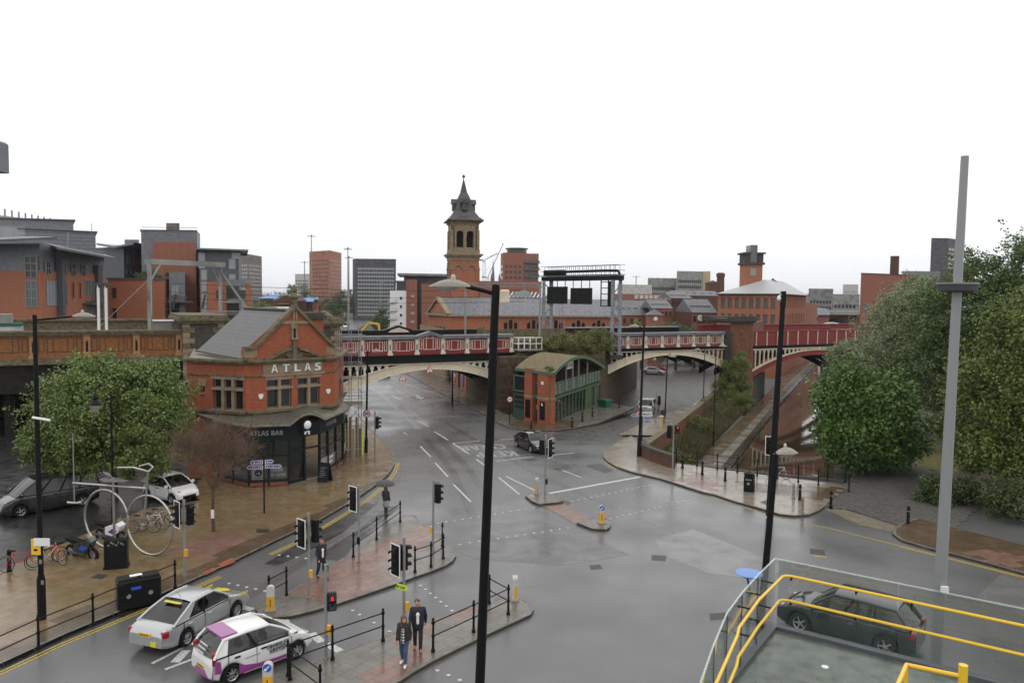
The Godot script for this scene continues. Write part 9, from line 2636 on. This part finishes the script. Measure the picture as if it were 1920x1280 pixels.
# ------------------------------------------------------------------ people: smooth skins round tapered bones (surface nets)
func blob(mb: MB,bones: Array,c: float,k := 0.03) -> void:
	var lo := Vector3.ONE * 1e9; var hi := -lo
	for b in bones:
		var r: float = maxf(b[2],b[3]) + 0.05
		lo = lo.min(b[0].min(b[1]) - Vector3.ONE * r); hi = hi.max(b[0].max(b[1]) + Vector3.ONE * r)
	var n := Vector3i(((hi - lo) / c).ceil()) + Vector3i.ONE * 2
	var f := PackedFloat32Array(); f.resize(n.x * n.y * n.z); f.fill(1.0)
	for b in bones:
		var r: float = maxf(b[2],b[3]) + 0.045
		var p0 := Vector3i(((b[0].min(b[1]) - Vector3.ONE * r - lo) / c).floor()); var p1 := Vector3i(((b[0].max(b[1]) + Vector3.ONE * r - lo) / c).ceil())
		var ab: Vector3 = b[1] - b[0]
		var il := 1.0 / maxf(ab.length_squared(),1e-9)
		for z in range(maxi(p0.z,0),mini(p1.z + 1,n.z)):
			for y in range(maxi(p0.y,0),mini(p1.y + 1,n.y)):
				for x in range(maxi(p0.x,0),mini(p1.x + 1,n.x)):
					var q: Vector3 = lo + v3(x,y,z) * c - b[0]
					var t := clampf(q.dot(ab) * il,0.0,1.0)
					var d := (q - ab * t).length() - lerpf(b[2],b[3],t)
					var i := x + n.x * (y + n.y * z)
					var h := maxf(k - absf(d - f[i]),0.0) / k
					f[i] = minf(d,f[i]) - h * h * k * 0.25
	var at := {}
	var N := [1,n.x,n.x * n.y]
	for z in n.z - 1:
		for y in n.y - 1:
			for x in n.x - 1:
				var i := x + n.x * (y + n.y * z)
				var s := 0
				var sum := Vector3.ZERO; var m := 0
				for j in 8:
					if f[i + (j & 1) + N[1] * ((j >> 1) & 1) + N[2] * (j >> 2)] < 0.0: s += 1
				if s == 0 or s == 8: continue
				for a in 3:
					for j in 4:
						var o := Vector3.ZERO
						o[(a + 1) % 3] = j & 1; o[(a + 2) % 3] = j >> 1
						var i0: int = i + int(o.x) + N[1] * int(o.y) + N[2] * int(o.z)
						var f0 := f[i0]; var f1 := f[i0 + N[a]]
						if (f0 < 0.0) != (f1 < 0.0): o[a] = f0 / (f0 - f1); sum += o; m += 1
				at[i] = mb.v.size()
				mb.v.append(mb.xf * (lo + (v3(x,y,z) + sum / m) * c))
				mb.n.append((mb.xf.basis * v3(f[i + 1] - f[i] + f[i + 1 + N[1] + N[2]] - f[i + N[1] + N[2]],f[i + N[1]] - f[i] + f[i + 1 + N[1] + N[2]] - f[i + 1 + N[2]],f[i + N[2]] - f[i] + f[i + 1 + N[1] + N[2]] - f[i + 1 + N[1]])).normalized())
	for i in at:
		for a in 3:
			var u: int = N[(a + 1) % 3]; var w: int = N[(a + 2) % 3]
			if i + N[a] >= f.size() or (f[i] < 0.0) == (f[i + N[a]] < 0.0): continue
			if not (at.has(i - u) and at.has(i - w) and at.has(i - u - w)): continue
			var q := [at[i],at[i - u],at[i - u - w],at[i - w]]
			if f[i] < 0.0: q.reverse()
			for j in [0,1,2,0,2,3]: mb.ix.append(q[j])

func person(label: String,at: Vector3,ry: float,h: float,o: Dictionary) -> Node3D:
	var t := thing("person",label,"person",at,ry)
	var k := h / 1.78
	var st: float = o.get("stride",0.0); var sw: float = o.get("swing",0.08)
	var wd: float = o.get("wide",1.0)
	var J := {}
	for s in [-1.0,1.0]:
		var f: float = st * s
		J[s] = {hip = v3(s * 0.095,0.93,0),knee = v3(s * 0.1,0.5,f * 0.5 + 0.04),ank = v3(s * 0.095,0.09 + maxf(0.0,-f) * 0.25,f),toe = v3(s * 0.12,0.035 + maxf(0.0,-f) * 0.02,f + 0.16),
			sh = v3(s * 0.185 * wd,1.44,0),el = v3(s * 0.245 * wd,1.16,-f * sw * 2.0 - 0.03),wr = v3(s * 0.25 * wd,0.93,-f * sw * 4.0 + 0.05)}
		if o.has("arm") and o.arm[0] == s: J[s].el = o.arm[1]; J[s].wr = o.arm[2]
	var hd := Basis(Vector3.UP,o.get("turn",0.0))
	var hc := v3(0,1.64,0.015)
	var body := MB.new(); body.xf = Transform3D(Basis.from_scale(Vector3.ONE * k),Vector3.ZERO)
	var B := [[v3(0,0.98,0),v3(0,1.36,0),0.12,0.13],[v3(0,1.42,-0.01),v3(0,1.56,0.01),0.055,0.05]]
	for s in J:
		var q: Dictionary = J[s]
		B.append_array([[q.hip,q.knee,0.075,0.05],[q.knee,q.ank,0.05,0.036],[q.ank,q.toe,0.04,0.03],[v3(0,1.4,0),q.sh,0.09,0.055],[q.sh,q.el,0.048,0.038],[q.el,q.wr,0.038,0.026]])
	blob(body,B,0.022)
	var P := func(x: float,y: float,z: float) -> Vector3: return hc + hd * v3(x,y,z)
	blob(body,[[P.call(0,0.05,-0.015),P.call(0,0.03,0.01),0.092,0.088],[P.call(0,-0.05,0.03),P.call(0,0.0,0.02),0.062,0.075],[P.call(0,0.015,0.1),P.call(0,-0.02,0.115),0.01,0.016],[P.call(-0.09,-0.01,-0.01),P.call(-0.092,0.03,-0.015),0.014,0.018],[P.call(0.09,-0.01,-0.01),P.call(0.092,0.03,-0.015),0.014,0.018],[P.call(-0.02,-0.062,0.088),P.call(0.02,-0.062,0.088),0.01,0.01]],0.011,0.02)
	for s in J: # hands with five curled fingers
		var w: Vector3 = J[s].wr
		var d: Vector3 = (w - J[s].el).normalized()
		var inw := v3(-s,0,0); var fw: Vector3 = inw.cross(d).normalized() * s
		var H := [[w,w + d * 0.085,0.026,0.03]]
		for i in 4:
			var a: Vector3 = w + d * 0.085 + fw * (0.028 - i * 0.018)
			var l: float = [0.036,0.042,0.039,0.03][i]
			var b: Vector3 = a + (d + inw * 0.35).normalized() * l
			H.append_array([[a,b,0.0095,0.009],[b,b + (d + inw * 1.1).normalized() * l * 0.9,0.009,0.0075]])
		var ta: Vector3 = w + d * 0.03 + fw * 0.024
		H.append_array([[ta,ta + (d * 0.5 + fw).normalized() * 0.035,0.012,0.011],[ta + (d * 0.5 + fw).normalized() * 0.035,ta + (d * 0.5 + fw).normalized() * 0.035 + (d + inw * 0.4).normalized() * 0.035,0.011,0.009]])
		blob(body,H,0.007,0.008)
	done(body,"body",o.get("skin","skin"),t)
	var xf := body.xf
	var cloth := func(bones: Array,called: String,m: String,c := 0.02,kk := 0.03) -> void:
		var mb := MB.new(); mb.xf = xf; blob(mb,bones,c,kk); done(mb,called,m,t)
	var T := [[v3(-0.06,0.96,0),v3(0.06,0.96,0),0.125,0.125]]
	var S := []
	for s in J:
		var q: Dictionary = J[s]
		if o.has("skirt"): T.append([v3(s * 0.06,0.95,0),v3(s * 0.09,0.62,q.knee.z * 0.6),0.13,0.15])
		else: T.append_array([[q.hip,q.knee,0.098,0.07],[q.knee,q.ank + v3(0,0.01,0),0.07,o.get("hem",0.06)]])
		if o.has("skirt"): S.append_array([[q.knee + v3(0,0.1,0),q.ank,0.066,0.05]])
		S.append_array([[q.ank + v3(0,-0.03,-0.03),q.toe,0.052,0.042]])
	cloth.call(T,"skirt" if o.has("skirt") else "trousers",o.legs)
	cloth.call(S,"shoes",o.shoes)
	var C := [[v3(0,o.get("low",0.9),-0.005),v3(0,1.2,0),0.15,0.145],[v3(0,1.2,0),v3(0,1.38,-0.01),0.145,0.15],[v3(0,1.41,-0.015),v3(0,1.49,-0.015),0.09,0.07]]
	for s in J:
		var q: Dictionary = J[s]
		C.append_array([[v3(s * 0.06,o.get("low",0.9),0),v3(s * 0.1,1.36,0),0.14,0.125],[v3(0,1.41,-0.01),q.sh,0.1,0.078],[q.sh,q.el,0.072,0.06],[q.el,q.wr,0.06,0.047]])
	cloth.call(C,"jacket",o.top)
	if o.has("shirt"):
		cloth.call([[v3(0,1.44,0.06),v3(0,1.3,0.105),0.05,0.062],[v3(0,1.3,0.105),v3(0,o.get("shirt_low",1.0),0.112),0.062,o.get("shirt_w",0.055)]],"shirt",o.shirt,0.014)
	if o.get("hair_len",0.0) > 0.0:
		cloth.call([[P.call(0,0.065,-0.03),P.call(0,0.055,-0.01),0.105,0.1],[P.call(0,0.02,-0.07),P.call(0,-o.hair_len,-0.09),0.09,0.075],[P.call(-0.08,0.02,-0.01),P.call(-0.09,-o.hair_len,0.03),0.04,0.035],[P.call(0.08,0.02,-0.01),P.call(0.09,-o.hair_len,0.03),0.04,0.035]],"hair",o.hair,0.014)
	else:
		cloth.call([[P.call(0,0.075,-0.025),P.call(0,0.1,0.035),0.095,0.06],[P.call(0,0.06,-0.05),P.call(0,0.0,-0.055),0.08,0.065]],"hair",o.hair,0.014)
	var e := MB.new(); e.xf = xf
	for s in [-1,1]: e.lathe([v2(0,-0.011),v2(0.011,0),v2(0,0.011)],8,P.call(s * 0.034,0.02,0.09))
	done(e,"eyes","black_paint",t)
	return t

func people() -> void:
	mk("skin",lin(0.42,0.24,0.17),0.5); mk("suit",lin(0.012,0.014,0.024),0.75); mk("denim",lin(0.06,0.1,0.19),0.85,0.0,noises["blot"],1.5); mk("hair_brown",lin(0.11,0.055,0.028),0.6); mk("hair_auburn",lin(0.13,0.045,0.025),0.55)
	mk("shoe_tan",lin(0.22,0.07,0.03),0.4); mk("dark_cloth",lin(0.022,0.023,0.022),0.85); mk("grey_cloth",lin(0.25,0.25,0.26),0.85); mk("jean_dark",lin(0.02,0.025,0.045),0.85)
	var im := Image.create(64,64,false,Image.FORMAT_RGB8)
	for y in 8:
		for x in 8: im.fill_rect(Rect2i(x * 8,y * 8,8,8),grey([0.92,0.45,0.12][(x % 2) + (y % 2)]))
	mk("plaid",Color(1,1,1),0.85,0.0,ImageTexture.create_from_image(im),2.6)
	var k := v3(0,0.124,0)
	person("man in navy suit and open white shirt walking beside the woman",v3(-3.2,0.0,-25.8) + k,0.1,1.83,{stride = 0.13,legs = "suit",top = "suit",shirt = "sign_white",shoes = "shoe_tan",hair = "hair_brown",turn = 0.7,swing = 0.35,low = 0.84,wide = 1.05})
	person("woman in dark jacket, checked shirt and blue jeans walking beside the man",v3(-3.54,0.0,-24.76) + k,-0.15,1.68,{stride = 0.15,legs = "denim",top = "dark_cloth",shirt = "plaid",shirt_low = 0.9,shirt_w = 0.085,shoes = "sign_white",hair = "hair_auburn",hair_len = 0.22,turn = 0.6,low = 0.95,wide = 0.92,hem = 0.055})
	person("man in dark blazer and white shirt carrying a black bag",v3(-8.29,0.0,-32.47) + k,0.75,1.78,{stride = 0.2,legs = "jean_dark",top = "suit",shirt = "sign_white",shoes = "dark_cloth",hair = "hair_brown",turn = 0.5,swing = 0.2,low = 0.86})
	person("woman under a dark umbrella crossing the slip lane",v3(-7.15,0.0,-42.57),2.9,1.66,{stride = 0.14,skirt = true,legs = "grey_cloth",top = "dark_cloth",shoes = "dark_cloth",hair = "hair_brown",hair_len = 0.1,wide = 0.9,low = 1.0,arm = [1.0,v3(0.25,1.18,0.1),v3(0.12,1.3,0.28)]})
	person("person in dark clothes standing by the thin lamp column on the cobbled street",v3(15.68,-0.25,-77.06),-0.6,1.72,{legs = "jean_dark",top = "dark_cloth",shoes = "dark_cloth",hair = "hair_brown"})
	# umbrella and bag
	var u := thing("umbrella","dark grey umbrella held over the woman in the slip lane","umbrella",v3(-7.15,0.0,-42.57) + v3(-0.08,0.0,-0.26))
	var mb := MB.new(); mb.cyl(v3(0,1.15,0),v3(0,2.05,0),0.008,0.008,6); mb.cyl(v3(0,1.15,0),v3(0,1.27,0),0.016,0.016,6); done(mb,"shaft","black_paint",u)
	mb = MB.new()
	var R := []
	for i in 5:
		var rr := []
		for j in 16: rr.append(v3(cos(TAU * j / 16) * 0.58 * sin(i * 0.36) * (1.0 - 0.06 * (j % 2)),1.66 + 0.34 * cos(i * 0.36),sin(TAU * j / 16) * 0.58 * sin(i * 0.36) * (1.0 - 0.06 * (j % 2))))
		R.append(rr)
	mb.grid(R,true); done(mb,"canopy","grey_dark",u)
	var bg := thing("bag","black bag in the hand of the man in the dark blazer","bag",v3(-8.29,0.0,-32.47) + v3(0.2,0.5,0.1),0.75)
	mb = MB.new(); mb.bev(v3(0,0.15,0),v3(0.12,0.32,0.42),0.04); done(mb,"case","dark_cloth",bg)
	mb = MB.new(); mb.tube([v3(0,0.3,-0.1),v3(0,0.42,-0.06),v3(0,0.42,0.06),v3(0,0.3,0.1)],0.012,6); done(mb,"handle","dark_cloth",bg)

# ------------------------------------------------------------------ station platform in the foreground
func platform() -> void:
	var C := v3(4.32,7.2,-11.9)
	var t := thing("stair_landing","wet green-grey stair landing with glass balustrade in the lower right corner","landing",C,-0.61)
	mk("resin",lin(0.13,0.16,0.135),0.4,0.0,noises["blot"],0.4,noises["wet"])
	var mb := MB.new(); mb.bb(0.02,-0.3,0.02,9,0.0,7); done(mb,"floor","resin",t)
	mb = MB.new(); mb.bb(-0.12,-0.32,-0.12,9,0.06,0.02); mb.bb(-0.12,-0.32,0.02,0.02,0.06,2.5); done(mb,"edge_beam","grey_clad_dark",t)
	for q in [[1.0,1.0],[7,1.0],[1,5.5]]:
		mb = MB.new(); mb.cyl(v3(q[0],-7.2,q[1]),v3(q[0],-0.3,q[1]),0.2,0.2,12); done(mb,"column","concrete",t)
	var ps := [0.0,1.75,3.5,5.25,7.0,8.75]
	for i in 5:
		mb = MB.new(); mb.bb(ps[i] + 0.01,-0.1,-0.06,ps[i + 1] - 0.01,1.14,-0.045); done(mb,"glass_panel","glass_green",t)
	var gp := [v2(-0.05,-0.04),v2(-0.05,0.85),v2(-0.02,1.7),v2(0.04,2.5),v2(0.22,3.5),v2(0.43,4.5)]
	for i in 5:
		mb = MB.new(); mb.bar(v3(gp[i].x,0.52,gp[i].y + 0.01),v3(gp[i + 1].x,0.52,gp[i + 1].y - 0.01),0.015,1.24); done(mb,"glass_panel","glass_green",t)
		mb = MB.new(); mb.bar(v3(gp[i].x,1.148,gp[i].y),v3(gp[i + 1].x,1.148,gp[i + 1].y),0.022,0.014); done(mb,"glass_edge","glass_clear",t)
		if i > 0:
			mb = MB.new(); mb.cyl(v3(gp[i].x,-0.1,gp[i].y),v3(gp[i].x,1.1,gp[i].y),0.009,0.009,6); done(mb,"joint_rod","black_paint",t)
	mb = MB.new(); mb.bb(-0.06,1.14,-0.065,8.75,1.155,-0.04); done(mb,"glass_edge","glass_clear",t)
	for q in [[0.98,0.17],[0.58,0.13]]:
		mb = MB.new(); mb.tube([v3(0.6,q[0],5.0),v3(0.26,q[0],2.75),v3(0.2,q[0],2.5),v3(0.13,q[0],1.4),v3(q[1] - 0.02,q[0],0.24),v3(q[1] + 0.02,q[0],0.17),v3(q[1] + 0.1,q[0],0.14),v3(8.6,q[0],0.14)],0.022,10); done(mb,"handrail","rail_yellow",t)
		for x in [0.25,1.2,1.95,3.6,5.3]:
			mb = MB.new(); mb.tube([v3(x,q[0] - 0.01,0.14),v3(x,q[0] - 0.07,0.12),v3(x,q[0] - 0.07,-0.045)],0.012,6); done(mb,"rail_bracket","black_paint",t)
		for z in [0.45,1.05,1.65]:
			mb = MB.new(); mb.tube([v3(0.12,q[0] - 0.01,z),v3(0.1,q[0] - 0.06,z),v3(-0.045,q[0] - 0.06,z)],0.012,6); mb.cyl(v3(-0.06,q[0] - 0.06,z),v3(-0.09,q[0] - 0.06,z),0.025,0.025,8); done(mb,"rail_bracket","black_paint",t)
	mb = MB.new(); mb.cyl(v3(0.95,0.0,0.85),v3(0.95,0.012,0.85),0.05,0.05,14); done(mb,"floor_light","sign_white",t)
	# stair rail nearer the camera
	var s := thing("stair_rail","yellow tubular stair rail at the bottom right edge","railing",C,-0.61)
	var inv := Transform3D(Basis(Vector3.UP,-0.61),C).affine_inverse()
	var a := inv * (v3(4.45,8.15,-8.35) as Vector3); var b := inv * (v3(4.8,8.15,-8.83) as Vector3); var c := inv * (v3(5.32,8.15,-8.56) as Vector3)
	mb = MB.new(); mb.tube([a + (a - b) * 2.0,a,b + (a - b) * 0.12,b,b + (c - b) * 0.08,c],0.027,10); done(mb,"handrail","rail_yellow",s)
	mb = MB.new(); mb.cyl(v3(c.x,0,c.z),c + v3(0,0.14,0),0.05,0.05,12); done(mb,"newel_post","rail_yellow",s)
	mb = MB.new(); mb.cyl(v3(b.x,0,b.z),b,0.025,0.025,8); done(mb,"post","rail_yellow",s)
	# grey mast outside the glass
	var m0: Vector3 = v3(7.18,6.69,-12.3); var m1: Vector3 = v3(7.29,14.88,-12.3)
	var base := m0 + (m0 - m1) * ((m0.y) / (m1.y - m0.y))
	var m := thing("station_mast","tapering grey mast with dark collar rising at the right","mast",base)
	var up := m1 - base
	mb = MB.new(); mb.cyl(Vector3.ZERO,up,0.135,0.06,16); done(mb,"shaft","mast_grey",m)
	var f: float = ((v3(7.32,12.78,-12.3) as Vector3).y) / up.y
	mb = MB.new(); mb.lathe([v2(0.15,-0.09),v2(0.28,-0.07),v2(0.3,0.03),v2(0.0,0.04)],20,up * f); done(mb,"collar","grey_dark",m)
	mb = MB.new(); mb.lathe([v2(0.31,0.035),v2(0.31,0.06),v2(0.0,0.065)],20,up * f); done(mb,"collar_plate","galv",m)
	mb = MB.new(); mb.bb(0.05,up.y * 0.52,0.1,0.16,up.y * 0.52 + 0.1,0.16); done(mb,"junction_box","white",m)
	# blue dish
	var dp: Vector3 = v3(4.55,7.35,-14.0)
	m = thing("dish_light","blue shallow dish light on a slim post outside the glass","light fitting",v3(dp.x,0,dp.z))
	mb = MB.new(); mb.lathe([v2(0.03,-0.1),v2(0.14,-0.06),v2(0.26,0.0),v2(0.25,0.012),v2(0.0,0.02)],24,v3(0,dp.y,0)); done(mb,"dish","dish_blue",m)
	mb = MB.new(); mb.cyl(v3(0.0,0,0),v3(0,dp.y - 0.28,0),0.05,0.04,10); done(mb,"post","galv",m)
	mb = MB.new(); mb.tube([v3(0,dp.y - 0.32,0),v3(0,dp.y - 0.2,0),v3(-0.03,dp.y - 0.09,0)],0.022,8); done(mb,"stem","sign_navy",m)

func build_all() -> void:
	viaduct()
	corner_bar()
	scaffold_tower()
	left_apartments()
	far_city()
	brick_mill()
	tower_warehouse()
	chapel()
	green_bar()
	railway_gear()
	high_masts()
	plants_and_trees()
	furniture()
	vehicles()
	cycles()
	people()
	platform()
